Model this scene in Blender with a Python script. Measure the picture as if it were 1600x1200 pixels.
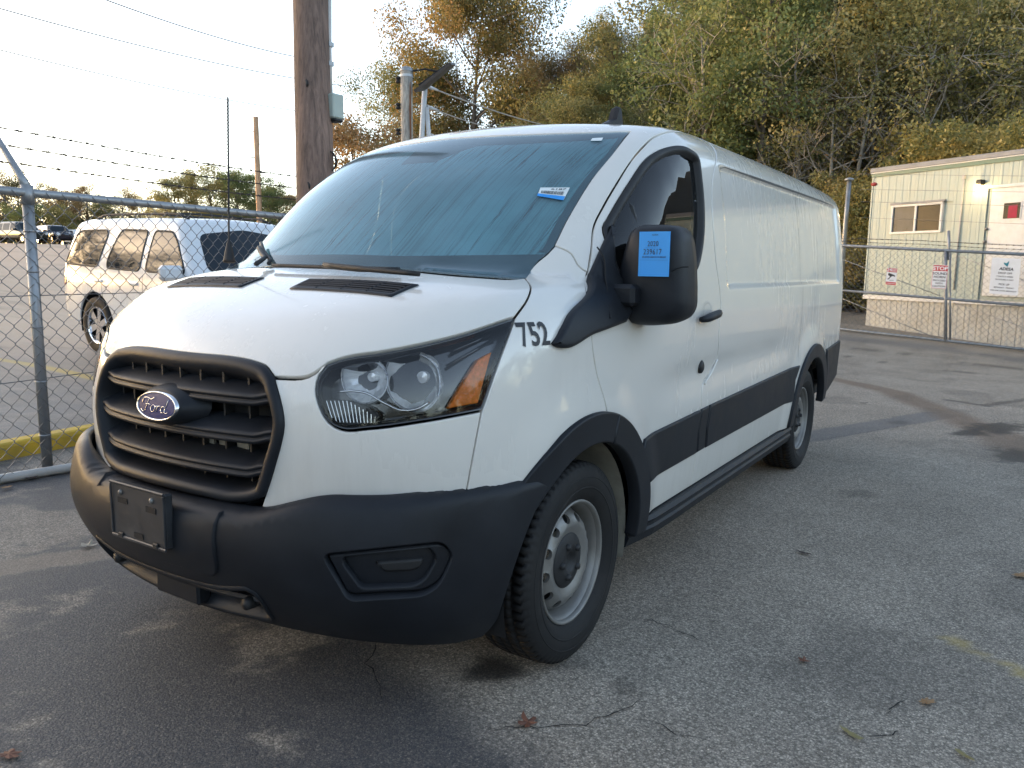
import bpy, math, random
import numpy as np
from mathutils import Vector, Matrix
from mathutils.geometry import delaunay_2d_cdt
rng = np.random.default_rng(7)
random.seed(7)
PI = math.pi
scene = bpy.context.scene
for o in list(bpy.data.objects):
    bpy.data.objects.remove(o)
COL = scene.collection

# ------------------------------------------------------------------ camera, light, exposure
CAM = np.array([2.2058853, -2.3477665, 1.37123679])
ROT = (1.42346904, -0.01337032, 0.57447109)
FPX = 1235.9
cd = bpy.data.cameras.new('camera')
cam = bpy.data.objects.new('camera', cd)
COL.objects.link(cam)
cam.location = CAM
cam.rotation_euler = ROT
cd.sensor_fit = 'HORIZONTAL'
cd.sensor_width = 36
cd.lens = FPX / 1600 * 36
cd.clip_start = 0.05
cd.clip_end = 1500
scene.camera = cam

SUN_EL = math.radians(6.5)
SUN_HEADING = math.radians(104.0)          # to the left of +Y, where the sky is brightest
w = bpy.data.worlds.new('World')
scene.world = w
w.use_nodes = True
nt = w.node_tree
bg = nt.nodes['Background']
sky = nt.nodes.new('ShaderNodeTexSky')
sky.sky_type = 'NISHITA'
sky.sun_disc = False
sky.sun_elevation = SUN_EL
sky.sun_rotation = -SUN_HEADING
sky.air_density = 0.6
sky.dust_density = 1.0
sky.ozone_density = 0.4
sky.altitude = 150
nt.links.new(sky.outputs[0], bg.inputs[0])
bg.inputs[1].default_value = 0.15
sl = bpy.data.lights.new('sun', 'SUN')
sl.energy = 0.05
sl.angle = math.radians(60)
sl.color = (1.0, 0.93, 0.85)
so = bpy.data.objects.new('sun', sl)
COL.objects.link(so)
sdir = Vector((-math.sin(SUN_HEADING) * math.cos(SUN_EL), math.cos(SUN_HEADING) * math.cos(SUN_EL), math.sin(SUN_EL)))
so.rotation_euler = (-sdir).to_track_quat('-Z', 'Y').to_euler()
so.location = (-20, 10, 20)
vs = scene.view_settings
vs.view_transform = 'Standard'
vs.look = 'None'
vs.exposure = 2.6
vs.gamma = 1
vs.use_curve_mapping = False
vs.use_white_balance = True
vs.white_balance_temperature = 7600
vs.white_balance_tint = 13
scene.cycles.max_bounces = 8
scene.cycles.transparent_max_bounces = 12
scene.cycles.caustics_reflective = False
scene.cycles.caustics_refractive = False
scene.cycles.use_denoising = True

# ------------------------------------------------------------------ view maths (turn a pixel of the 1600 px photo into a point)
def _R(rx, ry, rz):
    cx, sx, cy, sy, cz, sz = np.cos(rx), np.sin(rx), np.cos(ry), np.sin(ry), np.cos(rz), np.sin(rz)
    X = np.array([[1, 0, 0], [0, cx, -sx], [0, sx, cx]])
    Y = np.array([[cy, 0, sy], [0, 1, 0], [-sy, 0, cy]])
    Z = np.array([[cz, -sz, 0], [sz, cz, 0], [0, 0, 1]])
    return Z @ Y @ X
CM = _R(*ROT)
def ray(u, v):
    return CM @ np.array([(u - 800) / FPX, -(v - 600) / FPX, -1.0])
def at(u, v, d):
    return CAM + ray(u, v) * d
def on_plane(u, v, ax, c):
    r = ray(u, v)
    return CAM + r * (c - CAM[ax]) / r[ax]
FW = np.array([-math.sin(ROT[2]), math.cos(ROT[2])])
RT = np.array([math.cos(ROT[2]), math.sin(ROT[2])])

# ------------------------------------------------------------------ objects
def link(o, parent=None):
    COL.objects.link(o)
    if parent is not None:
        o.parent = parent
    return o
def tag(o, label=None, cat=None, group=None, kind=None):
    if label: o['label'] = label
    if cat: o['category'] = cat
    if group: o['group'] = group
    if kind: o['kind'] = kind
    return o
def thing(name, label, cat, loc=(0, 0, 0), rot=(0, 0, 0), group=None):
    o = bpy.data.objects.new(name, None)
    o.empty_display_size = .2
    link(o)
    o.location = loc
    o.rotation_euler = rot
    return tag(o, label, cat, group)
def mk(name, V, Fc, mat, parent=None, smooth=False, normals=None, uv=None):
    me = bpy.data.meshes.new(name)
    V = np.asarray(V, float)
    if isinstance(Fc, np.ndarray):
        n, k = Fc.shape
        me.vertices.add(len(V)); me.vertices.foreach_set('co', V.astype(np.float32).ravel())
        me.loops.add(n * k); me.loops.foreach_set('vertex_index', Fc.astype(np.int32).ravel())
        me.polygons.add(n)
        me.polygons.foreach_set('loop_start', np.arange(0, n * k, k, dtype=np.int32))
        me.update(calc_edges=True)
    else:
        me.from_pydata([tuple(v) for v in V], [], [tuple(int(i) for i in f) for f in Fc])
    if mat is not None:
        me.materials.append(mat)
    if smooth:
        me.polygons.foreach_set('use_smooth', np.ones(len(me.polygons), bool))
    me.validate()
    if normals is not None and len(normals) == len(me.vertices):
        me.normals_split_custom_set_from_vertices([tuple(n) for n in normals])
    o = bpy.data.objects.new(name, me)
    return link(o, parent)
class MB:
    """collects simple solids, links them as ONE mesh"""
    def __init__(s): s.V = []; s.F = []
    def add(s, V, F):
        n = len(s.V); s.V += [tuple(v) for v in V]; s.F += [tuple(i + n for i in f) for f in F]; return s
    def box(s, a, b, bev=0.0):
        (x0, y0, z0), (x1, y1, z1) = a, b
        if bev <= 0:
            V = [(x, y, z) for z in (z0, z1) for y in (y0, y1) for x in (x0, x1)]
            return s.add(V, [(0, 2, 3, 1), (4, 5, 7, 6), (0, 1, 5, 4), (2, 6, 7, 3), (0, 4, 6, 2), (1, 3, 7, 5)])
        c = [((x0 + x1) / 2), ((y0 + y1) / 2), ((z0 + z1) / 2)]; h = [(x1 - x0) / 2, (y1 - y0) / 2, (z1 - z0) / 2]
        V = []; F = []
        idx = {}
        for sx in (-1, 1):
            for sy in (-1, 1):
                for sz in (-1, 1):
                    for k in range(3):
                        e = [h[0], h[1], h[2]]
                        for j in range(3):
                            if j != k: e[j] -= bev
                        idx[(sx, sy, sz, k)] = len(V)
                        V.append((c[0] + sx * e[0], c[1] + sy * e[1], c[2] + sz * e[2]))
        for k in range(3):
            a_, b_ = (k + 1) % 3, (k + 2) % 3
            for sg in (-1, 1):
                q = []
                for (p1, p2) in ((-1, -1), (1, -1), (1, 1), (-1, 1)):
                    t = [0, 0, 0]; t[k] = sg; t[a_] = p1; t[b_] = p2
                    q.append(idx[(t[0], t[1], t[2], k)])
                F.append(q if sg > 0 else q[::-1])
        for k in range(3):
            a_, b_ = (k + 1) % 3, (k + 2) % 3
            for s1 in (-1, 1):
                for s2 in (-1, 1):
                    def T(v, kk):
                        t = [0, 0, 0]; t[k] = v; t[a_] = s1; t[b_] = s2
                        return idx[(t[0], t[1], t[2], kk)]
                    q = [T(-1, a_), T(1, a_), T(1, b_), T(-1, b_)]
                    F.append(q if s1 * s2 < 0 else q[::-1])
        for sx in (-1, 1):
            for sy in (-1, 1):
                for sz in (-1, 1):
                    q = [idx[(sx, sy, sz, k)] for k in range(3)]
                    F.append(q if sx * sy * sz > 0 else q[::-1])
        return s.add(V, F)
    def tube(s, pts, r, n=6, cap=True):
        V, F = tube_geo(pts, r, n, cap)
        return s.add(V, F)
    def build(s, name, mat, parent=None, smooth=False):
        return mk(name, s.V, s.F, mat, parent, smooth)
def tube_geo(pts, r, n=6, cap=True):
    P = [Vector(p) for p in pts]
    rs = r if hasattr(r, '__len__') else [r] * len(P)
    V = []; F = []
    up = None
    for i, p in enumerate(P):
        t = (P[min(i + 1, len(P) - 1)] - P[max(i - 1, 0)])
        t = t.normalized() if t.length > 1e-9 else Vector((0, 0, 1))
        if up is None:
            up = Vector((0, 0, 1)) if abs(t.z) < .9 else Vector((1, 0, 0))
        a = t.cross(up)
        if a.length < 1e-6: a = t.orthogonal()
        a.normalize(); b = a.cross(t).normalized(); up = b
        for k in range(n):
            an = 2 * PI * k / n
            V.append(p + (a * math.cos(an) + b * math.sin(an)) * rs[i])
    for i in range(len(P) - 1):
        for k in range(n):
            k2 = (k + 1) % n
            F.append((i * n + k, (i + 1) * n + k, (i + 1) * n + k2, i * n + k2))
    if cap:
        F.append(tuple(range(n))); F.append(tuple(range((len(P) - 1) * n, len(P) * n))[::-1])
    return [tuple(v) for v in V], F
def lathe(prof, n=48, axis='x', closed=False):
    """prof = [(axial, radius)], revolved about the given axis"""
    V = []; F = []
    m = len(prof)
    for k in range(n):
        a = 2 * PI * k / n
        for (h, r) in prof:
            c, s_ = r * math.cos(a), r * math.sin(a)
            V.append((h, c, s_) if axis == 'x' else ((c, s_, h) if axis == 'z' else (s_, h, c)))
    for k in range(n):
        k2 = (k + 1) % n
        for i in range(m - (0 if closed else 1)):
            i2 = (i + 1) % m
            F.append((k * m + i, k2 * m + i, k2 * m + i2, k * m + i2))
    return V, F
def copy_tree(o, parent=None):
    c = o.copy()
    link(c, parent)
    for ch in list(o.children):
        copy_tree(ch, c)
    return c

# ------------------------------------------------------------------ materials
def new_mat(name):
    m = bpy.data.materials.new(name)
    m.use_nodes = True
    return m, m.node_tree, m.node_tree.nodes['Principled BSDF']
def N(nt, typ, **kw):
    n = nt.nodes.new(typ)
    for k, v in kw.items():
        if k == 'inp':
            for a, b in v.items():
                n.inputs[a].default_value = b
        else:
            setattr(n, k, v)
    return n
def simple(name, col, rough=.5, metal=0., var=.12, scale=8., bump=0., bscale=60., coat=0., spec=.5, dirt=None, dirt_amt=.0):
    """a plain surface with some procedural unevenness of colour, gloss and relief"""
    m, nt, p = new_mat(name)
    L = nt.links.new
    tc = N(nt, 'ShaderNodeTexCoord')
    ns = N(nt, 'ShaderNodeTexNoise', inp={'Scale': scale, 'Detail': 6.0, 'Roughness': .6})
    L(tc.outputs['Object'], ns.inputs['Vector'])
    mr = N(nt, 'ShaderNodeMapRange', inp={1: .25, 2: .75, 3: 1 - var, 4: 1 + var})
    L(ns.outputs[0], mr.inputs[0])
    mx = N(nt, 'ShaderNodeMix', data_type='RGBA', blend_type='MULTIPLY')
    mx.inputs[0].default_value = 1
    mx.inputs[6].default_value = (*col, 1)
    L(mr.outputs[0], mx.inputs[7])
    out = mx.outputs[2]
    if dirt:
        n2 = N(nt, 'ShaderNodeTexNoise', inp={'Scale': scale * .35, 'Detail': 8.0, 'Roughness': .7})
        L(tc.outputs['Object'], n2.inputs['Vector'])
        m2 = N(nt, 'ShaderNodeMapRange', inp={1: .48, 2: .72, 3: 0., 4: dirt_amt})
        L(n2.outputs[0], m2.inputs[0])
        mx2 = N(nt, 'ShaderNodeMix', data_type='RGBA')
        L(m2.outputs[0], mx2.inputs[0]); L(out, mx2.inputs[6]); mx2.inputs[7].default_value = (*dirt, 1)
        out = mx2.outputs[2]
    L(out, p.inputs['Base Color'])
    r2 = N(nt, 'ShaderNodeMapRange', inp={1: .3, 2: .7, 3: max(.02, rough - .06), 4: min(1, rough + .06)})
    L(ns.outputs[0], r2.inputs[0]); L(r2.outputs[0], p.inputs['Roughness'])
    p.inputs['Metallic'].default_value = metal
    p.inputs['Specular IOR Level'].default_value = spec
    if coat:
        p.inputs['Coat Weight'].default_value = coat
        p.inputs['Coat Roughness'].default_value = .03
    if bump:
        nb = N(nt, 'ShaderNodeTexNoise', inp={'Scale': bscale, 'Detail': 4.0})
        L(tc.outputs['Object'], nb.inputs['Vector'])
        b = N(nt, 'ShaderNodeBump', inp={'Strength': bump, 'Distance': .01})
        L(nb.outputs[0], b.inputs['Height']); L(b.outputs[0], p.inputs['Normal'])
    return m
M = {}
# ------------------------------------------------------------------ smooth body surfaces (implicit) and panels cut from them
def spl(x, xs, ys):
    xs=np.asarray(xs,float); ys=np.asarray(ys,float)
    h=np.diff(xs); d=np.diff(ys)/h
    m=np.zeros_like(xs); m[0]=d[0]; m[-1]=d[-1]
    w1=h[1:]; w2=h[:-1]
    m[1:-1]=(w1*d[:-1]+w2*d[1:])/(w1+w2)
    x=np.asarray(x,float); xc=np.clip(x,xs[0],xs[-1])
    i=np.clip(np.searchsorted(xs,xc)-1,0,len(xs)-2)
    t=(xc-xs[i])/h[i]
    y=((1+2*t)*(1-t)**2*ys[i]+t*(1-t)**2*h[i]*m[i]+t*t*(3-2*t)*ys[i+1]+t*t*(t-1)*h[i]*m[i+1])
    return y+np.where(x<xs[0],(x-xs[0])*m[0],0)+np.where(x>xs[-1],(x-xs[-1])*m[-1],0)
def sst(a,b,x):
    t=np.clip((x-a)/(b-a),0,1); return t*t*(3-2*t)
def smax(a,b,r):
    u=np.maximum(a+r,0); v=np.maximum(b+r,0)
    return np.minimum(-r,np.maximum(a,b))+np.sqrt(u*u+v*v)
def Wside(y,z):
    w=spl(z,[.25,.45,.7,.95,1.15,1.35,1.55,1.8,2.0,2.15],[.955,.985,1.0,1.008,1.008,.998,.98,.943,.898,.85])
    w=w-.075*np.clip((.35-y)/1.3,0,2)**2*1.0
    w=w-.02*np.clip((y-3.2)/1.2,0,2)**2
    # concave scoop low on the flank, fading to both arches
    g=np.exp(-((z-.90)/.085)**2)*sst(.35,1.0,y)*(1-sst(2.3,3.0,y))
    w=w-.018*g
    # front and rear arch swell
    for c,r0 in ((0.,.62),(3.3,.62)):
        rr=np.hypot(y-c,z-.36)
        w=w+.02*(1-sst(.52,.68,rr))*(z>.2)
    # recessed upper panel behind the door
    bx=sst(1.40,1.46,y)*(1-sst(4.12,4.20,y))*sst(1.27,1.31,z)*(1-sst(1.835,1.865,z))
    w=w-.018*bx
    return w
def Fmain(P):
    x=np.abs(P[...,0]);y=P[...,1];z=P[...,2]
    side=x-Wside(y,z)
    rear=(y-4.47)+.04*x*x+.03*np.clip(z-1.2,0,1)
    yw=spl(z,[.2,1.1,1.30,1.387,1.453,1.54,1.70,1.835,1.94,2.2],[.3,-.12,-.285,-.21,-.135,-.04,.152,.355,.53,1.0])+.25*x*x+.28*x**4
    ws=(yw-y)*.6
    roof=z-(2.055-.05*(x/.8)**2-.085*np.clip((1.45-y)/.9,0,2)**2-.03*np.clip((y-2.5)/2,0,1)**2)
    zh=spl(y,[-1.2,-1.0,-.83,-.7,-.5,-.3,-.05,.4],[.66,.95,1.12,1.20,1.288,1.345,1.385,1.43])-.02*x*x-.085*x**4
    hood=(z-zh)*.9
    nf=spl(z,[.2,.5,.7,.85,.95,1.05,1.15,1.3],[-.90,-.92,-.912,-.917,-.905,-.88,-.835,-.72])+.27*x*x+.12*x**4+.12*x**6
    front=(nf-y)*.93
    cab=smax(ws,roof,.10)
    fr=smax(front,hood,.10)
    u=np.minimum(cab,fr)
    F=smax(u,side,.13)
    F=smax(F,rear,.12)
    return smax(F,.22-z,.03)
def Fbump(P):
    x=np.abs(P[...,0]);y=P[...,1];z=P[...,2]
    side=x-(Wside(y,z)+.012)
    nf=spl(z,[.2,.3,.42,.55,.66,.78],[-.76,-.87,-.955,-.995,-.98,-.93])+.22*x*x+.12*x**4+.12*x**6
    front=(nf-y)*.95
    top=z-(.668+.066*sst(.36,.64,x))
    F=smax(front,side,.16)
    F=smax(F,top,.035)
    return smax(F,.215-z,.03)
def hit(o, d, F, off=0., t0=0., t1=1., n=44):
    o = np.asarray(o, float); d = np.asarray(d, float)
    o, d = np.broadcast_arrays(o, d)
    m = o.shape[0]
    lo = np.full(m, (t0 + t1) / 2); hi = lo.copy(); fl = np.zeros(m); fh = np.zeros(m)
    ts = np.linspace(t0, t1, n)
    act = np.arange(m); prev = F(o + d * ts[0]) - off
    done = np.zeros(m, bool)
    for k in range(1, n):
        if not len(act): break
        cur = F(o[act] + d[act] * ts[k]) - off
        c = (prev > 0) & (cur <= 0)
        h = act[c]
        lo[h] = ts[k - 1]; hi[h] = ts[k]; fl[h] = prev[c]; fh[h] = cur[c]; done[h] = True
        act = act[~c]; prev = cur[~c]
    for it in range(9):
        den = np.where(np.abs(fl - fh) < 1e-12, 1, fl - fh)
        mid = lo + (hi - lo) * np.clip(fl / den, .05, .95) if it % 3 != 2 else (lo + hi) / 2
        v = F(o + d * mid[:, None]) - off
        p = v > 0
        lo = np.where(p, mid, lo); fl = np.where(p, v, fl); hi = np.where(p, hi, mid); fh = np.where(p, fh, v)
    den = np.where(np.abs(fl - fh) < 1e-12, 1, fl - fh)
    return o + d * (lo + (hi - lo) * np.clip(fl / den, 0, 1))[:, None], done
def cam_hit(L, F, t0=.8, t1=9., n=330):
    d = np.array([ray(u, v) for u, v in L])
    o = np.repeat(CAM[None], len(d), 0)
    X, ok = hit(o, d, F, 0., t0, t1, n)
    for i in np.nonzero(~ok)[0]:          # just off the silhouette: nearest point of the surface
        P = o[i] + d[i] * np.linspace(t0, t1, n)[:, None]
        X[i] = P[np.argmin(F(P))]
        for _ in range(4): X[i] -= grad(F, X[i:i + 1])[0] * F(X[i:i + 1])[0]
    return X
def grad(F, P, e=2e-3):
    P = np.asarray(P, float)
    g = np.stack([F(P + np.eye(3)[i] * e) - F(P - np.eye(3)[i] * e) for i in range(3)], -1)
    return g / np.maximum(np.linalg.norm(g, axis=-1, keepdims=True), 1e-9)
def smooth_line(P, step=.02):
    """Catmull-Rom through 3-D points, resampled"""
    P = np.asarray(P, float)
    if len(P) < 3:
        n = max(2, int(np.linalg.norm(P[1] - P[0]) / step) + 1)
        return P[0] + (P[1] - P[0]) * np.linspace(0, 1, n)[:, None]
    s = np.concatenate([[0], np.cumsum(np.maximum(np.linalg.norm(np.diff(P, axis=0), axis=1), 1e-6))])
    n = max(3, int(s[-1] / step) + 1)
    t = np.linspace(0, s[-1], n)
    return np.stack([spl(t, s, P[:, k]) for k in range(P.shape[1])], 1)
class Az:
    """directions from a point inside the body, unrolled around the vertical"""
    def __init__(s, C): s.C = np.array(C, float)
    def to(s, P):
        d = np.asarray(P, float) - s.C
        h = np.hypot(d[:, 0], d[:, 1]); th = np.arctan2(h, d[:, 2]); ph = np.arctan2(d[:, 0], -d[:, 1])
        return np.stack([th * np.sin(ph), -th * np.cos(ph)], 1)
    def rays(s, uv):
        th = np.hypot(uv[:, 0], uv[:, 1]); ph = np.arctan2(uv[:, 0], -uv[:, 1])
        d = np.stack([np.sin(th) * np.sin(ph), -np.sin(th) * np.cos(ph), np.cos(th)], 1)
        return s.C + d * 4.5, -d * 4.5
class Par:
    """parallel projection: kind 'side' (y,z) from +x, 'front' (x,z) from -y, 'top' (x,y), 'back' (x,z) from +y"""
    def __init__(s, kind, far=2.5): s.kind = kind; s.far = far
    def to(s, P):
        P = np.asarray(P, float)
        return {'side': P[:, [1, 2]], 'front': P[:, [0, 2]], 'back': P[:, [0, 2]], 'top': P[:, [0, 1]]}[s.kind].copy()
    def rays(s, uv):
        n = len(uv); z = np.zeros(n); f = np.full(n, s.far)
        if s.kind == 'side': return np.stack([f, uv[:, 0], uv[:, 1]], 1), np.tile([-s.far, 0, 0.], (n, 1))
        if s.kind == 'front': return np.stack([uv[:, 0], -f, uv[:, 1]], 1), np.tile([0, s.far + 3.2, 0.], (n, 1))
        if s.kind == 'back': return np.stack([uv[:, 0], f + 4.5, uv[:, 1]], 1), np.tile([0, -s.far - 2.5, 0.], (n, 1))
        return np.stack([uv[:, 0], uv[:, 1], f + .5], 1), np.tile([0, 0, -s.far - .3], (n, 1))
SIDE, FRONT, TOP, BACK = Par('side'), Par('front'), Par('top'), Par('back')
NOSE = Az((0, .55, .72))
BUMPC = Az((0, .45, .30))
ROOFC = Az((0, 1.7, .95))
def lift(chart, uv, F, off=0., n=56):
    o, d = chart.rays(uv)
    return hit(o, d, F, off, 0., 1., n)[0]
def area2(q): return .5 * np.sum(q[:, 0] * np.roll(q[:, 1], -1) - np.roll(q[:, 0], -1) * q[:, 1])
def inside(pts, poly):
    x, y = pts[:, 0][:, None], pts[:, 1][:, None]
    a = poly; b = np.roll(poly, -1, 0)
    c = ((a[:, 1] > y) != (b[:, 1] > y))
    xi = (b[:, 0] - a[:, 0]) * (y - a[:, 1]) / np.where(np.abs(b[:, 1] - a[:, 1]) < 1e-12, 1e-12, b[:, 1] - a[:, 1]) + a[:, 0]
    return (np.sum(c & (x < xi), 1) % 2) == 1
def clean_loop(P3, tol=.004):
    out = [P3[0]]
    for p in P3[1:]:
        if np.linalg.norm(p - out[-1]) > tol: out.append(p)
    if np.linalg.norm(out[0] - out[-1]) <= tol: out.pop()
    return np.array(out)
def inset(uv, P3, d):
    """move a closed loop inwards by d metres (uv is counter-clockwise)"""
    nx, pv = np.roll(uv, -1, 0), np.roll(uv, 1, 0)
    e1 = uv - pv; e2 = nx - uv
    n1 = np.stack([-e1[:, 1], e1[:, 0]], 1); n2 = np.stack([-e2[:, 1], e2[:, 0]], 1)
    n1 /= np.maximum(np.linalg.norm(n1, axis=1, keepdims=True), 1e-9); n2 /= np.maximum(np.linalg.norm(n2, axis=1, keepdims=True), 1e-9)
    b = n1 + n2; bl = np.linalg.norm(b, axis=1, keepdims=True); b = b / np.maximum(bl, .5) 
    k = 1 / np.clip(np.sum(b * n1, 1, keepdims=True), .5, 1)
    sc = np.linalg.norm(nx - pv, axis=1) / np.maximum(np.linalg.norm(np.roll(P3, -1, 0) - np.roll(P3, 1, 0), axis=1), 1e-6)
    return uv + b * k * d * sc[:, None]
def rounded_poly(pts, r=.06, n=5, st=.05):
    P = np.array(pts, float); k = len(P); out = []
    for i in range(k):
        a, b, c = P[i - 1], P[i], P[(i + 1) % k]
        u = (a - b) / np.linalg.norm(a - b); v = (c - b) / np.linalg.norm(c - b)
        rr = min(r, .45 * np.linalg.norm(a - b), .45 * np.linalg.norm(c - b))
        p, q = b + u * rr, b + v * rr
        for t in np.linspace(0, 1, n): out.append((1 - t) ** 2 * p + 2 * t * (1 - t) * b + t * t * q)
    P = np.array(out); res = []
    for a, b in zip(P, np.roll(P, -1, 0)):
        m = max(1, int(np.linalg.norm(b - a) / st))
        res += [a + (b - a) * j / m for j in range(m)]
    return np.array(res)
def loop_of(curves, step=.02):
    return clean_loop(np.concatenate([np.asarray(c) for c in curves]))
def mirror3(P): return np.asarray(P) * np.array([-1, 1, 1])
def panel_geo(loop, chart, F, off=0., step=.045, holes=(), gap=.0025, depth=.022, lip=.003, extra=None):
    V = []; NN = []; FF = []
    rings = []
    def prep(lp, hole):
        lp = clean_loop(lp)
        uv = chart.to(lp)
        a = area2(uv)
        if (a < 0): lp, uv = lp[::-1], uv[::-1]
        g = inset(uv, lp, (-(gap) if hole else gap))
        g2 = inset(uv, lp, (-(gap + lip) if hole else gap + lip))
        return g, g2
    outer_g, outer = prep(loop, False)
    hs = [prep(h, True) for h in holes]
    P_o = lift(chart, outer, F, off)
    # uv size of a metre, for the inner grid
    sc = np.median(np.linalg.norm(np.roll(outer, -1, 0) - outer, axis=1) / np.maximum(np.linalg.norm(np.roll(P_o, -1, 0) - P_o, axis=1), 1e-6))
    st = step * sc
    lo, hi = outer.min(0), outer.max(0)
    gx, gy = np.meshgrid(np.arange(lo[0] + st * .5, hi[0], st), np.arange(lo[1] + st * .5, hi[1], st * .87))
    gx[1::2] += st * .5
    G = np.stack([gx.ravel(), gy.ravel()], 1)
    if extra is not None:
        E_ = chart.to(extra); dmin = np.full(len(G), 1e9)
        for k in range(0, len(E_), 400): dmin = np.minimum(dmin, np.min(np.linalg.norm(G[:, None] - E_[None, k:k + 400], axis=2), 1))
        G = np.concatenate([G[dmin > st * .35], E_])
    G = G[inside(G, outer)]
    bnd = [outer] + [h[1] for h in hs]
    for h in hs: G = G[~inside(G, h[1])]
    if len(G):
        allb = np.concatenate(bnd)
        keep = np.ones(len(G), bool)
        for k in range(0, len(G), 2000):
            dd = np.min(np.linalg.norm(G[k:k + 2000, None] - allb[None], axis=2), 1)
            keep[k:k + 2000] = dd > st * .45
        G = G[keep]
    verts = np.concatenate(bnd + [G])
    edges = []; c = 0
    for b in bnd:
        n = len(b); edges += [(c + i, c + (i + 1) % n) for i in range(n)]; c += n
    vo, eo, fo, ov, oe, of = delaunay_2d_cdt([Vector(v) for v in verts], edges, [], 0, 1e-7)
    vo = np.array([tuple(v) for v in vo]); fo = np.array([list(f) for f in fo])
    cen = vo[fo].mean(1)
    ok = inside(cen, outer)
    for h in hs: ok &= ~inside(cen, h[1])
    fo = fo[ok]
    P = lift(chart, vo, F, off)
    nn = grad(F, P)
    t = fo
    fn = np.cross(P[t[:, 1]] - P[t[:, 0]], P[t[:, 2]] - P[t[:, 0]])
    flip = np.sum(fn * nn[t[:, 0]], 1) < 0
    fo[flip] = fo[flip][:, ::-1]
    V = [P]; NN = [nn]; faces = [tuple(f) for f in fo]; base = len(P)
    for k, (g, b) in enumerate([(outer_g, outer)] + hs):
        A = lift(chart, b, F, off); na = grad(F, A)
        B = lift(chart, g, F, off)
        tdir = B - A; tdir /= np.maximum(np.linalg.norm(tdir, axis=1, keepdims=True), 1e-9)
        B1 = B - na * lip * .8; B2 = B - na * depth
        n = len(A)
        V += [A, B1, B2]
        NN += [na, (na * .5 + tdir) / np.linalg.norm(na * .5 + tdir, axis=1, keepdims=True), tdir]
        ti = np.cross(B1[1] - A[1], A[2] - A[1]); s_ = np.dot(ti, na[1] + tdir[1]) > 0
        for r in range(2):
            for i in range(n):
                j = (i + 1) % n
                q = (base + r * n + i, base + r * n + j, base + (r + 1) * n + j, base + (r + 1) * n + i)
                faces.append(q[::-1] if s_ else q)
        base += 3 * n
    return np.concatenate(V), faces, np.concatenate(NN)
def emit(name, geo, mat, parent, both=False, label=None, sub=None):
    V, Fc, Nn = geo
    o = mk(name, V, Fc, mat, parent, True, Nn)
    if label: o['label'] = label
    if both:
        o2 = mk(name, V * np.array([-1, 1, 1]), [f[::-1] for f in Fc], mat, parent, True, Nn * np.array([-1, 1, 1]))
        return o, o2
    return o
def panel(name, loop, chart, mat, parent, F=None, both=False, label=None, **kw):
    return emit(name, panel_geo(loop, chart, F or Fmain, **kw), mat, parent, both, label)
def band_geo(loop, chart, F, prof):
    """a moulding along a closed loop: prof = [(inset m, offset m)] from outside in"""
    lp = clean_loop(loop); uv = chart.to(lp)
    if area2(uv) < 0: lp, uv = lp[::-1], uv[::-1]
    rows = []
    for (d, off) in prof:
        q = inset(uv, lp, d) if d else uv
        P = lift(chart, q, F, 0.)
        rows.append(P + grad(F, P) * off)
    n = len(lp); V = np.concatenate(rows); Fc = []
    for r in range(len(rows) - 1):
        for i in range(n):
            j = (i + 1) % n
            Fc.append((r * n + i, r * n + j, (r + 1) * n + j, (r + 1) * n + i))
    c = V[Fc[0][0]]; nn = grad(F, c[None])[0]
    a = np.cross(V[Fc[0][1]] - V[Fc[0][0]], V[Fc[0][3]] - V[Fc[0][0]])
    # wind by the flattest row
    mid = (len(prof) - 1) // 2 * n
    f = Fc[mid]; a = np.cross(V[f[1]] - V[f[0]], V[f[3]] - V[f[0]]); nn = grad(F, V[f[0]][None])[0]
    return V, Fc
def text_geo(s, size, align='CENTER', extr=0., spacing=1., shear=0., bold=0.):
    cu = bpy.data.curves.new('t', 'FONT'); cu.body = s; cu.size = size; cu.align_x = align; cu.align_y = 'CENTER'
    cu.extrude = extr; cu.offset = bold; cu.space_character = spacing; cu.shear = shear; cu.resolution_u = 3
    o = bpy.data.objects.new('t', cu); COL.objects.link(o)
    dg = bpy.context.evaluated_depsgraph_get()
    me = o.evaluated_get(dg).to_mesh()
    V = np.array([tuple(v.co) for v in me.vertices]).reshape(-1, 3); F = [tuple(p.vertices) for p in me.polygons]
    o.evaluated_get(dg).to_mesh_clear()
    bpy.data.objects.remove(o); bpy.data.curves.remove(cu)
    return V, F
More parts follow.
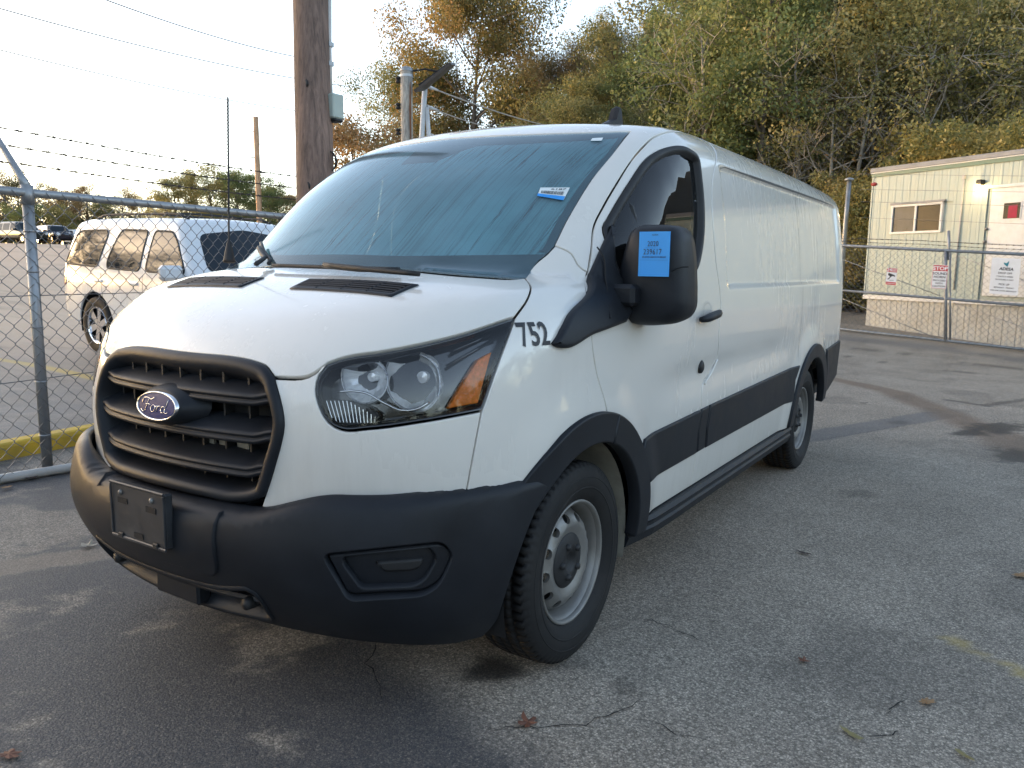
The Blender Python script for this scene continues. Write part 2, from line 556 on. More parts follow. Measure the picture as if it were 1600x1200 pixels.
def paint_mat(name, col, dirt=(.30, .27, .22), dirt_amt=.13, rough=.24):
    m, nt, p = new_mat(name); L = nt.links.new
    tc = N(nt, 'ShaderNodeTexCoord')
    mp = N(nt, 'ShaderNodeMapping'); mp.inputs['Scale'].default_value = (7, 7, .8)
    L(tc.outputs['Object'], mp.inputs[0])
    n1 = N(nt, 'ShaderNodeTexNoise', inp={'Scale': 3.0, 'Detail': 7.0, 'Roughness': .65}); L(mp.outputs[0], n1.inputs['Vector'])
    n2 = N(nt, 'ShaderNodeTexNoise', inp={'Scale': 1.3, 'Detail': 5.0}); L(tc.outputs['Object'], n2.inputs['Vector'])
    mu = N(nt, 'ShaderNodeMath', operation='MULTIPLY'); L(n1.outputs[0], mu.inputs[0]); L(n2.outputs[0], mu.inputs[1])
    mr = N(nt, 'ShaderNodeMapRange', inp={1: .22, 2: .42, 3: 0., 4: dirt_amt}); L(mu.outputs[0], mr.inputs[0])
    # road film low down
    sx = N(nt, 'ShaderNodeSeparateXYZ'); L(tc.outputs['Object'], sx.inputs[0])
    lo = N(nt, 'ShaderNodeMapRange', inp={1: 1.0, 2: .3, 3: 0., 4: .26}); L(sx.outputs[2], lo.inputs[0])
    ad = N(nt, 'ShaderNodeMath', operation='ADD'); L(mr.outputs[0], ad.inputs[0])
    lm = N(nt, 'ShaderNodeMath', operation='MULTIPLY'); L(lo.outputs[0], lm.inputs[0]); L(n2.outputs[0], lm.inputs[1]); L(lm.outputs[0], ad.inputs[1])
    mx = N(nt, 'ShaderNodeMix', data_type='RGBA'); mx.inputs[6].default_value = (*col, 1); mx.inputs[7].default_value = (*dirt, 1)
    L(ad.outputs[0], mx.inputs[0])
    vo = N(nt, 'ShaderNodeTexVoronoi', inp={'Scale': 9.}); L(tc.outputs['Object'], vo.inputs['Vector'])
    sc_ = N(nt, 'ShaderNodeSeparateColor'); L(vo.outputs['Color'], sc_.inputs[0])
    rad = N(nt, 'ShaderNodeMapRange', inp={1: .80, 2: 1., 3: 0., 4: .05}); L(sc_.outputs[0], rad.inputs[0])
    chip = N(nt, 'ShaderNodeMath', operation='LESS_THAN'); L(vo.outputs['Distance'], chip.inputs[0]); L(rad.outputs[0], chip.inputs[1])
    cm = N(nt, 'ShaderNodeMath', operation='MULTIPLY'); L(chip.outputs[0], cm.inputs[0]); L(sc_.outputs[1], cm.inputs[1])
    mc = N(nt, 'ShaderNodeMix', data_type='RGBA'); L(cm.outputs[0], mc.inputs[0]); L(mx.outputs[2], mc.inputs[6]); mc.inputs[7].default_value = (.11, .095, .08, 1); L(mc.outputs[2], p.inputs['Base Color'])
    rr = N(nt, 'ShaderNodeMapRange', inp={1: 0., 2: .3, 3: rough, 4: .5}); L(ad.outputs[0], rr.inputs[0]); L(rr.outputs[0], p.inputs['Roughness'])
    p.inputs['Coat Weight'].default_value = .85
    cr = N(nt, 'ShaderNodeMapRange', inp={1: .0, 2: .3, 3: .045, 4: .30}); L(ad.outputs[0], cr.inputs[0]); L(cr.outputs[0], p.inputs['Coat Roughness'])
    nb = N(nt, 'ShaderNodeTexNoise', inp={'Scale': 2.6, 'Detail': 1.0}); L(tc.outputs['Object'], nb.inputs['Vector'])
    b = N(nt, 'ShaderNodeBump', inp={'Strength': .06, 'Distance': .02}); L(nb.outputs[0], b.inputs['Height']); L(b.outputs[0], p.inputs['Coat Normal'])
    return m
M['white'] = paint_mat('white_paint', (.70, .665, .61))
M['suv_white'] = paint_mat('suv_white_paint', (.66, .685, .71), dirt_amt=.12)
M['black'] = simple('black_grained_plastic', (.0125, .0145, .0185), .46, var=.3, scale=5, bump=.05, bscale=900, spec=.24, dirt=(.05, .05, .05), dirt_amt=.12)
M['blackflat'] = simple('dark_trim', (.012, .012, .013), .6, var=.2)
M['gloss_black'] = simple('gloss_black_trim', (.010, .010, .012), .12, var=.1, coat=.6)
M['void'] = simple('dark_cavity', (.006, .006, .007), .8, var=.2)
M['rubber'] = simple('tyre_rubber', (.0125, .012, .0125), .68, var=.3, scale=14, bump=.04, bscale=300, spec=.3, dirt=(.05, .046, .04), dirt_amt=.3)
M['steel'] = simple('silver_painted_steel', (.23, .222, .21), .45, .5, var=.16, scale=9, dirt=(.16, .14, .115), dirt_amt=.6)
M['chrome'] = simple('bright_chrome', (.75, .76, .78), .07, 1., var=.05)
M['reflector'] = simple('lamp_reflector', (.90, .91, .92), .16, .28, var=.15, bump=.15, bscale=18)
M['lamp_silver'] = simple('lamp_silver_panel', (.55, .56, .58), .28, .6, var=.25, scale=25, bump=.3, bscale=22)
M['badge_blue'] = simple('badge_blue_enamel', (.008, .022, .12), .45, var=.1, spec=.3)
M['liner'] = simple('dirty_inner_wing', (.30, .28, .23), .75, var=.35, scale=6, dirt=(.06, .055, .05), dirt_amt=.8)
M['sticker_blue'] = simple('blue_paper', (.006, .29, .74), .5, var=.05)
M['ink'] = simple('black_ink', (.018, .02, .025), .5, var=.1)
M['ink_soft'] = simple('faded_ink', (.02, .13, .30), .5, var=.1)
M['paper'] = simple('white_paper', (.70, .76, .76), .55, var=.05)
M['plate_holder'] = simple('scuffed_plate_holder', (.030, .031, .034), .4, var=.4, scale=12, dirt=(.11, .11, .11), dirt_amt=.6)
M['cabin'] = simple('cabin_trim_grey', (.05, .052, .056), .7, var=.2)
M['seat'] = simple('seat_cloth', (.035, .036, .04), .9, var=.25, scale=20)
def lens_mat(name, col=(1, 1, 1), amt=.9, rough=.02):
    m, nt, p = new_mat(name); L = nt.links.new
    out = nt.nodes['Material Output']
    tr = N(nt, 'ShaderNodeBsdfTransparent'); tr.inputs[0].default_value = (*col, 1)
    gl = N(nt, 'ShaderNodeBsdfGlossy'); gl.inputs['Roughness'].default_value = rough
    lw = N(nt, 'ShaderNodeFresnel'); lw.inputs[0].default_value = 1.5
    tc = N(nt, 'ShaderNodeTexCoord'); ns = N(nt, 'ShaderNodeTexNoise', inp={'Scale': 6., 'Detail': 5.}); L(tc.outputs['Object'], ns.inputs['Vector'])
    df = N(nt, 'ShaderNodeBsdfDiffuse'); df.inputs[0].default_value = (.4, .42, .44, 1)
    hz = N(nt, 'ShaderNodeMapRange', inp={1: .4, 2: .8, 3: .0, 4: .04}); L(ns.outputs[0], hz.inputs[0])
    m0 = N(nt, 'ShaderNodeMixShader'); L(hz.outputs[0], m0.inputs[0]); L(tr.outputs[0], m0.inputs[1]); L(df.outputs[0], m0.inputs[2])
    m1 = N(nt, 'ShaderNodeMixShader'); L(lw.outputs[0], m1.inputs[0]); L(m0.outputs[0], m1.inputs[1]); L(gl.outputs[0], m1.inputs[2])
    L(m1.outputs[0], out.inputs[0])
    return m
M['lens'] = lens_mat('clear_lamp_lens')
M['side_glass'] = lens_mat('tinted_side_glass', (.30, .33, .34))
M['amber'] = simple('amber_lens', (.85, .19, .004), .25, var=.3, scale=70, bump=.3, bscale=90, spec=.25)
M['suv_glass'] = simple('dark_car_glass', (.016, .024, .032), .06, var=.1, spec=.3)
def fog_glass():
    """the film of fog on the inside of the glass, run through by drops"""
    m, nt, p = new_mat('fog_film'); L = nt.links.new
    out = nt.nodes['Material Output']
    tc = N(nt, 'ShaderNodeTexCoord')
    mp = N(nt, 'ShaderNodeMapping'); mp.inputs['Rotation'].default_value = (math.radians(-37), 0, math.radians(4)); L(tc.outputs['Object'], mp.inputs[0])
    def streaks(fx, fy, wob, seed):
        wv = N(nt, 'ShaderNodeTexNoise', inp={'Scale': 11., 'Detail': 2.}); 
        of = N(nt, 'ShaderNodeVectorMath', operation='ADD'); L(mp.outputs[0], of.inputs[0]); of.inputs[1].default_value = (seed, seed * 2.3, 0); L(of.outputs[0], wv.inputs['Vector'])
        va = N(nt, 'ShaderNodeVectorMath', operation='MULTIPLY_ADD'); L(wv.outputs['Color'], va.inputs[0]); va.inputs[1].default_value = (wob, 0, 0); L(of.outputs[0], va.inputs[2])
        m2 = N(nt, 'ShaderNodeMapping'); m2.inputs['Scale'].default_value = (fx, fy, .1); L(va.outputs[0], m2.inputs[0])
        st = N(nt, 'ShaderNodeTexNoise', inp={'Scale': 1., 'Detail': 2., 'Roughness': .5}); L(m2.outputs[0], st.inputs['Vector'])
        return st.outputs[0]
    zone = N(nt, 'ShaderNodeTexNoise', inp={'Scale': 2.6, 'Detail': 3.}); L(tc.outputs['Object'], zone.inputs['Vector'])
    sx = N(nt, 'ShaderNodeSeparateXYZ'); L(tc.outputs['Object'], sx.inputs[0])
    def math_(op, a, b, c=None, clamp=False):
        n = N(nt, 'ShaderNodeMath', operation=op, use_clamp=clamp)
        for k, v in enumerate((a, b, c)):
            if v is None: continue
            if hasattr(v, 'links'): L(v, n.inputs[k])
            else: n.inputs[k].default_value = v
        return n.outputs[0]
    def rng_(v, a, b, c, d):
        n = N(nt, 'ShaderNodeMapRange', inp={1: a, 2: b, 3: c, 4: d}); L(v, n.inputs[0]); return n.outputs[0]
    # a band of many short fine runs high up, fewer long ones lower down
    up = math_('MULTIPLY', rng_(sx.outputs[2], 1.70, 1.78, 0., 1.), rng_(sx.outputs[2], 1.84, 1.90, 1., .15))
    lowb = math_('MULTIPLY', rng_(sx.outputs[2], 1.40, 1.46, 0., 1.), rng_(sx.outputs[2], 1.55, 1.66, 1., .12))
    z2 = rng_(zone.outputs[0], .38, .62, .25, 1.)
    f1 = math_('MULTIPLY', rng_(streaks(120, 3.2, .012, 3.1), .56, .63, 0., .85), math_('MULTIPLY', up, z2))
    f2 = math_('MULTIPLY', rng_(streaks(58, 1.5, .016, 7.7), .60, .65, 0., .8), math_('MULTIPLY', lowb, z2))
    f3 = math_('MULTIPLY', rng_(streaks(90, 1.1, .010, 1.3),   .50, .72, 0., .34), 1.)
    fine = N(nt, 'ShaderNodeTexNoise', inp={'Scale': 380., 'Detail': 2.}); L(tc.outputs['Object'], fine.inputs['Vector'])
    base = math_('ADD', rng_(zone.outputs[0], .30, .70, .50, .92), rng_(fine.outputs[0], .3, .7, -.07, .07))
    al = math_('SUBTRACT', math_('SUBTRACT', math_('SUBTRACT', base, f1), f2), f3, clamp=True)
    tr = N(nt, 'ShaderNodeBsdfTransparent'); tr.inputs[0].default_value = (.7, .8, .8, 1)
    df = N(nt, 'ShaderNodeBsdfDiffuse'); df.inputs[0].default_value = (.36, .82, .88, 1)
    a = N(nt, 'ShaderNodeMixShader'); L(al, a.inputs[0]); L(tr.outputs[0], a.inputs[1]); L(df.outputs[0], a.inputs[2]); L(a.outputs[0], out.inputs[0])
    return m
M['fog_film'] = fog_glass()
def dew_glass():
    """outer face of the windscreen: tinted, dewy, reflecting the sky softly"""
    m, nt, p = new_mat('dewy_windscreen'); L = nt.links.new
    out = nt.nodes['Material Output']; tc = N(nt, 'ShaderNodeTexCoord')
    no = N(nt, 'ShaderNodeTexNoise', inp={'Scale': 3., 'Detail': 6.}); L(tc.outputs['Object'], no.inputs['Vector'])
    tr = N(nt, 'ShaderNodeBsdfTransparent'); tr.inputs[0].default_value = (.82, .94, .96, 1)
    df = N(nt, 'ShaderNodeBsdfDiffuse'); df.inputs[0].default_value = (.26, .42, .50, 1)
    mr = N(nt, 'ShaderNodeMapRange', inp={1: .3, 2: .7, 3: .16, 4: .30}); L(no.outputs[0], mr.inputs[0])
    a = N(nt, 'ShaderNodeMixShader'); L(mr.outputs[0], a.inputs[0]); L(tr.outputs[0], a.inputs[1]); L(df.outputs[0], a.inputs[2])
    gl = N(nt, 'ShaderNodeBsdfGlossy'); gl.inputs['Roughness'].default_value = .10; gl.inputs[0].default_value = (.85, .95, 1., 1)
    fr = N(nt, 'ShaderNodeFresnel'); fr.inputs[0].default_value = 1.5
    b = N(nt, 'ShaderNodeMixShader'); L(fr.outputs[0], b.inputs[0]); L(a.outputs[0], b.inputs[1]); L(gl.outputs[0], b.inputs[2]); L(b.outputs[0], out.inputs[0])
    return m
M['windscreen'] = dew_glass()
# ------------------------------------------------------------------ the white cargo van
van = thing('cargo_van', 'large white cargo van with black bumper and blue sticker on its mirror', 'van')
H = lambda L, F=Fmain, st=.02: smooth_line(cam_hit(L, F), st)
def side_pts(L, st=.02, smooth=True, off=0.):
    uv = np.array(L, float)
    if smooth: uv = smooth_line(uv, st)
    else: uv = np.concatenate([smooth_line(uv[i:i + 2], st) for i in range(len(uv) - 1)])
    return lift(SIDE, uv, Fmain, off)
def arc(yc, zc, r, a0, a1, F=Fmain, n=48):
    a = np.radians(np.linspace(a0, a1, n))
    return lift(SIDE, np.stack([yc + r * np.cos(a), zc + r * np.sin(a)], 1), F)
ZC = .355
c_seam_hood = H([(428, 591), (485, 587), (512, 568)])
c_lamp_in = H([(512, 568), (498, 586), (493, 607), (500, 638.5), (514.6, 661.5), (532, 671), (575, 670), (661, 658.6), (753, 642)])
c_lamp_top = H([(512, 568), (532, 561), (604, 549), (719, 523.5), (805, 496)])
c_lamp_out = H([(805, 496), (776, 575), (762, 616), (753, 642)])
c_fend_seam = H([(753, 642), (742, 700), (728, 775)])
c_grille_side = H([(428, 591), (437, 625), (443, 667), (439, 690), (428, 730), (414, 774)])
c_grille_side2 = np.concatenate([c_grille_side, H([(414, 774), (408, 792)])])
c_hood_side = H([(805, 496), (824, 468), (829, 447), (820, 434)])
c_cowl = H([(820, 434), (795, 436), (740, 433), (600, 421), (530, 417.5)])
ce = c_cowl[-1].copy(); ce[0] = 0; ce[1] -= .004
c_cowl = np.concatenate([c_cowl[:-2], smooth_line(np.array([c_cowl[-2], ce]))])
gt = cam_hit([(300, 551), (340, 557), (387.5, 564), (413, 572.5), (428, 591)], Fmain)
g0 = gt[0].copy(); g0[0] = 0; g0[2] += .004; g0 = lift(FRONT, g0[None, [0, 2]], Fmain)[0]
gq = gt[1:4]; A_ = np.stack([np.ones(3), gq[:, 0] ** 2, gq[:, 0] ** 4], 1)
co_ = np.linalg.lstsq(A_ * np.array([1, 1, .3]), gq[:, 2], rcond=None)[0] * np.array([1, 1, .3])
xs_ = np.linspace(0, gt[3][0] * .96, 20)
c_grille_top = smooth_line(np.concatenate([lift(FRONT, np.stack([xs_, co_[0] + co_[1] * xs_ ** 2 + co_[2] * xs_ ** 4], 1), Fmain), gt[3:]]))
def sym(half):
    """half outline from the centre line round to the centre line -> whole loop"""
    half = clean_loop(half)
    m = mirror3(half)[::-1]
    return clean_loop(np.concatenate([half, m]), .003)
# bonnet
hood_half = np.concatenate([c_grille_top, c_seam_hood, c_lamp_top, c_hood_side, c_cowl])
hood = panel('hood', sym(hood_half), NOSE, M['white'], van, gap=.0046)
# white front skin either side of the grille
c_fas_bot = H([(728, 775), (652, 792), (586, 803), (500, 812), (430, 806), (408, 792)])
panel('front_wing', np.concatenate([c_seam_hood, c_lamp_in, c_fend_seam, c_fas_bot, c_grille_side2[::-1]]), NOSE, M['white'], van, both=True, gap=.0036)
# wings behind the lamps
c_fend_bot = H([(728, 775), (780, 768), (829, 756)])
c_archF = arc(0, ZC, .455, 122, 70)
c_doorF = H([(950, 655), (943, 618), (932, 581), (924.7, 520.6), (919, 470), (918, 425)])
c_pil_seam = H([(918, 425), (906, 417), (893, 396), (867, 383)])
c_ws_low = H([(867, 383), (855, 396), (837, 411), (820, 434)])
c_ws_side = H([(867, 383), (886, 344), (905, 311), (924, 281), (961, 235), (985, 205)])
panel('fender', np.concatenate([c_lamp_out, c_fend_seam, c_fend_bot, c_archF, c_doorF, c_pil_seam, c_ws_low, c_hood_side[::-1]]), NOSE, M['white'], van, both=True, gap=.0036)
# windscreen
wt = cam_hit([(985, 205), (930, 206.5), (840, 209), (754, 212.5), (712, 215)], Fmain)
w0 = wt[-1].copy(); w0[0] = 0
c_ws_top = smooth_line(np.concatenate([wt[:-1], w0[None]]))
ws_half = np.concatenate([c_cowl[::-1], c_ws_low[::-1], c_ws_side, c_ws_top])
ws_loop = sym(ws_half)
panel('windshield', ws_loop, FRONT, M['windscreen'], van, gap=.004, depth=.004, off=-.003)
fr_in = clean_loop(ws_loop); fu = FRONT.to(fr_in)
if area2(fu) < 0: fr_in, fu = fr_in[::-1], fu[::-1]
fi = inset(fu, fr_in, .055); 
fi[:, 1] = np.maximum(fi[:, 1], 1.41 + .02 * fi[:, 0] ** 2)
for _ in range(6): fi = (np.roll(fi, 1, 0) + 2 * fi + np.roll(fi, -1, 0)) / 4
frit_in = lift(FRONT, fi, Fmain)
panel('windshield_fog', ws_loop, FRONT, M['fog_film'], van, gap=.008, off=-.020, depth=.002, lip=.001)
panel('windshield_frit', ws_loop, FRONT, M['blackflat'], van, holes=[frit_in], gap=.006, off=-.011, depth=.004)
# mirror base and camera pod behind the glass
pod = FRONT
panel('sensor_cover', lift(FRONT, np.array([(-.15, 1.905), (-.10, 1.80), (.08, 1.80), (.27, 1.905)]), Fmain), FRONT, M['cabin'], van, off=-.014, depth=.06)
# roof with both windscreen pillars
c_door_top = H([(918, 425), (923.6, 387), (926.5, 355.5), (943, 320), (961, 289), (995.5, 237.6), (1018.5, 214.6), (1047, 204.6), (1076, 207.4), (1106, 222)])
yb, zb = c_door_top[-1][1], c_door_top[-1][2]
c_gutter = side_pts([(yb, zb), (2.0, zb + .004), (3.2, zb), (4.0, zb - .008), (4.38, zb - .03)])
rb = lift(TOP, smooth_line(np.array([(c_gutter[-1][0] - .05, 4.39), (.6, 4.405), (.3, 4.41), (0, 4.41)])), Fmain)
panel('roof', sym(np.concatenate([c_ws_top[::-1], c_ws_side[::-1], c_pil_seam[::-1], c_door_top, c_gutter, rb])), ROOFC, M['white'], van, step=.05, gap=.0015)
# driver door with its window
c_bseam = H([(1106, 222), (1112, 300), (1118, 400), (1126, 470), (1123, 530), (1120, 560), (1108, 584), (1097, 604), (1096, 634)])
ybs = c_bseam[-1][1]
c_bs_low = side_pts([(ybs, c_bseam[-1][2]), (ybs - .02, .37)])
c_door_bot = side_pts([(ybs - .02, .37), (.455, .37)], smooth=False)
c_arch_door = arc(0, ZC, .455, 2, 70)
win_px = cam_hit([(943, 356), (949.5, 344), (984, 286.5), (1018.5, 243), (1038.6, 233), (1076, 234), (1090, 246), (1095.6, 281), (1096, 390), (1090, 416), (1077, 437.5)], Fmain)
wl = np.concatenate([win_px[:, 1:], np.array([(.93, 1.312), (.6, 1.30), (.36, 1.295), (.30, 1.315), (.275, 1.38), (.285, 1.45)])])
def closed_smooth(uv, step=.02):
    k = len(uv); ext = np.concatenate([uv[-3:], uv, uv[:3]])
    s = np.concatenate([[0], np.cumsum(np.linalg.norm(np.diff(ext, axis=0), axis=1))])
    t = np.arange(s[3], s[3 + k] - step * .4, step)
    return np.stack([spl(t, s, ext[:, j]) for j in range(ext.shape[1])], 1)
win_loop = lift(SIDE, closed_smooth(wl), Fmain)
door_loop = np.concatenate([c_door_top, c_bseam, c_bs_low, c_door_bot, c_arch_door, c_doorF])
dr = panel('front_door', door_loop, SIDE, M['white'], van, holes=[win_loop], both=True, gap=.004, step=.03)
V, Fc = band_geo(win_loop, SIDE, Fmain, [(-.003, .001), (-.002, .006), (.010, .007), (.018, .003), (.022, -.010), (.030, -.020)])
for s, p_ in ((1, dr[0]), (-1, dr[1])):
    mk('window_seal', V * [s, 1, 1], Fc if s > 0 else [f[::-1] for f in Fc], M['blackflat'], p_, True)
g = panel_geo(win_loop, SIDE, Fmain, off=-.018, gap=.020, depth=.004, lip=.001, step=.08)
for s, p_ in ((1, dr[0]), (-1, dr[1])):
    mk('window_pane', g[0] * [s, 1, 1], g[1] if s > 0 else [f[::-1] for f in g[1]], M['side_glass'], p_, True, g[2] * [s, 1, 1])
    mk('window_divider', *(lambda b: (np.array(b.V) * [s, 1, 1], b.F))(MB().tube([lift(SIDE, np.array([[.50, z]]), Fmain, -.03)[0] for z in (1.30, 1.45, 1.6, 1.75)], .012, 6)), M['blackflat'], p_)
# load-area side
c_arc_rear = arc(3.30, ZC, .455, 178, 14)
c_side_bot = side_pts([(ybs - .02, .37), (3.30 - .455, .37)], smooth=False)
c_side_rb = side_pts([(3.742, .47), (3.80, .78), (4.37, .80)], smooth=False)
c_side_rear = side_pts([(4.37, .80), (4.39, 1.3), (4.385, 1.7), (4.38, zb - .03)])
side_loop = np.concatenate([c_gutter[::-1], c_bseam, c_bs_low, c_side_bot, c_arc_rear, c_side_rb, c_side_rear])
ex = [(y_, z_) for z_ in (1.828, 1.836, 1.843, 1.850, 1.857, 1.864, 1.872, 1.262, 1.272, 1.281, 1.290, 1.299, 1.308, 1.318) for y_ in np.arange(1.36, 4.26, .03)] + [(y_, z_) for y_ in (1.39, 1.405, 1.42, 1.435, 1.45, 1.465, 4.11, 4.13, 4.15, 4.17, 4.19, 4.21) for z_ in np.arange(1.33, 1.825, .03)]
ex = np.array([(0, a, b) for a, b in ex])
panel('side_panel', side_loop, SIDE, M['white'], van, both=True, gap=.0036, step=.03, extra=ex)
# painted dark strip for the shade along the load side recess's top edge
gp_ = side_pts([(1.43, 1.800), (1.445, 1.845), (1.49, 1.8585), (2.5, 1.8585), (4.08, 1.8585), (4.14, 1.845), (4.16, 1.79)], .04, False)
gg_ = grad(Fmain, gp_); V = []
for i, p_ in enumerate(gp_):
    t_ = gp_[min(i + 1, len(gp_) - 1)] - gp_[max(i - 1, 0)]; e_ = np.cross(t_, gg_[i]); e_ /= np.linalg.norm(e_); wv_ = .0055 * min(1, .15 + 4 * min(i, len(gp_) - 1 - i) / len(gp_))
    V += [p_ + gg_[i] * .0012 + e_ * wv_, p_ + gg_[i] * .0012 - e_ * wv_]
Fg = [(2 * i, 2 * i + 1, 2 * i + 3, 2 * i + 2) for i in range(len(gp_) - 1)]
M['recess_shade'] = simple('grey_recess_shade', (.13, .128, .125), .7, var=.2)
mk('recess_shade_strip', V, Fg, M['recess_shade'], van); mk('recess_shade_strip', np.array(V) * [-1, 1, 1], Fg, M['recess_shade'], van)
P0_ = c_door_top[-1]; uv0 = ROOFC.to(P0_[None])[0]
panel('seam_backing', lift(ROOFC, np.array([uv0 + .06 * np.array([math.cos(a), math.sin(a)]) for a in np.linspace(0, 2 * PI, 20, endpoint=False)]), Fmain), ROOFC, M['white'], van, both=True, off=-.003, depth=.004, lip=.001, step=.02)
# thin panel joints on the load side
seam = MB()
for yy in (2.92,):
    pts = side_pts([(yy, zb - .01), (yy + .01, 1.5), (yy + .0, 1.0), (yy - .03, .82)], .04, off=.0004)
    gN = grad(Fmain, pts)
    for i in range(len(pts) - 1):
        a, b = pts[i], pts[i + 1]
        e = np.array([0, .0025, 0])
        seam.add([a - e, a + e, b + e, b - e], [(0, 1, 2, 3)])
mk('panel_joint', seam.V, seam.F, M['blackflat'], van); mk('panel_joint', np.array(seam.V) * [-1, 1, 1], seam.F, M['blackflat'], van)
# rear end
rear_half = lift(BACK, np.concatenate([smooth_line(np.array(q, float)) for q in ([(0, .48), (.86, .48)], [(.86, .48), (.90, 1.0), (.88, 1.5), (.80, 1.90)], [(.80, 1.90), (.5, 1.955), (0, 1.97)])]), Fmain)
panel('rear_door', rear_half, BACK, M['white'], van, both=True, gap=.004)
for s in (1, -1):
    lamp = lift(BACK, closed_smooth(np.array([(.935, .86), (.945, 1.1), (.935, 1.42), (.90, 1.45), (.885, 1.42), (.89, .86)]), .03), Fmain)
    gg = panel_geo(lamp, BACK, Fmain, off=.006, step=.05)
    mk('tail_lamp', gg[0] * [s, 1, 1], gg[1] if s > 0 else [f[::-1] for f in gg[1]], simple('red_lens', (.25, .01, .01), .15, coat=1.) if s > 0 else bpy.data.materials['red_lens'], van, True, gg[2] * [s, 1, 1])
# black lower front bumper
HB = lambda L: H(L, Fbump)
top3 = [(0, -.885), (.25, -.87), (.42, -.84), (.52, -.825), (.61, -.80), (.74, -.715), (.83, -.56), (.885, -.40), (.935, -.23)]
tt = lift(TOP, smooth_line(np.array(top3)), Fbump)
b_arch = [(.0 + .44 * math.cos(a), ZC + .44 * math.sin(a)) for a in np.radians(np.linspace(124, 186, 24))]
b_arch = lift(SIDE, np.array(b_arch), Fbump)
low = [(-.445, .235), (-.55, .235)]
bl = lift(SIDE, smooth_line(np.array([(-.44, .29), (-.455, .235)])), Fbump)
bot = lift(NOSE, NOSE.to(np.array([(.95 * math.sin(a), -1.0 * math.cos(a) + .0, .235) for a in np.linspace(1.05, 0, 50)])), Fbump)
bump_half = np.concatenate([tt, b_arch, bl, bot])
bump_half[0][0] = 0; bump_half[-1][0] = 0
# openings in it
HP = lambda L, r=10: cam_hit(rounded_poly(L, r, 5, 7.), Fbump)
fog_out = HP([(503, 868), (692, 848), (709, 868), (688, 914), (662, 931), (543, 939)], 14)
intake_half = np.array([(0, .405), (.14, .405), (.26, .410), (.385, .432), (.40, .428), (.408, .41), (.40, .33), (.385, .315), (.35, .312), (.2, .300), (0, .297)])
int_half3 = lift(FRONT, np.concatenate([smooth_line(intake_half[:4]), smooth_line(intake_half[3:7]), smooth_line(intake_half[6:])]), Fbump)
int_loop = sym(int_half3)
bumper = panel('front_bumper', sym(bump_half), BUMPC, M['black'], van, F=Fbump, holes=[fog_out, mirror3(fog_out)[::-1], int_loop], step=.019, gap=.002, depth=.03)
# fog lamp blanks: a sunken frame with a blank inside
for s in (1, -1):
    fog_in = HP([(530, 880), (670, 863), (682, 876), (665, 906), (646, 917), (560, 923)])
    gg = panel_geo(fog_out, NOSE, Fbump, off=-.020, holes=[fog_in], gap=.004, depth=.03, lip=.006, step=.03)
    o = mk('fog_lamp_surround', gg[0] * [s, 1, 1], gg[1] if s > 0 else [f[::-1] for f in gg[1]], M['black'], bumper, True, gg[2] * [s, 1, 1])
    gg = panel_geo(fog_in, NOSE, Fbump, off=-.046, gap=-.004, depth=.005, step=.03)
    mk('fog_lamp_blank', gg[0] * [s, 1, 1], gg[1] if s > 0 else [f[::-1] for f in gg[1]], M['black'], o, True, gg[2] * [s, 1, 1])
    hb = HP([(578, 884), (665, 875), (657, 897), (642, 904), (598, 907)], 8)
    gg = panel_geo(hb, NOSE, Fbump, off=-.036, gap=.004, depth=.012, lip=.006, step=.03)
    mk('fog_lamp_insert', gg[0] * [s, 1, 1], gg[1] if s > 0 else [f[::-1] for f in gg[1]], M['blackflat'], o, True, gg[2] * [s, 1, 1])
# lower air intake
V, Fc = band_geo(int_loop, FRONT, Fbump, [(-.014, .001), (-.010, .006), (-.002, .006), (.003, .0), (.006, -.03), (.008, -.10)])
mk('lower_intake_rim', V, Fc, M['black'], bumper, True)
gg = panel_geo(int_loop, FRONT, Fbump, off=-.10, gap=.0, depth=.01)
mk('lower_intake_back', gg[0], gg[1], M['void'], bumper, True)
mb = MB()
xs = np.linspace(-.37, .37, 20)
for zz, dd in ((.375, -.03),):
    pts = lift(FRONT, np.stack([xs, np.full_like(xs, zz)], 1), Fbump, dd)
    mb.tube(pts, .011, 6)
mb.build('intake_crossbar', M['black'], bumper)
for s in (-1, 1):
    c = lift(FRONT, np.array([[s * .335, .365]]), Fbump, -.012)[0]
    V, Fc = lathe([(-.02, .0), (-.015, .018), (.0, .020), (.03, .020)], 16, 'y')
    mk('tow_eye_cover', np.array(V) + c, Fc, M['blackflat'], bumper, True)
mb = MB(); 
c = lift(FRONT, np.array([[0, .36]]), Fbump, -.02)[0]
mb.box((-.11, c[1], .30), (.11, c[1] + .05, .41), .008); mb.build('intake_centre_post', M['black'], bumper)
# raised middle of the bumper and the licence plate holder
pp = lift(FRONT, closed_smooth(np.array([(-.30, .70), (-.315, .60), (-.30, .47), (-.15, .462), (0, .46), (.15, .462), (.30, .47), (.315, .60), (.30, .70), (.15, .706), (0, .708), (-.15, .706)]), .03), Fbump)
mid = panel('bumper_centre', pp, FRONT, M['black'], bumper, F=Fbump, off=.010, depth=.02, lip=.006)
pc = lift(FRONT, np.array([[0, .588]]), Fbump, .012)[0]
yp = pc[1] - .014
holder = MB().box((-.152, yp, .505), (.152, yp + .03, .675), .006).build('licence_plate_holder', M['plate_holder'], van)
mb = MB()
mb.box((-.156, yp - .006, .500), (.156, yp + .001, .511), .003); mb.box((-.156, yp - .006, .671), (.156, yp + .001, .680), .003)
mb.box((-.156, yp - .006, .512), (-.147, yp + .001, .670), .002); mb.box((.147, yp - .006, .512), (.156, yp + .001, .670), .002)
mb.build('holder_rim', M['plate_holder'], holder)
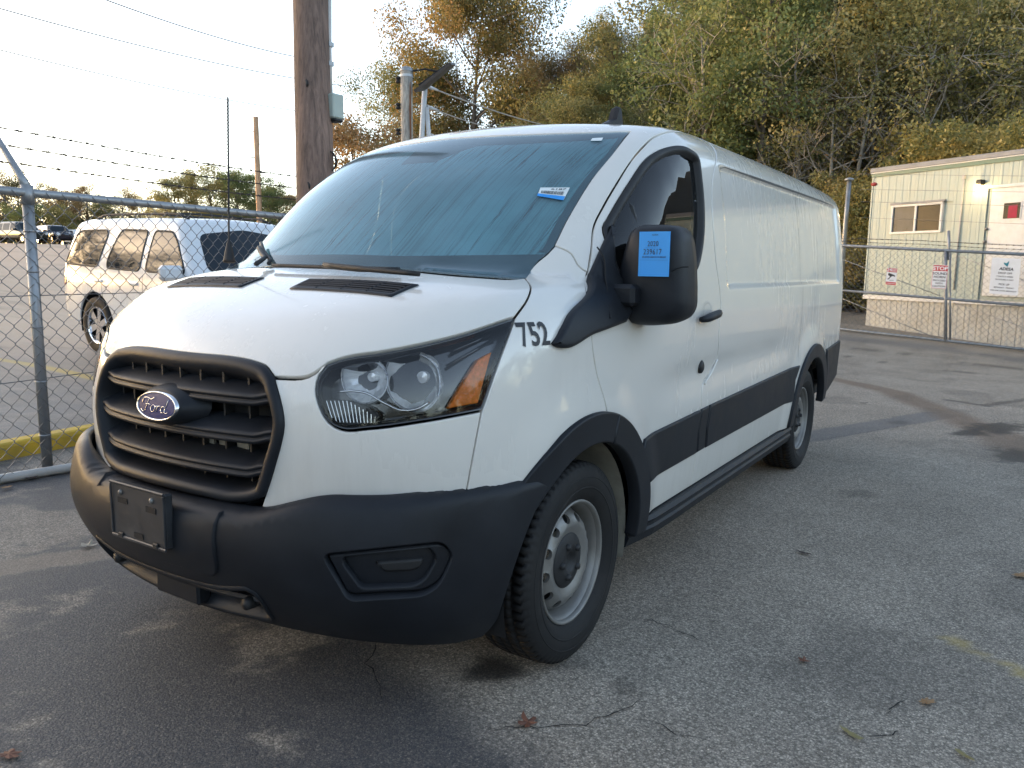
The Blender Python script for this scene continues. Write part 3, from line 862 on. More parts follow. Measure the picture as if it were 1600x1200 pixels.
for x_, z_, w_ in ((-.085, .625, .055), (.078, .62, .055), (0.0, .527, .05)):
    MB().box((x_ - w_ / 2, yp - .0025, z_ - .011), (x_ + w_ / 2, yp + .004, z_ + .006)).build('holder_slot', M['void'], holder)
for x_ in (-.095, .085):
    V, Fc = lathe([(-.007, 0.), (-.007, .006), (-.002, .009), (.002, .009)], 10, 'y'); mk('screw', np.array(V) + [x_, yp, .648], Fc, M['steel'], holder, True)
for x_ in (-.10, .10):
    MB().box((x_ - .014, yp - .008, .503), (x_ + .014, yp, .520), .003).build('holder_clip', M['blackflat'], holder)
holder.scale = (.89, 1, 1); holder.location = (.013, 0, .024)
# grille
gr_half = np.concatenate([c_grille_top, c_grille_side, H([(414, 774), (402, 779), (370, 783), (330, 776)])])
gz = gr_half[-1]
gb = np.concatenate([gr_half, lift(FRONT, smooth_line(np.array([(gz[0], gz[2]), (gz[0] * .5, gz[2] + .001), (0, gz[2] + .002)])), Fmain)])
gr_loop = sym(gb)
gl = clean_loop(gr_loop); gu = FRONT.to(gl)
if area2(gu) < 0: gl, gu = gl[::-1], gu[::-1]
gi = inset(gu, gl, .036)
for _ in range(8): gi = (np.roll(gi, 1, 0) + 2 * gi + np.roll(gi, -1, 0)) / 4
gi_loop = lift(FRONT, gi, Fmain)
V, Fc = band_geo(gr_loop, FRONT, Fmain, [(-.003, -.02), (-.003, .004), (.003, .013), (.014, .016), (.026, .012), (.033, .002), (.037, -.03), (.042, -.10)])
grille = mk('grille', V, Fc, M['black'], van, True)
gg = panel_geo(gr_loop, FRONT, Fmain, off=-.105, gap=.02, depth=.01)
mk('grille_back', gg[0], gg[1], M['void'], grille, True)
def xr(z):
    q = gi[np.abs(gi[:, 1] - z) < .02]; return q[:, 0].max()
prof = [(-.085, .046), (-.05, .038), (-.018, .022), (-.002, .014), (.007, .008), (.008, .002), (.001, -.001), (.001, -.007), (.008, -.009), (.009, -.016), (.002, -.022), (-.03, -.026), (-.085, -.030)]
for zb_ in (.982, .873, .770):
    xm = xr(zb_) + .006
    xs = np.linspace(-xm, xm, 41); rows = []
    for x_ in xs:
        rise = .03 * sst(.84, 1.0, abs(x_) / xm) * (1 if zb_ < .95 else .8)
        c = lift(FRONT, np.array([[x_, zb_]]), Fmain)[0]
        rows.append([(x_, c[1] - d_ + .012, zb_ + h_ + rise * .5) for d_, h_ in prof])
    k = len(prof); V = [p for r in rows for p in r]
    Fc = [(i * k + j, i * k + j + 1, (i + 1) * k + j + 1, (i + 1) * k + j) for i in range(40) for j in range(k - 1)]
    mk('grille_bar', V, Fc, M['black'], grille, True)
for i in range(-4, 5):
    x_ = i * .098
    if abs(x_) > xr(.88) - .02: continue
    c = lift(FRONT, np.array([[x_, .88]]), Fmain)[0]
    MB().box((x_ - .004, c[1] + .068, .72), (x_ + .004, c[1] + .10, 1.065)).build('grille_mullion', M['blackflat'], grille)
for k, x_ in enumerate((.10, .17, .245)):
    c = lift(FRONT, np.array([[x_, .80]]), Fmain)[0]
    MB().box((x_ - .026, c[1] + .088, .808), (x_ + .026, c[1] + .096, .832)).build('radiator_fin_block', M['liner'], grille)
# badge on its pod
bc = np.array([0.0, on_plane(246, 632, 0, 0.)[1] + .004, on_plane(246, 632, 0, 0.)[2] - .004])
def ell(a, b, y, n=48, tilt=.22):
    t = np.linspace(0, 2 * PI, n, endpoint=False)
    return np.stack([a * np.cos(t), np.full(n, y) + tilt * b * np.sin(t) , b * np.sin(t)], 1)
def stack(rings, capfirst=True):
    n = len(rings[0]); V = np.concatenate(rings); Fc = []
    for r in range(len(rings) - 1):
        for i in range(n):
            j = (i + 1) % n; Fc.append((r * n + i, r * n + j, (r + 1) * n + j, (r + 1) * n + i))
    if capfirst: Fc.append(tuple(range((len(rings) - 1) * n, len(rings) * n)))
    return V, Fc
BA, BB = .100, .043
V, Fc = stack([ell(BA * 1.55, BB * 1.6, .075), ell(BA * 1.3, BB * 1.5, .035), ell(BA * 1.08, BB * 1.2, .006), ell(BA * 1.03, BB * 1.08, .0)])
mk('badge_pod', V + bc, Fc, M['black'], grille, True)
V, Fc = stack([ell(BA * 1.02, BB * 1.04, .002), ell(BA * 1.01, BB * 1.02, -.008), ell(BA * .98, BB * .965, -.0115), ell(BA * .945, BB * .90, -.008)], False)
badge = mk('oval_badge', V + bc, Fc, M['chrome'], grille, True)
V, Fc = stack([ell(BA * .93, BB * .88, -.008), ell(BA * .6, BB * .55, -.0105), ell(BA * .05, BB * .05, -.0115)])
mk('badge_plaque', V + bc, Fc, M['badge_blue'], badge, True)
scr = [  # hand-written letters as strokes (unit box, x right, y up)
 [(-.86, .10), (-.80, .42), (-.55, .52), (-.28, .44), (-.12, .60)], [(-.42, .50), (-.52, .10), (-.60, -.30), (-.74, -.48), (-.88, -.34)], [(-.64, .04), (-.46, .10), (-.30, .04)],
 [(-.16, .06), (-.26, -.16), (-.20, -.38), (-.06, -.36), (.02, -.12), (-.06, .06), (-.16, .06)], [(-.02, .02), (.08, .0), (.16, .04)],
 [(.16, .08), (.14, -.16), (.10, -.38)], [(.15, -.10), (.24, .06), (.34, .04)],
 [(.60, .04), (.46, .04), (.38, -.18), (.44, -.38), (.56, -.32), (.62, -.06)], [(.74, .54), (.66, .10), (.60, -.24), (.66, -.40), (.80, -.30)]]
lt = MB()
for s_ in scr:
    q = smooth_line(np.array([(x_ * BA * .80, 0, y_ * BB * 1.0) for x_, y_ in s_]), .004)
    r2 = (q[:, 0] / (BA * .93)) ** 2 + (q[:, 2] / (BB * .88)) ** 2
    q[:, 1] = .22 * q[:, 2] - .0125 + .003 * r2
    lt.tube(q + bc, .0014, 5)
lt.build('badge_script', M['chrome'], badge, True)
# bonnet vents
for s in (1, -1):
    base = cam_hit([(455, 451.5), (484, 437.5), (652, 446.5), (612, 463.5)], Fmain)
    lp = clean_loop(np.concatenate([smooth_line(np.array([base[i], base[(i + 1) % 4]])) for i in range(4)]))
    V, Fc = band_geo(lp, TOP, Fmain, [(-.004, .001), (-.002, .005), (.012, .006), (.016, .0), (.017, -.006)])
    vent = mk('hood_vent', V * [s, 1, 1], Fc, M['black'], van, True)
    gg = panel_geo(lp, TOP, Fmain, off=.0015, gap=.012, depth=.004, step=.06)
    mk('vent_cavity', gg[0] * [s, 1, 1], gg[1], M['void'], vent)
    a, b, c_, d_ = base
    for k in range(1, 6):
        t = k / 6
        p0, p1 = a + (b - a) * t, d_ + (c_ - d_) * t
        q = lift(TOP, TOP.to(np.linspace(p0 + (p1 - p0) * .03, p1 - (p1 - p0) * .03, 14)), Fmain, .004)
        mk('vent_slat', np.array(MB().tube(q * [s, 1, 1], .004, 4).V), MB().tube(q, .004, 4).F, M['black'], vent)
    for t in (.25, .5, .75):
        p0, p1 = a + (d_ - a) * t, b + (c_ - b) * t
        q = lift(TOP, TOP.to(np.linspace(p0 + (p1 - p0) * .06, p1 - (p1 - p0) * .06, 6)), Fmain, .005)
        mk('vent_rib', np.array(MB().tube(q * [s, 1, 1], .0025, 4).V), MB().tube(q, .0025, 4).F, M['black'], vent)
# headlamps
lamp_loop = clean_loop(np.concatenate([c_lamp_top, c_lamp_out, c_lamp_in[::-1]]))
LC = lamp_loop.mean(0)
for s in (1, -1):
    S3 = np.array([s, 1, 1])
    gg = panel_geo(lamp_loop, NOSE, Fmain, off=.001, gap=.004, depth=.012)
    hl = mk('headlight', gg[0] * S3, gg[1] if s > 0 else [f[::-1] for f in gg[1]], M['lens'], van, True, gg[2] * S3)
    V, Fc = band_geo(lamp_loop, NOSE, Fmain, [(.003, .0), (.010, -.001), (.012, -.03), (.016, -.10)])
    mk('lamp_housing', V * S3, Fc, M['gloss_black'], hl, True)
    gg = panel_geo(lamp_loop, NOSE, Fmain, off=-.085, gap=.012, depth=.01)
    mk('lamp_back', gg[0] * S3, gg[1], M['gloss_black'], hl, True)
    # two bright bowls, one smaller; axis faces forward
    def bowl(px, r, dep, nm, sq=1.0):
        c = cam_hit([px], Fmain)[0]; n_ = grad(Fmain, c[None])[0]
        ax = Vector((n_[0] * .35, -1, .05)).normalized(); c = Vector(c) + Vector((-n_[0], -n_[1], -n_[2])) * .022
        q = ax.to_track_quat('Z', 'Y').to_matrix()
        prof = [(1, 0), (.93, -.10), (.80, -.34), (.6, -.62), (.38, -.80), (.20, -.86), (.19, -.55), (0.0, -.50)]
        V = []; nn = 40
        for (rr, h) in prof:
            for k in range(nn):
                a = 2 * PI * k / nn
                fac = 1 + (.09 * ((k // 4) % 2) if .3 < rr < .95 else 0)
                V.append(c + q @ Vector((rr * r * sq * fac * math.cos(a), rr * r * fac * math.sin(a), h * dep)))
        V = np.array([tuple(v) for v in V]); f_ = Fmain(V); g_ = grad(Fmain, V); V = V - g_ * np.maximum(f_ + .026, 0)[:, None]
        Fc = [(i * nn + k, i * nn + (k + 1) % nn, (i + 1) * nn + (k + 1) % nn, (i + 1) * nn + k) for i in range(len(prof) - 1) for k in range(nn)]
        rf_ = mk(nm, np.array([tuple(v) for v in V]) * S3, Fc, M['reflector'], hl, False)
        rg_ = [np.array(tuple(c + q @ Vector((r * sq * 1.03 * math.cos(a), r * 1.03 * math.sin(a), .002)))) for a in np.linspace(0, 2 * PI, 41)]
        rg_ = np.array(rg_); rg_ = rg_ - grad(Fmain, rg_) * np.maximum(Fmain(rg_) + .022, 0)[:, None]
        mk('reflector_rim', np.array(MB().tube(rg_ * S3, .0028, 6, False).V), MB().tube(rg_, .0028, 6, False).F, M['lamp_silver'], rf_, True)
    bowl((648, 590), .092, .085, 'main_reflector')
    bowl((566, 588), .070, .070, 'dipped_reflector', 1.05)
    # bright bezel between the bowls and the ribbed marker light below
    e = smooth_line(cam_hit([(524, 611), (550, 610), (565, 612), (600, 630), (625, 641), (655, 638), (672, 628)], Fmain), .01)
    e = e - grad(Fmain, e) * .02
    mk('lamp_bezel', np.array(MB().tube(e * S3, .0035, 6).V), MB().tube(e, .0035, 6).F, M['chrome'], hl, True)
    mk_l = clean_loop(H([(503, 622), (545, 623), (590, 655), (580, 663), (530, 665), (514, 650)]))
    gg = panel_geo(mk_l, NOSE, Fmain, off=-.018, gap=.004, depth=.03)
    mk('marker_lens', gg[0] * S3, gg[1] if s > 0 else [f[::-1] for f in gg[1]], M['cabin'], hl, True, gg[2] * S3)
    for k in range(13):
        t = k / 12
        a = cam_hit([(507 + 78 * t, 626 + max(0, t - .45) * 46)], Fmain)[0]; b = cam_hit([(518 + 66 * t, 660 + 1.5 * t)], Fmain)[0]
        a = a - grad(Fmain, a[None])[0] * .015; b = b - grad(Fmain, b[None])[0] * .015
        mk('marker_rib', np.array(MB().tube([a * S3, b * S3], .0016, 4).V), MB().tube([a, b], .0016, 4).F, M['reflector'], hl)
    am = clean_loop(np.concatenate([smooth_line(x_) for x_ in (cam_hit([(770, 548), (747.5, 560)], Fmain), cam_hit([(747.5, 560), (724, 596), (698, 640)], Fmain), cam_hit([(698, 640), (748, 631)], Fmain), cam_hit([(748, 631), (757, 596), (770, 548)], Fmain))]))
    gg = panel_geo(am, NOSE, Fmain, off=-.012, gap=.002, depth=.03, step=.02)
    mk('amber_indicator', gg[0] * S3, gg[1] if s > 0 else [f[::-1] for f in gg[1]], M['amber'], hl, True, gg[2] * S3)
    for (a_, b_) in (((705, 545), (790, 508)), ((700, 570), (786, 520))):
        e = cam_hit([a_, b_], Fmain); e = e - grad(Fmain, e) * .03
        mk('lamp_fin', np.array(MB().tube(e * S3, .005, 6).V), MB().tube(e, .005, 6).F, M['gloss_black'], hl, True)
# wheel-arch flares, lower cladding and sill
for s in (1, -1):
    S3 = np.array([s, 1, 1])
    def addp(nm, loop, off, dep, lip=.008, chart=SIDE, st=.04):
        gg = panel_geo(loop, chart, Fmain, off=off, gap=.0015, depth=dep, lip=lip, step=st)
        return mk(nm, gg[0] * S3, gg[1] if s > 0 else [f[::-1] for f in gg[1]], M['black'], van, True, gg[2] * S3)
    o_, i_ = .535, .425
    for yc, a0, a1, a2 in ((0., 72, 140, -4), (3.30, 90, 178, 8)):
        if yc == 0:
            addp('wheel_arch_trim', np.concatenate([arc(yc, ZC, o_, a0 + .6, a1), arc(yc, ZC, i_, a1, a0 + .6)]), .020, .05)
            addp('wheel_arch_trim', np.concatenate([arc(yc, ZC, o_, a2, a0), arc(yc, ZC, i_, a0, a2)]), .018, .05)
        else:
            addp('wheel_arch_trim', np.concatenate([arc(yc, ZC, o_ - .01, a2, a1), arc(yc, ZC, i_, a1, a2)]), .018, .05)
    cl1 = cam_hit([(987, 691), (1005, 683), (1097, 640)], Fmain); z1 = .725
    addp('door_cladding', side_pts([(.40, .675), (.44, .722), (1.10, .738), (1.075, .64), (1.085, .535), (.515, .527), (.525, .42), (.535, .42), (.535, .37), (.53, .40)][:6] + [(.40, .675)], smooth=False), .014, .02)
    addp('cladding_joint', side_pts([(1.112, .738), (1.215, .742), (1.19, .64), (1.20, .537), (1.098, .535), (1.087, .64), (1.112, .738)], smooth=False), .012, .02)
    addp('side_cladding', side_pts([(1.228, .742), (2.90, .770), (2.815, .68), (2.785, .545), (1.213, .537), (1.203, .64), (1.228, .742)], smooth=False), .014, .02)
    # sill step, an extrusion with a ridge
    prof = [(.955, .372), (.992, .366), (1.004, .350), (.992, .336), (.992, .322), (1.000, .312), (.985, .272), (.955, .258), (.80, .255), (.80, .372)]
    ys = np.linspace(.44, 2.88, 13); k = len(prof); V = []; 
    for y_ in ys: V += [((x_ - .03 * sst(0, 1, (.7 - y_) / .26)) * s, y_, z_) for x_, z_ in prof]
    Fc = [(i * k + j, i * k + (j + 1) % k, (i + 1) * k + (j + 1) % k, (i + 1) * k + j) for i in range(len(ys) - 1) for j in range(k)] + [tuple(range(k)), tuple(range((len(ys) - 1) * k, len(ys) * k))]
    mk('sill_step', V, Fc, M['black'], van)
    # rear bumper corner
    addp('rear_bumper_corner', np.concatenate([side_pts([(3.79, .50), (3.80, .66), (3.79, .80), (4.32, .83), (4.42, .80), (4.43, .62), (4.38, .56), (4.0, .46), (3.79, .44), (3.79, .50)], smooth=False)]), .014, .03)
rb_ = MB(); 
xs = np.linspace(-.93, .93, 21)
prof = [(-.02, .80), (.045, .79), (.055, .60), (.02, .50), (-.05, .47)]
V = [(x_, 4.46 - .07 * x_ ** 2 - .10 * abs(x_) ** 8 + d_, z_) for x_ in xs for d_, z_ in prof]
mk('rear_bumper', V, [(i * 5 + j, i * 5 + j + 1, (i + 1) * 5 + j + 1, (i + 1) * 5 + j) for i in range(20) for j in range(4)], M['black'], van, True)
# underside and wheel wells
ub = MB(); ub.box((-.62, -.72, .27), (.62, 4.3, .40)); ub.box((-.9, .47, .30), (.9, 2.83, .40)); ub.box((-.88, 3.78, .42), (.88, 4.36, .5))
ub.build('underbody', M['void'], van)
for s in (1, -1):
    for yc, nm in ((0, 'wheel_well'), (3.3, 'wheel_well')):
        for a0, a1, mt, rr in ((100, 196, 'void', .44), (-16, 100, 'liner' if yc == 0 else 'void', .44)):
            V = []; n = 18
            for k in range(n + 1):
                a = math.radians(a0 + (a1 - a0) * k / n)
                V += [(x_ * s, yc + r_ * math.cos(a), ZC + r_ * math.sin(a)) for x_, r_ in ((.60, .02), (.60, rr), (.80, rr), (.955, rr - .004))]
            mk('wheel_well', V, [(i * 4 + j, i * 4 + j + 1, (i + 1) * 4 + j + 1, (i + 1) * 4 + j) for i in range(n) for j in range(3)], M[mt], van, True)
# cab interior seen dimly through the glass
cab = MB()
cab.box((-.88, -.12, 1.02), (.88, .34, 1.27), .04)
cab.build('dashboard', M['cabin'], van)
cab = MB(); cab.box((-.80, 1.42, .6), (.80, 1.46, 1.90)); cab.box((-.92, .52, .55), (.92, 1.42, .60)); cab.build('bulkhead', M['void'], van)
for x_ in (.46, -.46):
    mb = MB(); mb.box((x_ - .25, .72, .82), (x_ + .25, 1.22, .98), .05); mb.box((x_ - .24, 1.12, .95), (x_ + .24, 1.30, 1.52), .06); mb.box((x_ - .13, 1.18, 1.54), (x_ + .13, 1.28, 1.76), .04)
    mb.build('seat', M['seat'], van)
V, Fc = lathe([(.02 * math.cos(a), .19 + .016 * math.sin(a)) for a in np.linspace(0, 2 * PI, 8, endpoint=False)], 32, 'y', True)
R_ = Matrix.Rotation(math.radians(-28), 3, 'X')
sw = [tuple(R_ @ Vector(v) + Vector((.46, .50, 1.24))) for v in V]
o = mk('steering_wheel', sw, Fc, M['blackflat'], van, True)
mk('wheel_boss', [tuple(R_ @ Vector(v) + Vector((.46, .50, 1.24))) for v in MB().box((-.17, -.01, -.025), (.17, .03, .025), .01).V], MB().box((-.17, -.01, -.025), (.17, .03, .025), .01).F, M['blackflat'], o)
# wipers
def wiper(pa, pb, pc_, pd):
    q = cam_hit([pa, pb, pc_, pd], Fmain)
    a = smooth_line(q[:2], .05); a = lift(FRONT, FRONT.to(a), Fmain, .018)
    w_ = MB().tube(a, .008, 6).build('wiper', M['blackflat'], van, True)
    b = smooth_line(q[2:], .05); b = lift(FRONT, FRONT.to(b), Fmain, .030)
    MB().tube(b, [.012] * (len(b) // 2) + [.009] * (len(b) - len(b) // 2), 6).build('wiper_arm', M['blackflat'], w_, True)
wiper((452, 415), (655, 421), (545, 415), (700, 428))
wiper((417, 380), (438, 412), (420, 388), (440, 413))
# sail panel, arm and big mirror
def mirror_set(s):
    S3 = np.array([s, 1, 1]); fl = (lambda f: f) if s > 0 else (lambda f: [q[::-1] for q in f])
    sail = np.concatenate([smooth_line(cam_hit(a, Fmain)) for a in ([(948, 348), (926, 393), (905, 437), (880, 490), (858, 536)], [(858, 536), (862, 539), (924, 520), (972, 502)], [(972, 502), (985, 470), (960, 420), (955, 385), (950, 349)])])
    gg = panel_geo(sail, SIDE, Fmain, off=.030, gap=.002, depth=.045, lip=.014, step=.03)
    sp = mk('mirror_sail', gg[0] * S3, fl(gg[1]), M['black'], van, True, gg[2] * S3)
    e = smooth_line(cam_hit([(927, 393), (935, 405), (938, 440), (942, 500)], Fmain)); e = e + grad(Fmain, e) * .0295
    if s > 0: mk('sail_joint', np.array(MB().tube(e * S3, .003, 5).V), MB().tube(e, .003, 5).F, M['void'], sp)
    Y0 = .345
    pl = lambda u, v: on_plane(u, v, 1, Y0)[[0, 2]]
    head = np.array([pl(*q) for q in [(975, 495), (972, 450), (972, 430), (977, 405), (984, 380), (991, 361), (1001, 352.5), (1020, 351), (1046, 351.5), (1061, 355), (1069, 366), (1074, 390), (1076.5, 430), (1077, 460), (1075, 484), (1068, 496), (1055, 504), (1030, 508.5), (1008, 508.5), (988, 505)]])
    head = closed_smooth(head, .014)
    c = head.mean(0); n = len(head)
    def ring(k, y): return np.stack([c[0] + (head[:, 0] - c[0]) * k, np.full(n, y), c[1] + (head[:, 1] - c[1]) * k], 1)
    bulge = lambda k: 0
    rings = [ring(.90, Y0 + .10), ring(.985, Y0 + .09), ring(1.0, Y0 + .05), ring(.995, Y0), ring(.96, Y0 - .035), ring(.88, Y0 - .058), ring(.76, Y0 - .070), ring(.4, Y0 - .080), ring(.02, Y0 - .083)]
    V, Fc = stack(rings)
    hd = mk('mirror_housing', V * S3, fl(Fc), M['black'], van, True)
    V, Fc = stack([ring(.90, Y0 + .099), ring(.5, Y0 + .097), ring(.02, Y0 + .097)])
    mk('mirror_glass', V * S3, Fc, M['chrome'], hd, True)
    # joint line between the upper shell and the foot of the housing
    yy = Y0 - .071
    jl = [on_plane(u, v, 1, yy) for u, v in [(1076, 417), (1062, 418), (1049, 424)]]
    mk('housing_joint', np.array(MB().tube(smooth_line(np.array(jl)) * S3, .002, 4).V), MB().tube(smooth_line(np.array(jl)), .002, 4).F, M['void'], hd)
    # arm: two blocks
    a0 = on_plane(962, 460, 1, .33)
    mb = MB()
    zt = on_plane(957, 443, 1, .30)[2]; zm = on_plane(957, 476, 1, .30)[2]; zl = on_plane(980, 500, 1, .32)[2]
    xa = .93; xb = c[0] - .02; xm = on_plane(980, 490, 1, .30)[0]
    mb.box((xa, .21, zm), (xb, .37, zt), .014)
    if s > 0: mb.build('mirror_arm', M['black'], sp)
    mb2 = MB(); mb2.box((xa - .03, .19, zl), (xm + .01, .36, zm - .004), .025)
    if s > 0: mb2.build('mirror_arm', M['black'], sp)
    for m_ in (mb, mb2): pass
    if s < 0:
        for ch in sp.children:
            if ch.name.startswith('mirror_arm'): ch.scale = (-1, 1, 1)
    return hd, Y0
hd, Y0 = mirror_set(1)
hd2, _ = mirror_set(-1)
# the far mirror is folded back along its door
pv = Vector((-1.02, .34, 0)); hd2.matrix_basis = Matrix.Translation(pv + Vector((.03, .26, 0))) @ Matrix.Rotation(-PI / 2, 4, 'Z') @ Matrix.Translation(-pv)
# blue paper on the mirror
ys = Y0 - .092
q = [on_plane(u, v, 1, ys) for u, v in [(998, 433), (998, 363.5), (1046, 360), (1046, 431)]]
sx0, sx1 = (q[0][0] + q[1][0]) / 2, (q[2][0] + q[3][0]) / 2; sz0, sz1 = (q[0][2] + q[3][2]) / 2, (q[1][2] + q[2][2]) / 2
stk = MB().box((sx0, ys, sz0), (sx1, ys + .004, sz1)).build('mirror_sticker', M['sticker_blue'], van)
sw_, sh_ = sx1 - sx0, sz1 - sz0
def flat_text(s, size, cx, cz, y, mat, parent, name='lettering', sx=1., spacing=1.):
    V, Fc = text_geo(s, size, spacing=spacing, bold=0.)
    V = np.stack([V[:, 0] * sx + cx, np.full(len(V), y), V[:, 1] + cz], 1)
    return mk(name, V, Fc, mat, parent)
flat_text('2020', sh_ * .165, sx0 + sw_ * .46, sz0 + sh_ * .725, ys - .0012, M['ink'], stk, sx=.74, spacing=1.12)
flat_text('239617', sh_ * .175, sx0 + sw_ * .45, sz0 + sh_ * .545, ys - .0012, M['ink'], stk, sx=.76, spacing=1.12)
flat_text('ADESA', sh_ * .05, sx0 + sw_ * .52, sz0 + sh_ * .925, ys - .0012, M['ink'], stk)
bars = MB(); x_ = sx0 + sw_ * .12
while x_ < sx1 - sw_ * .13:
    w_ = float(rng.choice([.0008, .0014, .002])); bars.box((x_, ys - .001, sz0 + sh_ * .415), (x_ + w_, ys - .0005, sz0 + sh_ * .455)); x_ += w_ + float(rng.choice([.001, .0016, .0024]))
bars.build('barcode', M['ink_soft'], stk)
ln = MB(); ln.box((sx0 + sw_ * .05, ys - .001, sz0 + sh_ * .365), (sx1 - sw_ * .05, ys - .0005, sz0 + sh_ * .369)); ln.box((sx0 + sw_ * .2, ys - .001, sz0 + sh_ * .635), (sx0 + sw_ * .72, ys - .0005, sz0 + sh_ * .638)); ln.build('ruled_line', M['ink_soft'], stk)
# decals that follow the body
def decal(name, V2, Fc, chart, off, mat, parent, F=Fmain):
    P = lift(chart, np.asarray(V2, float), F, off)
    return mk(name, P, Fc, mat, parent)
a, b = cam_hit([(811, 526), (853, 522)], Fmain)
V, Fc = text_geo('752', .098, spacing=1.05, bold=.002)
V2 = np.stack([V[:, 0] * .74 + (a[1] + b[1]) / 2 + .005, V[:, 1] + (a[2] + b[2]) / 2], 1)
decal('fleet_number', V2, Fc, SIDE, .0035, M['ink'], van)
# stickers behind the windscreen
for px, nm in (([(840, 306), (845, 293), (891, 293), (881, 313)], 'windscreen_sticker'), ([(923, 220), (926, 216), (943, 215), (940, 220)], 'inspection_sticker')):
    P = FRONT.to(cam_hit(px, Fmain))
    o = decal(nm, P, [(0, 1, 2, 3)], FRONT, .0015, M['paper'], van)
    if nm == 'windscreen_sticker':
        f = lambda s_, t_: P[0] * (1 - s_) * (1 - t_) + P[3] * s_ * (1 - t_) + P[1] * (1 - s_) * t_ + P[2] * s_ * t_
        decal('sticker_band', [f(0, 0), f(0, .30), f(1, .30), f(1, 0)], [(0, 1, 2, 3)], FRONT, .0025, M['sticker_blue'], o)
        V2 = []; Fc = []; s_ = .1
        while s_ < .9:
            w_ = float(rng.choice([.008, .015, .022])); n0 = len(V2); V2 += [f(s_, .38), f(s_ + w_, .38), f(s_ + w_, .66), f(s_, .66)]; Fc.append((n0, n0 + 1, n0 + 2, n0 + 3)); s_ += w_ + float(rng.choice([.012, .02]))
        decal('barcode', V2, Fc, FRONT, .0025, M['ink'], o)
        V, Fc = text_geo('6187', 1.)
        w2 = V[:, 0].max() - V[:, 0].min()
        decal('lettering', [f(.66 + .5 * v[0] / w2, .84 + .22 * v[1]) for v in V], Fc, FRONT, .0025, M['ink'], o)
# door handle with its cup, and the lock
hc = cam_hit([(1103, 493)], Fmain)[0]
for s in (1, -1):
    P = []
    for t in np.linspace(-1, 1, 13):
        P.append((( hc[0] + .020 + .016 * (1 - t ** 4)) * s, hc[1] + t * .118, hc[2] + .012 * t))
    hnd = MB().tube(P, [.012 + .008 * (1 - abs(t) ** 3) for t in np.linspace(-1, 1, 13)], 8).build('door_handle', M['black'], van, True)
    cup = lift(SIDE, closed_smooth(np.array([(hc[1] + .02 + .062 * math.cos(a), hc[2] + .01 + .055 * math.sin(a)) for a in np.linspace(0, 2 * PI, 16, endpoint=False)]), .02), Fmain)
    V, Fc = band_geo(cup, SIDE, Fmain, [(-.002, .0015), (.006, .002), (.014, -.0005)])
    mk('handle_cup', V * [s, 1, 1], Fc, M['white'], hnd, True)
    lc = cam_hit([(1094, 573)], Fmain)[0]
    V, Fc = lathe([(.014, 0.), (.014, .018), (.008, .026), (-.01, .028)], 20, 'x')
    mk('lock_cover', (np.array(V) * [1, 1, 1.15] + lc) * [s, 1, 1], Fc, M['blackflat'], van, True)
# bent lower door edge catching the light
e = smooth_line(cam_hit([(1120, 562), (1112, 580), (1100, 600)], Fmain)); e = e + grad(Fmain, e) * .001
mk('bent_door_edge', MB().tube(e, .006, 6).V, MB().tube(e, .006, 6).F, M['white'], van, True)
# roof aerial fin and the whip aerial by the far pillar
fb = cam_hit([(950, 192)], Fmain)[0]
fx = on_plane(957, 189, 1, 1.05); fx[2] = lift(TOP, np.array([[fx[0], 1.05]]), Fmain)[0][2]
prof = [(-.09, 0), (.085, 0), (.075, .02), (.055, .085), (.040, .098), (.028, .092), (.0, .035), (-.06, .012)]
V = []; k = len(prof)
for x_, sc in ((-.022, .9), (0, 1.0), (.022, .9)): V += [(fx[0] + x_ * (1 if True else 1), fx[1] + y_ * sc, fx[2] - .005 + z_ * sc) for y_, z_ in prof]
Fc = [(i * k + j, i * k + (j + 1) % k, (i + 1) * k + (j + 1) % k, (i + 1) * k + j) for i in range(2) for j in range(k)] + [tuple(range(k))[::-1], tuple(range(2 * k, 3 * k))]
mk('roof_fin_aerial', V, Fc, M['black'], van)
ab = lift(TOP, np.array([[-.80, .0]]), Fmain)[0]
dA = float(np.dot(np.array([ab[0], ab[1]]) - CAM[:2], FW))
b0 = at(358, 410, dA); t0_ = at(356, 152, dA)
n_ = 60; pts = [b0 + (t0_ - b0) * i / n_ for i in range(n_ + 1)]
rad = [.024 * (1 - i / 9) + .006 if i < 8 else .0045 for i in range(n_ + 1)]
ant = MB().tube(pts, rad, 6).build('whip_aerial', M['blackflat'], van, True)
hx = MB(); q = []
for i in range(260):
    t = .30 + .68 * i / 259; a = i * 2 * PI / 8
    p_ = b0 + (t0_ - b0) * t; q.append(p_ + np.array([math.cos(a), math.sin(a), 0]) * .005)
hx.tube(q, .0014, 3); hx.build('aerial_coil', M['blackflat'], ant)
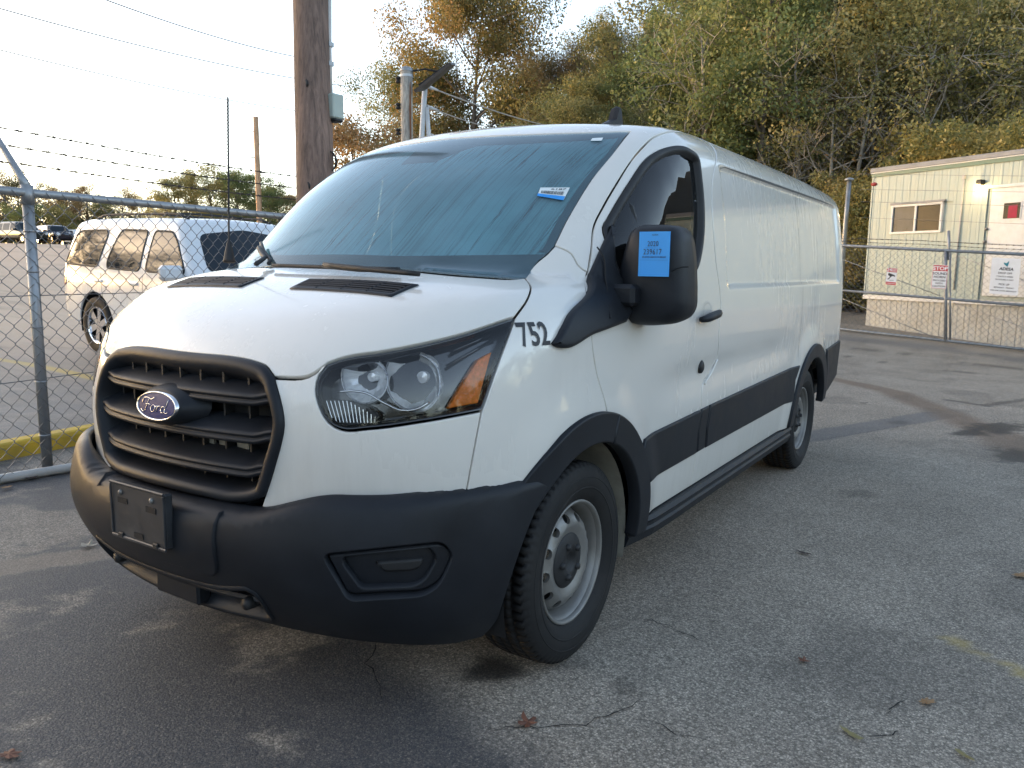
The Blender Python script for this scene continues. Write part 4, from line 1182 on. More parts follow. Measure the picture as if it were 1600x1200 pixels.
# wheels
def tyre_prof():
    P = []
    # (x from tyre centre outward, radius); outer side positive
    P += [(.082, .215), (.100, .232), (.113, .262), (.117, .288), (.113, .315), (.104, .336), (.096, .346)]
    return P
def make_wheel():
    R0 = .356
    prof = [(-p[0], p[1]) for p in tyre_prof()]
    tread = [(-.090, .351), (-.062, .3548), (-.0615, .346), (-.0535, .346), (-.053, .3555), (-.022, R0), (-.0215, .347), (-.0125, .347), (-.012, R0), (.012, R0), (.0125, .347), (.0215, .347), (.022, R0), (.053, .3555), (.0535, .346), (.0615, .346), (.062, .3548), (.090, .351)]
    full = prof + tread + tyre_prof()[::-1]
    n = 70 * 4; m = len(full); V = []; 
    for k in range(n):
        ph = k % 4
        for j, (x_, r_) in enumerate(full):
            a = 2 * PI * (k // 4 + (0, .62, .68, .94)[ph]) / 70
            if len(prof) <= j < len(prof) + len(tread):
                a += .35 * abs(x_) / .09 * 2 * PI / 70 * (1 if x_ > 0 else -1)
                if r_ > .349 and ph in (2, 3) and abs(x_) > .05: r_ -= .007
                elif r_ > .349 and ph in (2,) : r_ -= .0025
            if j in (len(prof) - 1, len(prof) + len(tread)) and ph in (2, 3): r_ -= .003
            V.append((x_, r_ * math.cos(a), r_ * math.sin(a)))
    Fc = [(k * m + i, k * m + i + 1, ((k + 1) % n) * m + i + 1, ((k + 1) % n) * m + i) for k in range(n) for i in range(m - 1)]
    t = mk('tyre', V, Fc, M['rubber'])
    for p_ in t.data.polygons: p_.use_smooth = True
    ring = MB()
    V, Fc = lathe([(.112, .262), (.1155, .264), (.1155, .268), (.112, .270)], 64); ring.add(V, Fc)
    V, Fc = lathe([(.1145, .300), (.117, .302), (.1165, .304), (.1135, .306)], 64); ring.add(V, Fc)
    bead = ring.build('sidewall_ring', M['rubber'], None, True)
    # steel wheel: lip, well and dished disc with oval holes
    mb = MB()
    V, Fc = lathe([(.074, .205), (.090, .208), (.0935, .214), (.092, .219), (.086, .220), (.080, .212), (.074, .203), (.058, .196), (.040, .190), (.018, .186)], 64); mb.add(V, Fc)
    def disc_x(r): return spl(r, [.05, .09, .115, .130, .150, .170, .188], [.058, .062, .073, .077, .070, .050, .018])
    ring = lambda r, n, a0=0: [(r * math.cos(2 * PI * k / n + a0), r * math.sin(2 * PI * k / n + a0)) for k in range(n)]
    loops = [ring(.188, 72), ring(.09, 40)]
    for k in range(12):
        a = 2 * PI * (k + .5) / 12; ca, sa = math.cos(a), math.sin(a)
        loops.append([((.154 + .0155 * math.cos(t)) * ca - .0175 * math.sin(t) * sa, (.154 + .0155 * math.cos(t)) * sa + .0175 * math.sin(t) * ca) for t in np.linspace(0, 2 * PI, 16, endpoint=False)])
    pts2 = [p for l_ in loops for p in l_]; ed = []; c0 = 0
    for l_ in loops: ed += [(c0 + i, c0 + (i + 1) % len(l_)) for i in range(len(l_))]; c0 += len(l_)
    for r in (.10, .112, .124, .132, .172, .180): pts2 += ring(r, 60, r * 40)
    vo, _, fo, _, _, _ = delaunay_2d_cdt([Vector(p) for p in pts2], ed, [], 0, 1e-7)
    vo = np.array([tuple(v) for v in vo]); fo = np.array([list(f) for f in fo]); cen = vo[fo].mean(1)
    ok = inside(cen, np.array(loops[0]))
    for l_ in loops[1:]: ok &= ~inside(cen, np.array(l_))
    rr = np.hypot(vo[:, 0], vo[:, 1])
    mb.add(np.stack([disc_x(rr), vo[:, 0], vo[:, 1]], 1), [tuple(f) for f in fo[ok]])
    for l_ in loops[2:]:
        l_ = np.array(l_); x_ = disc_x(np.hypot(l_[:, 0], l_[:, 1])); n_ = len(l_)
        V = np.concatenate([np.stack([x_, l_[:, 0], l_[:, 1]], 1), np.stack([x_ - .012, l_[:, 0], l_[:, 1]], 1)])
        mb.add(V, [(i, (i + 1) % n_, n_ + (i + 1) % n_, n_ + i) for i in range(n_)])
    rim = mb.build('rim', M['steel'], None, True)
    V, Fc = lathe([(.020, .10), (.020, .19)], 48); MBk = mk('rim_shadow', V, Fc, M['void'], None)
    V, Fc = lathe([(.060, .0), (.066, .012), (.064, .028), (.078, .034), (.080, .060), (.072, .078), (.070, .092), (.066, .098), (.055, .099)], 48)
    cap = mk('hub_cap', V, Fc, M['blackflat'], None, True)
    lugs = []
    for k in range(5):
        a = 2 * PI * k / 5 + .3
        V, Fc = lathe([(.090, 0.), (.089, .011), (.076, .014)], 8)
        lugs.append(mk('cap_boss', np.array(V) + [0, .058 * math.cos(a), .058 * math.sin(a)], Fc, M['blackflat'], None, True))
    return [t, bead, rim, MBk, cap] + lugs
wp = make_wheel()
first = True
for s in (1, -1):
    for yc in (0., 3.30):
        e = bpy.data.objects.new('wheel', None); link(e, van); e.location = (s * .868, yc, 0.352)
        e.rotation_euler = (rng.uniform(0, 6.28) if not first else .35, 0, 0 if s > 0 else PI)
        for o in wp:
            if first: o.parent = e
            else:
                c = o.copy(); link(c, e)
        first = False
# ------------------------------------------------------------------ the yard
def softplus(x, k=2.): return np.log1p(np.exp(np.clip(x / k, -40, 40))) * k
def cam_sd(x, y):
    dx, dy = x - CAM[0], y - CAM[1]
    return dx * RT[0] + dy * RT[1], dx * FW[0] + dy * FW[1]
def G(x, y):
    """height of the tarmac: flat round the van, the lot behind the fence climbs away, the gate end dips to the right"""
    x = np.asarray(x, float); y = np.asarray(y, float)
    q = (x - CAM[0]) * -.9 + (y - CAM[1]) * .43
    z = .045 * softplus(q - 17., 1.5)
    return z - .055 * np.clip(x + .9, -1, 9) * sst(7, 14, y)
def Gp(p): return float(G(p[0], p[1]))
def gpt(u, v):
    """point of the yard seen at a pixel"""
    r = ray(u, v); lo, hi = .5, 120.
    ts = np.concatenate([np.linspace(.5, 30, 400), np.linspace(30, 140, 400)])
    P = CAM + ts[:, None] * r; f = P[:, 2] - G(P[:, 0], P[:, 1])
    i = int(np.argmax(f < 0)) if (f < 0).any() else len(ts) - 1
    a, b = P[i - 1], P[i]; fa, fb = f[i - 1], f[i]
    return a + (b - a) * (fa / (fa - fb) if fa != fb else 0)
def poly_px(L): return np.array([gpt(u, v)[:2] for u, v in L])
def vnoise(P, sc, seed=0):
    """cheap smooth value noise in 2-D"""
    r_ = np.random.default_rng(seed); T = r_.random((64, 64))
    q = P * sc; i = np.floor(q).astype(int); f = q - i; f = f * f * (3 - 2 * f)
    a = T[i[:, 0] % 64, i[:, 1] % 64]; b = T[(i[:, 0] + 1) % 64, i[:, 1] % 64]; c = T[i[:, 0] % 64, (i[:, 1] + 1) % 64]; d = T[(i[:, 0] + 1) % 64, (i[:, 1] + 1) % 64]
    return (a * (1 - f[:, 0]) + b * f[:, 0]) * (1 - f[:, 1]) + (c * (1 - f[:, 0]) + d * f[:, 0]) * f[:, 1]
def fbm(P, sc, seed=0, o=4):
    return sum(vnoise(P, sc * 2 ** k, seed + k) * .5 ** (k + 1) for k in range(o)) / (1 - .5 ** o)
def seg_dist(P, L):
    d = np.full(len(P), 1e9)
    for a, b in zip(L[:-1], L[1:]):
        t = np.clip(((P - a) @ (b - a)) / max((b - a) @ (b - a), 1e-9), 0, 1)
        d = np.minimum(d, np.hypot(*(P - a - t[:, None] * (b - a)).T))
    return d
def graded(a, b, st, lo, hi, g=1.09):
    m = list(np.arange(a, b + 1e-6, st)); s_ = st
    while m[-1] < hi: s_ *= g; m.append(m[-1] + s_)
    s_ = st
    while m[0] > lo: s_ *= g; m.insert(0, m[0] - s_)
    return np.array(m)
gx = graded(-4.5, 3.6, .034, -150, 120); gy = graded(-2.2, 8.2, .034, -60, 190)
X, Y = np.meshgrid(gx, gy); P2 = np.stack([X.ravel(), Y.ravel()], 1)
Zg = G(P2[:, 0], P2[:, 1]) + .006 * (fbm(P2, .9, 3) - .5) * (np.abs(P2[:, 0]) < 12)
nx_, ny_ = len(gx), len(gy)
ii = (np.arange(ny_ - 1)[:, None] * nx_ + np.arange(nx_ - 1)[None]).ravel()
quads = np.stack([ii, ii + 1, ii + nx_ + 1, ii + nx_], 1)
n1 = fbm(P2, 1.1, 11); n2 = fbm(P2, 5., 21); n3 = fbm(P2, 17., 31, 3)
wob = (n1 - .5) * .5 + (n2 - .5) * .16 + (n3 - .5) * .06
# sealcoat on the near left, worn through in patches
bl = poly_px([(1000, 1390), (800, 1200), (690, 1090), (600, 1000)]); bl = np.concatenate([bl, [[-.2, 1.5], [-1.2, 5.], [-2.0, 12.], [-2.0, 60]]])
xb = np.interp(P2[:, 1], bl[:, 1], bl[:, 0])
seal = sst(.35, -.35, (P2[:, 0] - xb) + wob * 1.6)
seal *= 1 - .75 * sst(.50, .64, fbm(P2, 2.1, 41) + (n3 - .5) * .35)
# old tarmac strip that crosses on the left
pl_ = poly_px([(-60, 898), (0, 888), (100, 873), (205, 856), (330, 838)])
dl_ = seg_dist(P2, pl_) + (n2 - .5) * .07 + (n3 - .5) * .05
strip = sst(.125, .085, dl_)
seal *= 1 - strip
# newer smooth strip, right
pr_ = poly_px([(1200, 693), (1270, 682), (1370, 664), (1465, 648)])
patch = sst(.17, .13, seg_dist(P2, pr_) + (n2 - .5) * .06)
# brown wash, oil and damp
br_ = poly_px([(1285, 588), (1330, 598), (1395, 612), (1440, 630), (1480, 645), (1530, 668), (1600, 700), (1680, 725)])
wd = np.interp(P2[:, 1], [3.5, 5, 7, 9], [.55, .42, .26, .12])
brown = sst(1.0, .35, seg_dist(P2, br_) / wd + wob * 1.1) * .9
def blob(u, v, ru, rv, seed, hard=.5, irr=1.0):
    c = gpt(u, v)[:2]; a = gpt(u + ru, v)[:2] - c; b = gpt(u, v + rv)[:2] - c
    Mi = np.linalg.inv(np.stack([a, b], 1)); q = (P2 - c) @ Mi.T
    return sst(1., hard, np.hypot(q[:, 0], q[:, 1]) + (n2 - .5) * irr + (n3 - .5) * irr * .7)
dark = np.maximum.reduce([blob(1560, 668, 62, 11, 1), blob(1512, 676, 36, 11, 2), blob(1585, 712, 60, 16, 3) * .95, blob(775, 1050, 62, 24, 4, .3, 1.5), blob(972, 1075, 36, 20, 5, .2, 1.6) * .55, blob(1350, 770, 38, 7, 6, .2, 1.8) * .4, blob(890, 1040, 60, 14, 7, .2, 1.) * .5, blob(1405, 660, 20, 4, 8) * .5])
drip = sst(.60, .72, fbm(P2, 1.7, 55)) * .28 * (P2[:, 1] > -3)
dark = np.maximum(dark, drip)
for L_, w_ in (([(1300, 541), (1400, 551), (1500, 566), (1620, 580)], .030), ([(1300, 553), (1420, 572), (1520, 583), (1640, 596)], .022), ([(1480, 625), (1540, 634), (1620, 622)], .05), ([(0, 906), (80, 893), (150, 884), (205, 871), (300, 858)], .016)):
    dark = np.maximum(dark, sst(w_ * 1.8, w_ * .5, seg_dist(P2, poly_px(L_)) + (n3 - .5) * w_ * 1.5) * .75)
# darker resurfaced band in front of the gate
gb_ = poly_px([(1250, 524), (1330, 529), (1470, 545), (1640, 568)])
patch = np.maximum(patch, sst(.55, .40, seg_dist(P2, gb_) + (n2 - .5) * .2) * .9)
yl_ = poly_px([(1490, 1000), (1520, 1014), (1600, 1052), (1700, 1100)])
yel = sst(.05, .03, seg_dist(P2, yl_) + (n3 - .5) * .04) * sst(.40, .62, n3 + (n2 - .5) * .4) * .55
y2_ = poly_px([(-40, 556), (30, 566), (90, 578), (150, 592), (240, 612)])
yel = np.maximum(yel, sst(.10, .07, seg_dist(P2, y2_) + (n3 - .5) * .06) * .8)
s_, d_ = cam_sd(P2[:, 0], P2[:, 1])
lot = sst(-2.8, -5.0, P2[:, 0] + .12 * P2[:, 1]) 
lot_glow = lot * sst(6., 17., d_)  # warm low-sun glow on the far lot, painted into its colour
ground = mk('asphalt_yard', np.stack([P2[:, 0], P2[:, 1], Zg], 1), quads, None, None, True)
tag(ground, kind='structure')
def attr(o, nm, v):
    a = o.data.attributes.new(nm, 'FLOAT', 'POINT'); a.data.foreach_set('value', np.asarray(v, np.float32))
for nm, v in (('seal', seal), ('strip', strip), ('patch', patch), ('brown', brown), ('dark', dark), ('yellow', yel), ('lot', lot), ('lot_glow', lot_glow)): attr(ground, nm, v)
def asphalt():
    m, nt, p = new_mat('worn_asphalt'); L = nt.links.new
    tc = N(nt, 'ShaderNodeTexCoord')
    def A(nm): a = N(nt, 'ShaderNodeAttribute', attribute_name=nm); return a.outputs['Fac']
    vo = N(nt, 'ShaderNodeTexVoronoi', inp={'Scale': 135., 'Randomness': 1.}); L(tc.outputs['Object'], vo.inputs['Vector'])
    v2 = N(nt, 'ShaderNodeTexVoronoi', inp={'Scale': 330., 'Randomness': 1.}); L(tc.outputs['Object'], v2.inputs['Vector'])
    no = N(nt, 'ShaderNodeTexNoise', inp={'Scale': 1.3, 'Detail': 9., 'Roughness': .65}); L(tc.outputs['Object'], no.inputs['Vector'])
    sep = N(nt, 'ShaderNodeSeparateColor'); L(vo.outputs['Color'], sep.inputs[0])
    sep2 = N(nt, 'ShaderNodeSeparateColor'); L(v2.outputs['Color'], sep2.inputs[0])
    # chips of aggregate, each its own shade, dark binder between
    ramp = N(nt, 'ShaderNodeValToRGB'); cr = ramp.color_ramp
    cr.elements[0].position = .0; cr.elements[0].color = (0.107, 0.092, 0.076, 1)
    cr.elements[1].position = 1.; cr.elements[1].color = (0.719, 0.619, 0.506, 1)
    for q, c in ((.35, (0.261, 0.225, 0.184, 1)), (.65, (0.389, 0.334, 0.272, 1)), (.85, (0.522, 0.446, 0.363, 1))):
        e = cr.elements.new(q); e.color = c
    av = N(nt, 'ShaderNodeMath', operation='MULTIPLY_ADD'); L(sep2.outputs[0], av.inputs[0]); av.inputs[1].default_value = .45
    hv = N(nt, 'ShaderNodeMath', operation='MULTIPLY'); L(sep.outputs[0], hv.inputs[0]); hv.inputs[1].default_value = .62; L(hv.outputs[0], av.inputs[2])
    L(av.outputs[0], ramp.inputs[0])
    edge = N(nt, 'ShaderNodeMapRange', inp={1: .0, 2: .6, 3: 1.08, 4: .45}); L(vo.outputs['Distance'], edge.inputs[0])
    def mixc(fac, a, b, bt='MIX'):
        x = N(nt, 'ShaderNodeMix', data_type='RGBA', blend_type=bt)
        if hasattr(fac, 'links'): L(fac, x.inputs[0])
        else: x.inputs[0].default_value = fac
        for s, k in ((a, 6), (b, 7)):
            if hasattr(s, 'links'): L(s, x.inputs[k])
            else: x.inputs[k].default_value = (*s, 1)
        return x.outputs[2]
    def mul(a, b):
        x = N(nt, 'ShaderNodeMath', operation='MULTIPLY')
        for s, k in ((a, 0), (b, 1)):
            if hasattr(s, 'links'): L(s, x.inputs[k])
            else: x.inputs[k].default_value = s
        return x.outputs[0]
    col = mixc(.8, ramp.outputs[0], edge.outputs[0], 'MULTIPLY')
    big = N(nt, 'ShaderNodeMapRange', inp={1: .3, 2: .7, 3: 1.0, 4: 1.42}); L(no.outputs[0], big.inputs[0])
    col = mixc(1., col, big.outputs[0], 'MULTIPLY')
    sealc = mixc(.11, (.026, .034, .046), col)
    sm = N(nt, 'ShaderNodeMapRange', inp={1: .25, 2: .8, 3: 1., 4: .72}); L(sep2.outputs[1], sm.inputs[0])
    col = mixc(mul(A('seal'), mul(sm.outputs[0], 1.)), col, sealc)
    col = mixc(mul(A('strip'), .6), col, (.20, .165, .135))
    col = mixc(mul(A('patch'), .62), col, (.115, .118, .124))
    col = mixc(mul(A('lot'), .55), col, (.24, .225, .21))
    col = mixc(mul(A('lot_glow'), .9), col, (.58, .41, .28))
    col = mixc(mul(A('brown'), .8), col, (.15, .10, .068))
    col = mixc(mul(A('yellow'), .8), col, (.6, .42, .10))
    col = mixc(mul(A('dark'), .86), col, (.016, .015, .015))
    L(col, p.inputs['Base Color'])
    rg = N(nt, 'ShaderNodeMapRange', inp={1: 0., 2: 1., 3: .72, 4: .62}); L(A('seal'), rg.inputs[0])
    r2 = N(nt, 'ShaderNodeMath', operation='MULTIPLY_ADD'); L(A('dark'), r2.inputs[0]); r2.inputs[1].default_value = -.16; L(rg.outputs[0], r2.inputs[2])
    L(r2.outputs[0], p.inputs['Roughness'])
    p.inputs['Specular IOR Level'].default_value = .35
    hgt = N(nt, 'ShaderNodeMath', operation='MULTIPLY_ADD'); L(vo.outputs['Distance'], hgt.inputs[0]); hgt.inputs[1].default_value = -1.; L(sep2.outputs[0], hgt.inputs[2])
    bp_ = N(nt, 'ShaderNodeBump', inp={'Strength': .5, 'Distance': .003}); L(hgt.outputs[0], bp_.inputs['Height']); L(bp_.outputs[0], p.inputs['Normal'])
    return m
ground.data.materials.append(asphalt())
# cracks: thin dark fissures
M['crack'] = simple('crack_shadow', (.012, .012, .012), .9)
def crack(L, w=.006):
    P = []
    for (a, b) in zip(L[:-1], L[1:]):
        A_, B_ = gpt(*a), gpt(*b); n = max(3, int(np.linalg.norm(B_ - A_) / .03))
        for i in range(n):
            t = i / n; q = A_ + (B_ - A_) * t + np.array([*rng.normal(0, .007, 2), 0]); P.append(q)
    P.append(gpt(*L[-1])); V = []; Fc = []
    for i, q in enumerate(P):
        t = P[min(i + 1, len(P) - 1)] - P[max(i - 1, 0)]; nn = np.array([-t[1], t[0]]) / (np.hypot(t[0], t[1]) + 1e-9)
        ww = w * (.25 + .75 * rng.random()) * min(1, 4 * min(i, len(P) - 1 - i) / len(P) + .2)
        z = Gp(q) + .0055
        V += [(q[0] + nn[0] * ww, q[1] + nn[1] * ww, z), (q[0] - nn[0] * ww, q[1] - nn[1] * ww, z)]
        if i: k = 2 * i; Fc.append((k - 2, k - 1, k + 1, k))
    mk('crack', V, Fc, M['crack'], ground)
for L_ in ([(607, 985), (586, 1015), (575, 1040), (590, 1065), (597, 1095)], [(760, 1139), (840, 1138), (915, 1136), (960, 1112), (1010, 1098)],
           [(996, 965), (1030, 975), (1070, 990), (1100, 1005)], [(1420, 1095), (1395, 1105), (1384, 1118)], [(1360, 1155), (1385, 1150), (1405, 1145)],
           [(1010, 1120), (1060, 1150), (1110, 1160)], [(1500, 636), (1540, 632), (1580, 628)], [(180, 980), (235, 955), (290, 948)], [(1272, 690), (1330, 680), (1400, 668), (1450, 660)]):
    crack(L_, .0028)
# painted kerb beyond the fence
M['kerb_yellow'] = simple('worn_yellow_paint', (.60, .38, .035), .7, var=.2, scale=5, bump=.3, bscale=40, dirt=(.24, .17, .06), dirt_amt=.7)
ka, kb = gpt(-60, 733), gpt(150, 690)
kd = (kb - ka) / np.linalg.norm(kb - ka); kn = np.array([-kd[1], kd[0], 0]); kn /= np.linalg.norm(kn)
if np.dot(kn, np.array([*FW, 0])) < 0: kn = -kn
kerb = MB(); prof = [(0, -.02), (.0, .085), (.012, .105), (.03, .115), (.13, .117), (.15, .105), (.155, -.02)]
V = []; kk = len(prof); sg = np.linspace(-1.5, 5.5, 29)
for i, t in enumerate(sg):
    c = ka + kd * t
    for (a, h) in prof: V.append((c[0] + kn[0] * a + float(rng.normal(0, .002)), c[1] + kn[1] * a + float(rng.normal(0, .002)), Gp(c) + h))
tag(mk('parking_kerb', V, [(i * kk + j, (i + 1) * kk + j, (i + 1) * kk + j + 1, i * kk + j + 1) for i in range(28) for j in range(kk - 1)] + [tuple(range(kk)), tuple(range(28 * kk, 29 * kk))[::-1]], M['kerb_yellow']),
    'long yellow painted kerb on the far side of the left fence', 'kerb')
# pale conduit lying along the fence foot
M['conduit'] = simple('weathered_pvc', (.46, .45, .43), .5, var=.15, dirt=(.2, .17, .13), dirt_amt=.5)
q = [gpt(-80, 771), gpt(0, 756), gpt(60, 746), gpt(115, 737), gpt(200, 722)]
tag(MB().tube([(p[0], p[1], p[2] + .03) for p in q], .030, 10).build('conduit_pipe', M['conduit'], None, True), 'pale conduit pipe lying on the ground along the left fence', 'pipe')
# fallen leaves
def leaf_mat(nm, c): return simple(nm, c, .7, var=.25, scale=40, bump=.2, bscale=80)
LM = {'tan': leaf_mat('tan_leaf', (.30, .17, .08)), 'pale': leaf_mat('pale_leaf', (.42, .37, .29)), 'olive': leaf_mat('olive_leaf', (.23, .20, .09)), 'dark': leaf_mat('dark_leaf', (.05, .035, .03)), 'rust': leaf_mat('rust_leaf', (.16, .065, .04))}
def leaf(u, v, size, rot, shape, mat, label, z=0.):
    c = gpt(u, v)
    if shape == 'oak': rad = lambda t: .55 + .32 * abs(math.cos(3.5 * t)) + .12 * math.cos(t); asp = .62
    elif shape == 'maple': rad = lambda t: .45 + .55 * abs(math.cos(2.5 * t)) ** 1.5; asp = .95
    else: rad = lambda t: 1.; asp = .28
    n = 28; V = [(0, 0, .012)]; Fc = []
    for k in range(n):
        t = 2 * PI * k / n; r_ = rad(t) * (1 + .1 * rng.normal())
        x_, y_ = r_ * math.cos(t), asp * r_ * math.sin(t)
        V.append((x_ * size, y_ * size, .006 + size * (.22 * y_ ** 2 * 2 + .12 * x_ ** 2 + .05 * rng.random())))
    Fc = [(0, 1 + k, 1 + (k + 1) % n) for k in range(n)]
    o = mk('fallen_leaf', V, Fc, LM[mat], None, False)
    o.location = (c[0], c[1], Gp(c) + z); o.rotation_euler = (0, 0, rot)
    tag(o, label, 'leaf', 'fallen leaves on the asphalt')
leaf(1447, 1100, .034, .3 + .57, 'oak', 'tan', 'tan oak leaf lying on the asphalt at lower right')
leaf(1330, 1150, .040, 2.6, 'long', 'olive', 'long dull olive leaf on the asphalt, left of the tan oak leaf')
leaf(1506, 1183, .034, 2.5, 'long', 'olive', 'slim olive leaf at the bottom right corner of the asphalt')
leaf(1256, 866, .040, 2.9, 'long', 'dark', 'dark curled leaf on the asphalt to the right of the front wheel')
leaf(825, 1133, .036, 1.4, 'maple', 'rust', 'rusty brown leaf on the asphalt below the front wheel')
leaf(1594, 902, .050, .6, 'oak', 'tan', 'tan leaf at the right edge of the asphalt')
leaf(138, 855, .040, .9, 'maple', 'pale', 'pale cream leaf on the old tarmac strip by the bumper')
leaf(1350, 631, .05, .8, 'long', 'dark', 'dark sliver of a leaf on the asphalt behind the rear wheel')
leaf(1255, 1035, .022, .3, 'maple', 'rust', 'small rust coloured leaf on the asphalt, upper left of the olive leaf')
leaf(14, 1183, .04, .3, 'oak', 'rust', 'reddish leaf at the bottom left corner of the asphalt')
for k, (u, v, mt, lb) in enumerate([(8, 748, 'rust', 'reddish leaf piled against the conduit, leftmost one'), (22, 751, 'tan', 'tan leaf lying half under the conduit by the fence'), (33, 744, 'rust', 'curled rust leaf behind the conduit near the fence post'), (48, 750, 'dark', 'dark dry leaf touching the conduit left of the post'), (12, 764, 'tan', 'flat tan leaf in front of the conduit'), (57, 738, 'pale', 'pale leaf scrap at the foot of the fence post')]):
    leaf(u, v, .045, k * 1.3, 'maple' if k % 2 else 'oak', mt, lb, .004)
# ------------------------------------------------------------------ chain-link fences
M['galv'] = simple('galvanised_steel', (.30, .315, .33), .45, .55, var=.2, scale=6, bump=.03, bscale=50, dirt=(.17, .16, .14), dirt_amt=.5)
M['wire'] = simple('weathered_wire', (.17, .175, .18), .5, .5, var=.2)
M['barb'] = simple('rusty_wire', (.085, .075, .068), .65, .3, var=.3)
def link_wire(h, p=.055, r=.0026, name='wire'):
    """one zig-zag strand of chain link, p = half a diamond"""
    n = int(h / p); P = []
    for i in range(n + 1):
        x = (p / 2 + r * .6) * (1 if i % 2 else -1); z = i * p
        k = .08
        P.append((x, (r * 1.1) * (1 if i % 2 else -1), z - p * k)); P.append((x, -(r * 1.1) * (1 if i % 2 else -1), z + p * k))
    V, F = tube_geo(P, r, 3, False)
    me = bpy.data.meshes.new(name); me.from_pydata(V, [], F); me.materials.append(M['wire'])
    return me
def barbed(parent, a, b, name='barbed_wire'):
    a, b = np.array(a, float), np.array(b, float); Ln = np.linalg.norm(b - a); n = int(Ln / .03)
    t = (b - a) / Ln; s1 = np.cross(t, [0, 0, 1.]); s1 /= np.linalg.norm(s1); s2 = np.cross(s1, t)
    mb = MB()
    for ph in (0, PI):
        P = []
        for i in range(n + 1):
            w_ = i / n; sag = -.02 * math.sin(PI * ((w_ * Ln / 3.05) % 1))
            P.append(a + (b - a) * w_ + s1 * .0028 * math.cos(i * .9 + ph) + s2 * (.0028 * math.sin(i * .9 + ph) + sag))
        mb.tube(P, .0032, 3, False)
    for d in np.arange(.06, Ln, .125):
        sag = -.02 * math.sin(PI * ((d / 3.05) % 1)); c = a + t * d + s2 * sag
        an = rng.random() * 6.28
        for q in (0, 1.3):
            e = s1 * math.cos(an + q) + s2 * math.sin(an + q)
            mb.tube([c - e * .017 + t * .006, c + e * .017 - t * .006], .0028, 3, False)
        mb.tube([c - t * .012, c + t * .012], .0062, 4)
    return mb.build(name, M['barb'], parent)
FB = gpt(75, 738)
fdir = np.array([-.144, .99]); fdir /= np.linalg.norm(fdir)
FH = 1.785
fence = thing('chain_link_fence', 'chain link fence with barbed wire on top to the left of the van', 'fence', (FB[0], FB[1], FB[2]), (0, 0, math.atan2(fdir[1], fdir[0])))
# local x runs along the fence away from the camera, local +y to the lot side
mb = MB()
def fpost(x, main):
    V = MB().tube([(x, 0, -.02), (x, 0, FH + .02)], .033, 16)
    p_ = V.build('post', M['galv'], fence, True)
    c = MB().tube([(x, 0, FH - .07), (x, 0, FH + .045)], [.040, .036], 14); c.build('post_cap', M['galv'], p_, True)
    for z in (.25, .60, .95, 1.30, 1.55):
        MB().tube([(x, 0, z - .006), (x, 0, z + .006)], .0355, 14).build('tie_band', M['galv'], p_, True)
    arm = MB().tube([(x, .0, FH + .03), (x, .05, FH + .10), (x, .32, FH + .43)], [.030, .024, .018], 8)
    arm.build('barb_arm', M['galv'], fence, True)
for x in (-2.95, 0, 3.05, 6.1, 9.15): fpost(x, True)
MB().tube([(-3.2, 0, FH), (9.3, 0, FH)], .026, 14).build('top_rail', M['galv'], fence, True)
for y_, z_ in ((.12, .185), (.215, .30), (.315, .42)):
    barbed(fence, (-3.0, y_, FH + z_), (9.2, y_, FH + z_))
for z_ in (.02, .62, 1.15):
    MB().tube([(-3.2, -.012, z_), (9.3, -.012, z_)], .0028, 4).build('tension_wire', M['wire'], fence)
mesh_a = link_wire(FH + .015)
me_names = []
x = -3.0; k = 0
while x < 9.2:
    o = bpy.data.objects.new('wire', mesh_a); link(o, fence)
    o.location = (x, -.03, (.0 if k % 2 else -.055) + .03)
    if True: pass
    x += .055; k += 1
# ------------------------------------------------------------------ gate and fence by the office trailer
gl0, gl1, gr0, gr1 = at(1320, 516.5, 17.9), at(1320, 384, 17.9), at(1600, 547.5, 15.65), at(1600, 397.5, 15.65)
gx_ = (gr0 - gl0); gLen = float(np.linalg.norm(gx_[:2])); gdir = gx_ / np.linalg.norm(gx_)
gate = thing('chain_link_gate', 'long chain link gate panel with a sloping brace in front of the office trailer', 'gate')
def gp(u, h):
    """u metres along from the left end, h from 0 (bottom rail) to 1 (top rail)"""
    t = u / np.linalg.norm(gx_)
    b = gl0 + gx_ * t; tp = gl1 + (gr1 - gl1) * t
    return b + (tp - b) * h
GL = float(np.linalg.norm(gx_)); u0, u1 = -4.5, GL + 3.0
gn = np.cross(gdir, [0, 0, 1.]); gn /= np.linalg.norm(gn)
if np.dot(gn[:2], FW) > 0: gn = -gn            # towards the camera
def gtube(nm, a, b, r, par=gate, n=10): return MB().tube([a, b], r, n).build(nm, M['galv'], par, True)
gtube('top_rail', gp(u0, 1), gp(u1, 1), .034)
gtube('middle_rail', gp(u0, .47), gp(u1, .47), .030)
gtube('bottom_rail', gp(u0, .012), gp(u1, .012), .030)
ts_ = [GL * (1481 - 1320) / 280 * 1.035]
stile = ts_[0]
for u_ in (stile - 2.9 * 1.0, stile, stile + 2.9):
    gtube('stile', gp(u_, 0), gp(u_, 1.0), .034)
    gtube('stile', gp(u_ + .085, 0), gp(u_ + .085, 1.0), .020)
gtube('hanger_post', gp(stile + .05, .9) - gn * .05, gp(stile + .05, 1.22) - gn * .05, .032)
def gtie(a, b): gtube('brace_rod', a + gn * .02, b + gn * .02, .008, gate, 6)
gtie(gp(stile - 2.6, .46), gp(stile - .12, .02)); gtie(gp(stile + .12, .97), gp(stile + 2.75, .48)); gtie(gp(stile - 2.8, .95), gp(stile - .1, .5)); gtie(gp(stile + .15, .44), gp(stile + 2.7, .03))
Hg = float(np.linalg.norm(gl1 - gl0))
mesh_g = link_wire(Hg + .06, .066, .0026)
ang = math.atan2(gdir[1], gdir[0])
k = 0; u_ = u0 + .6
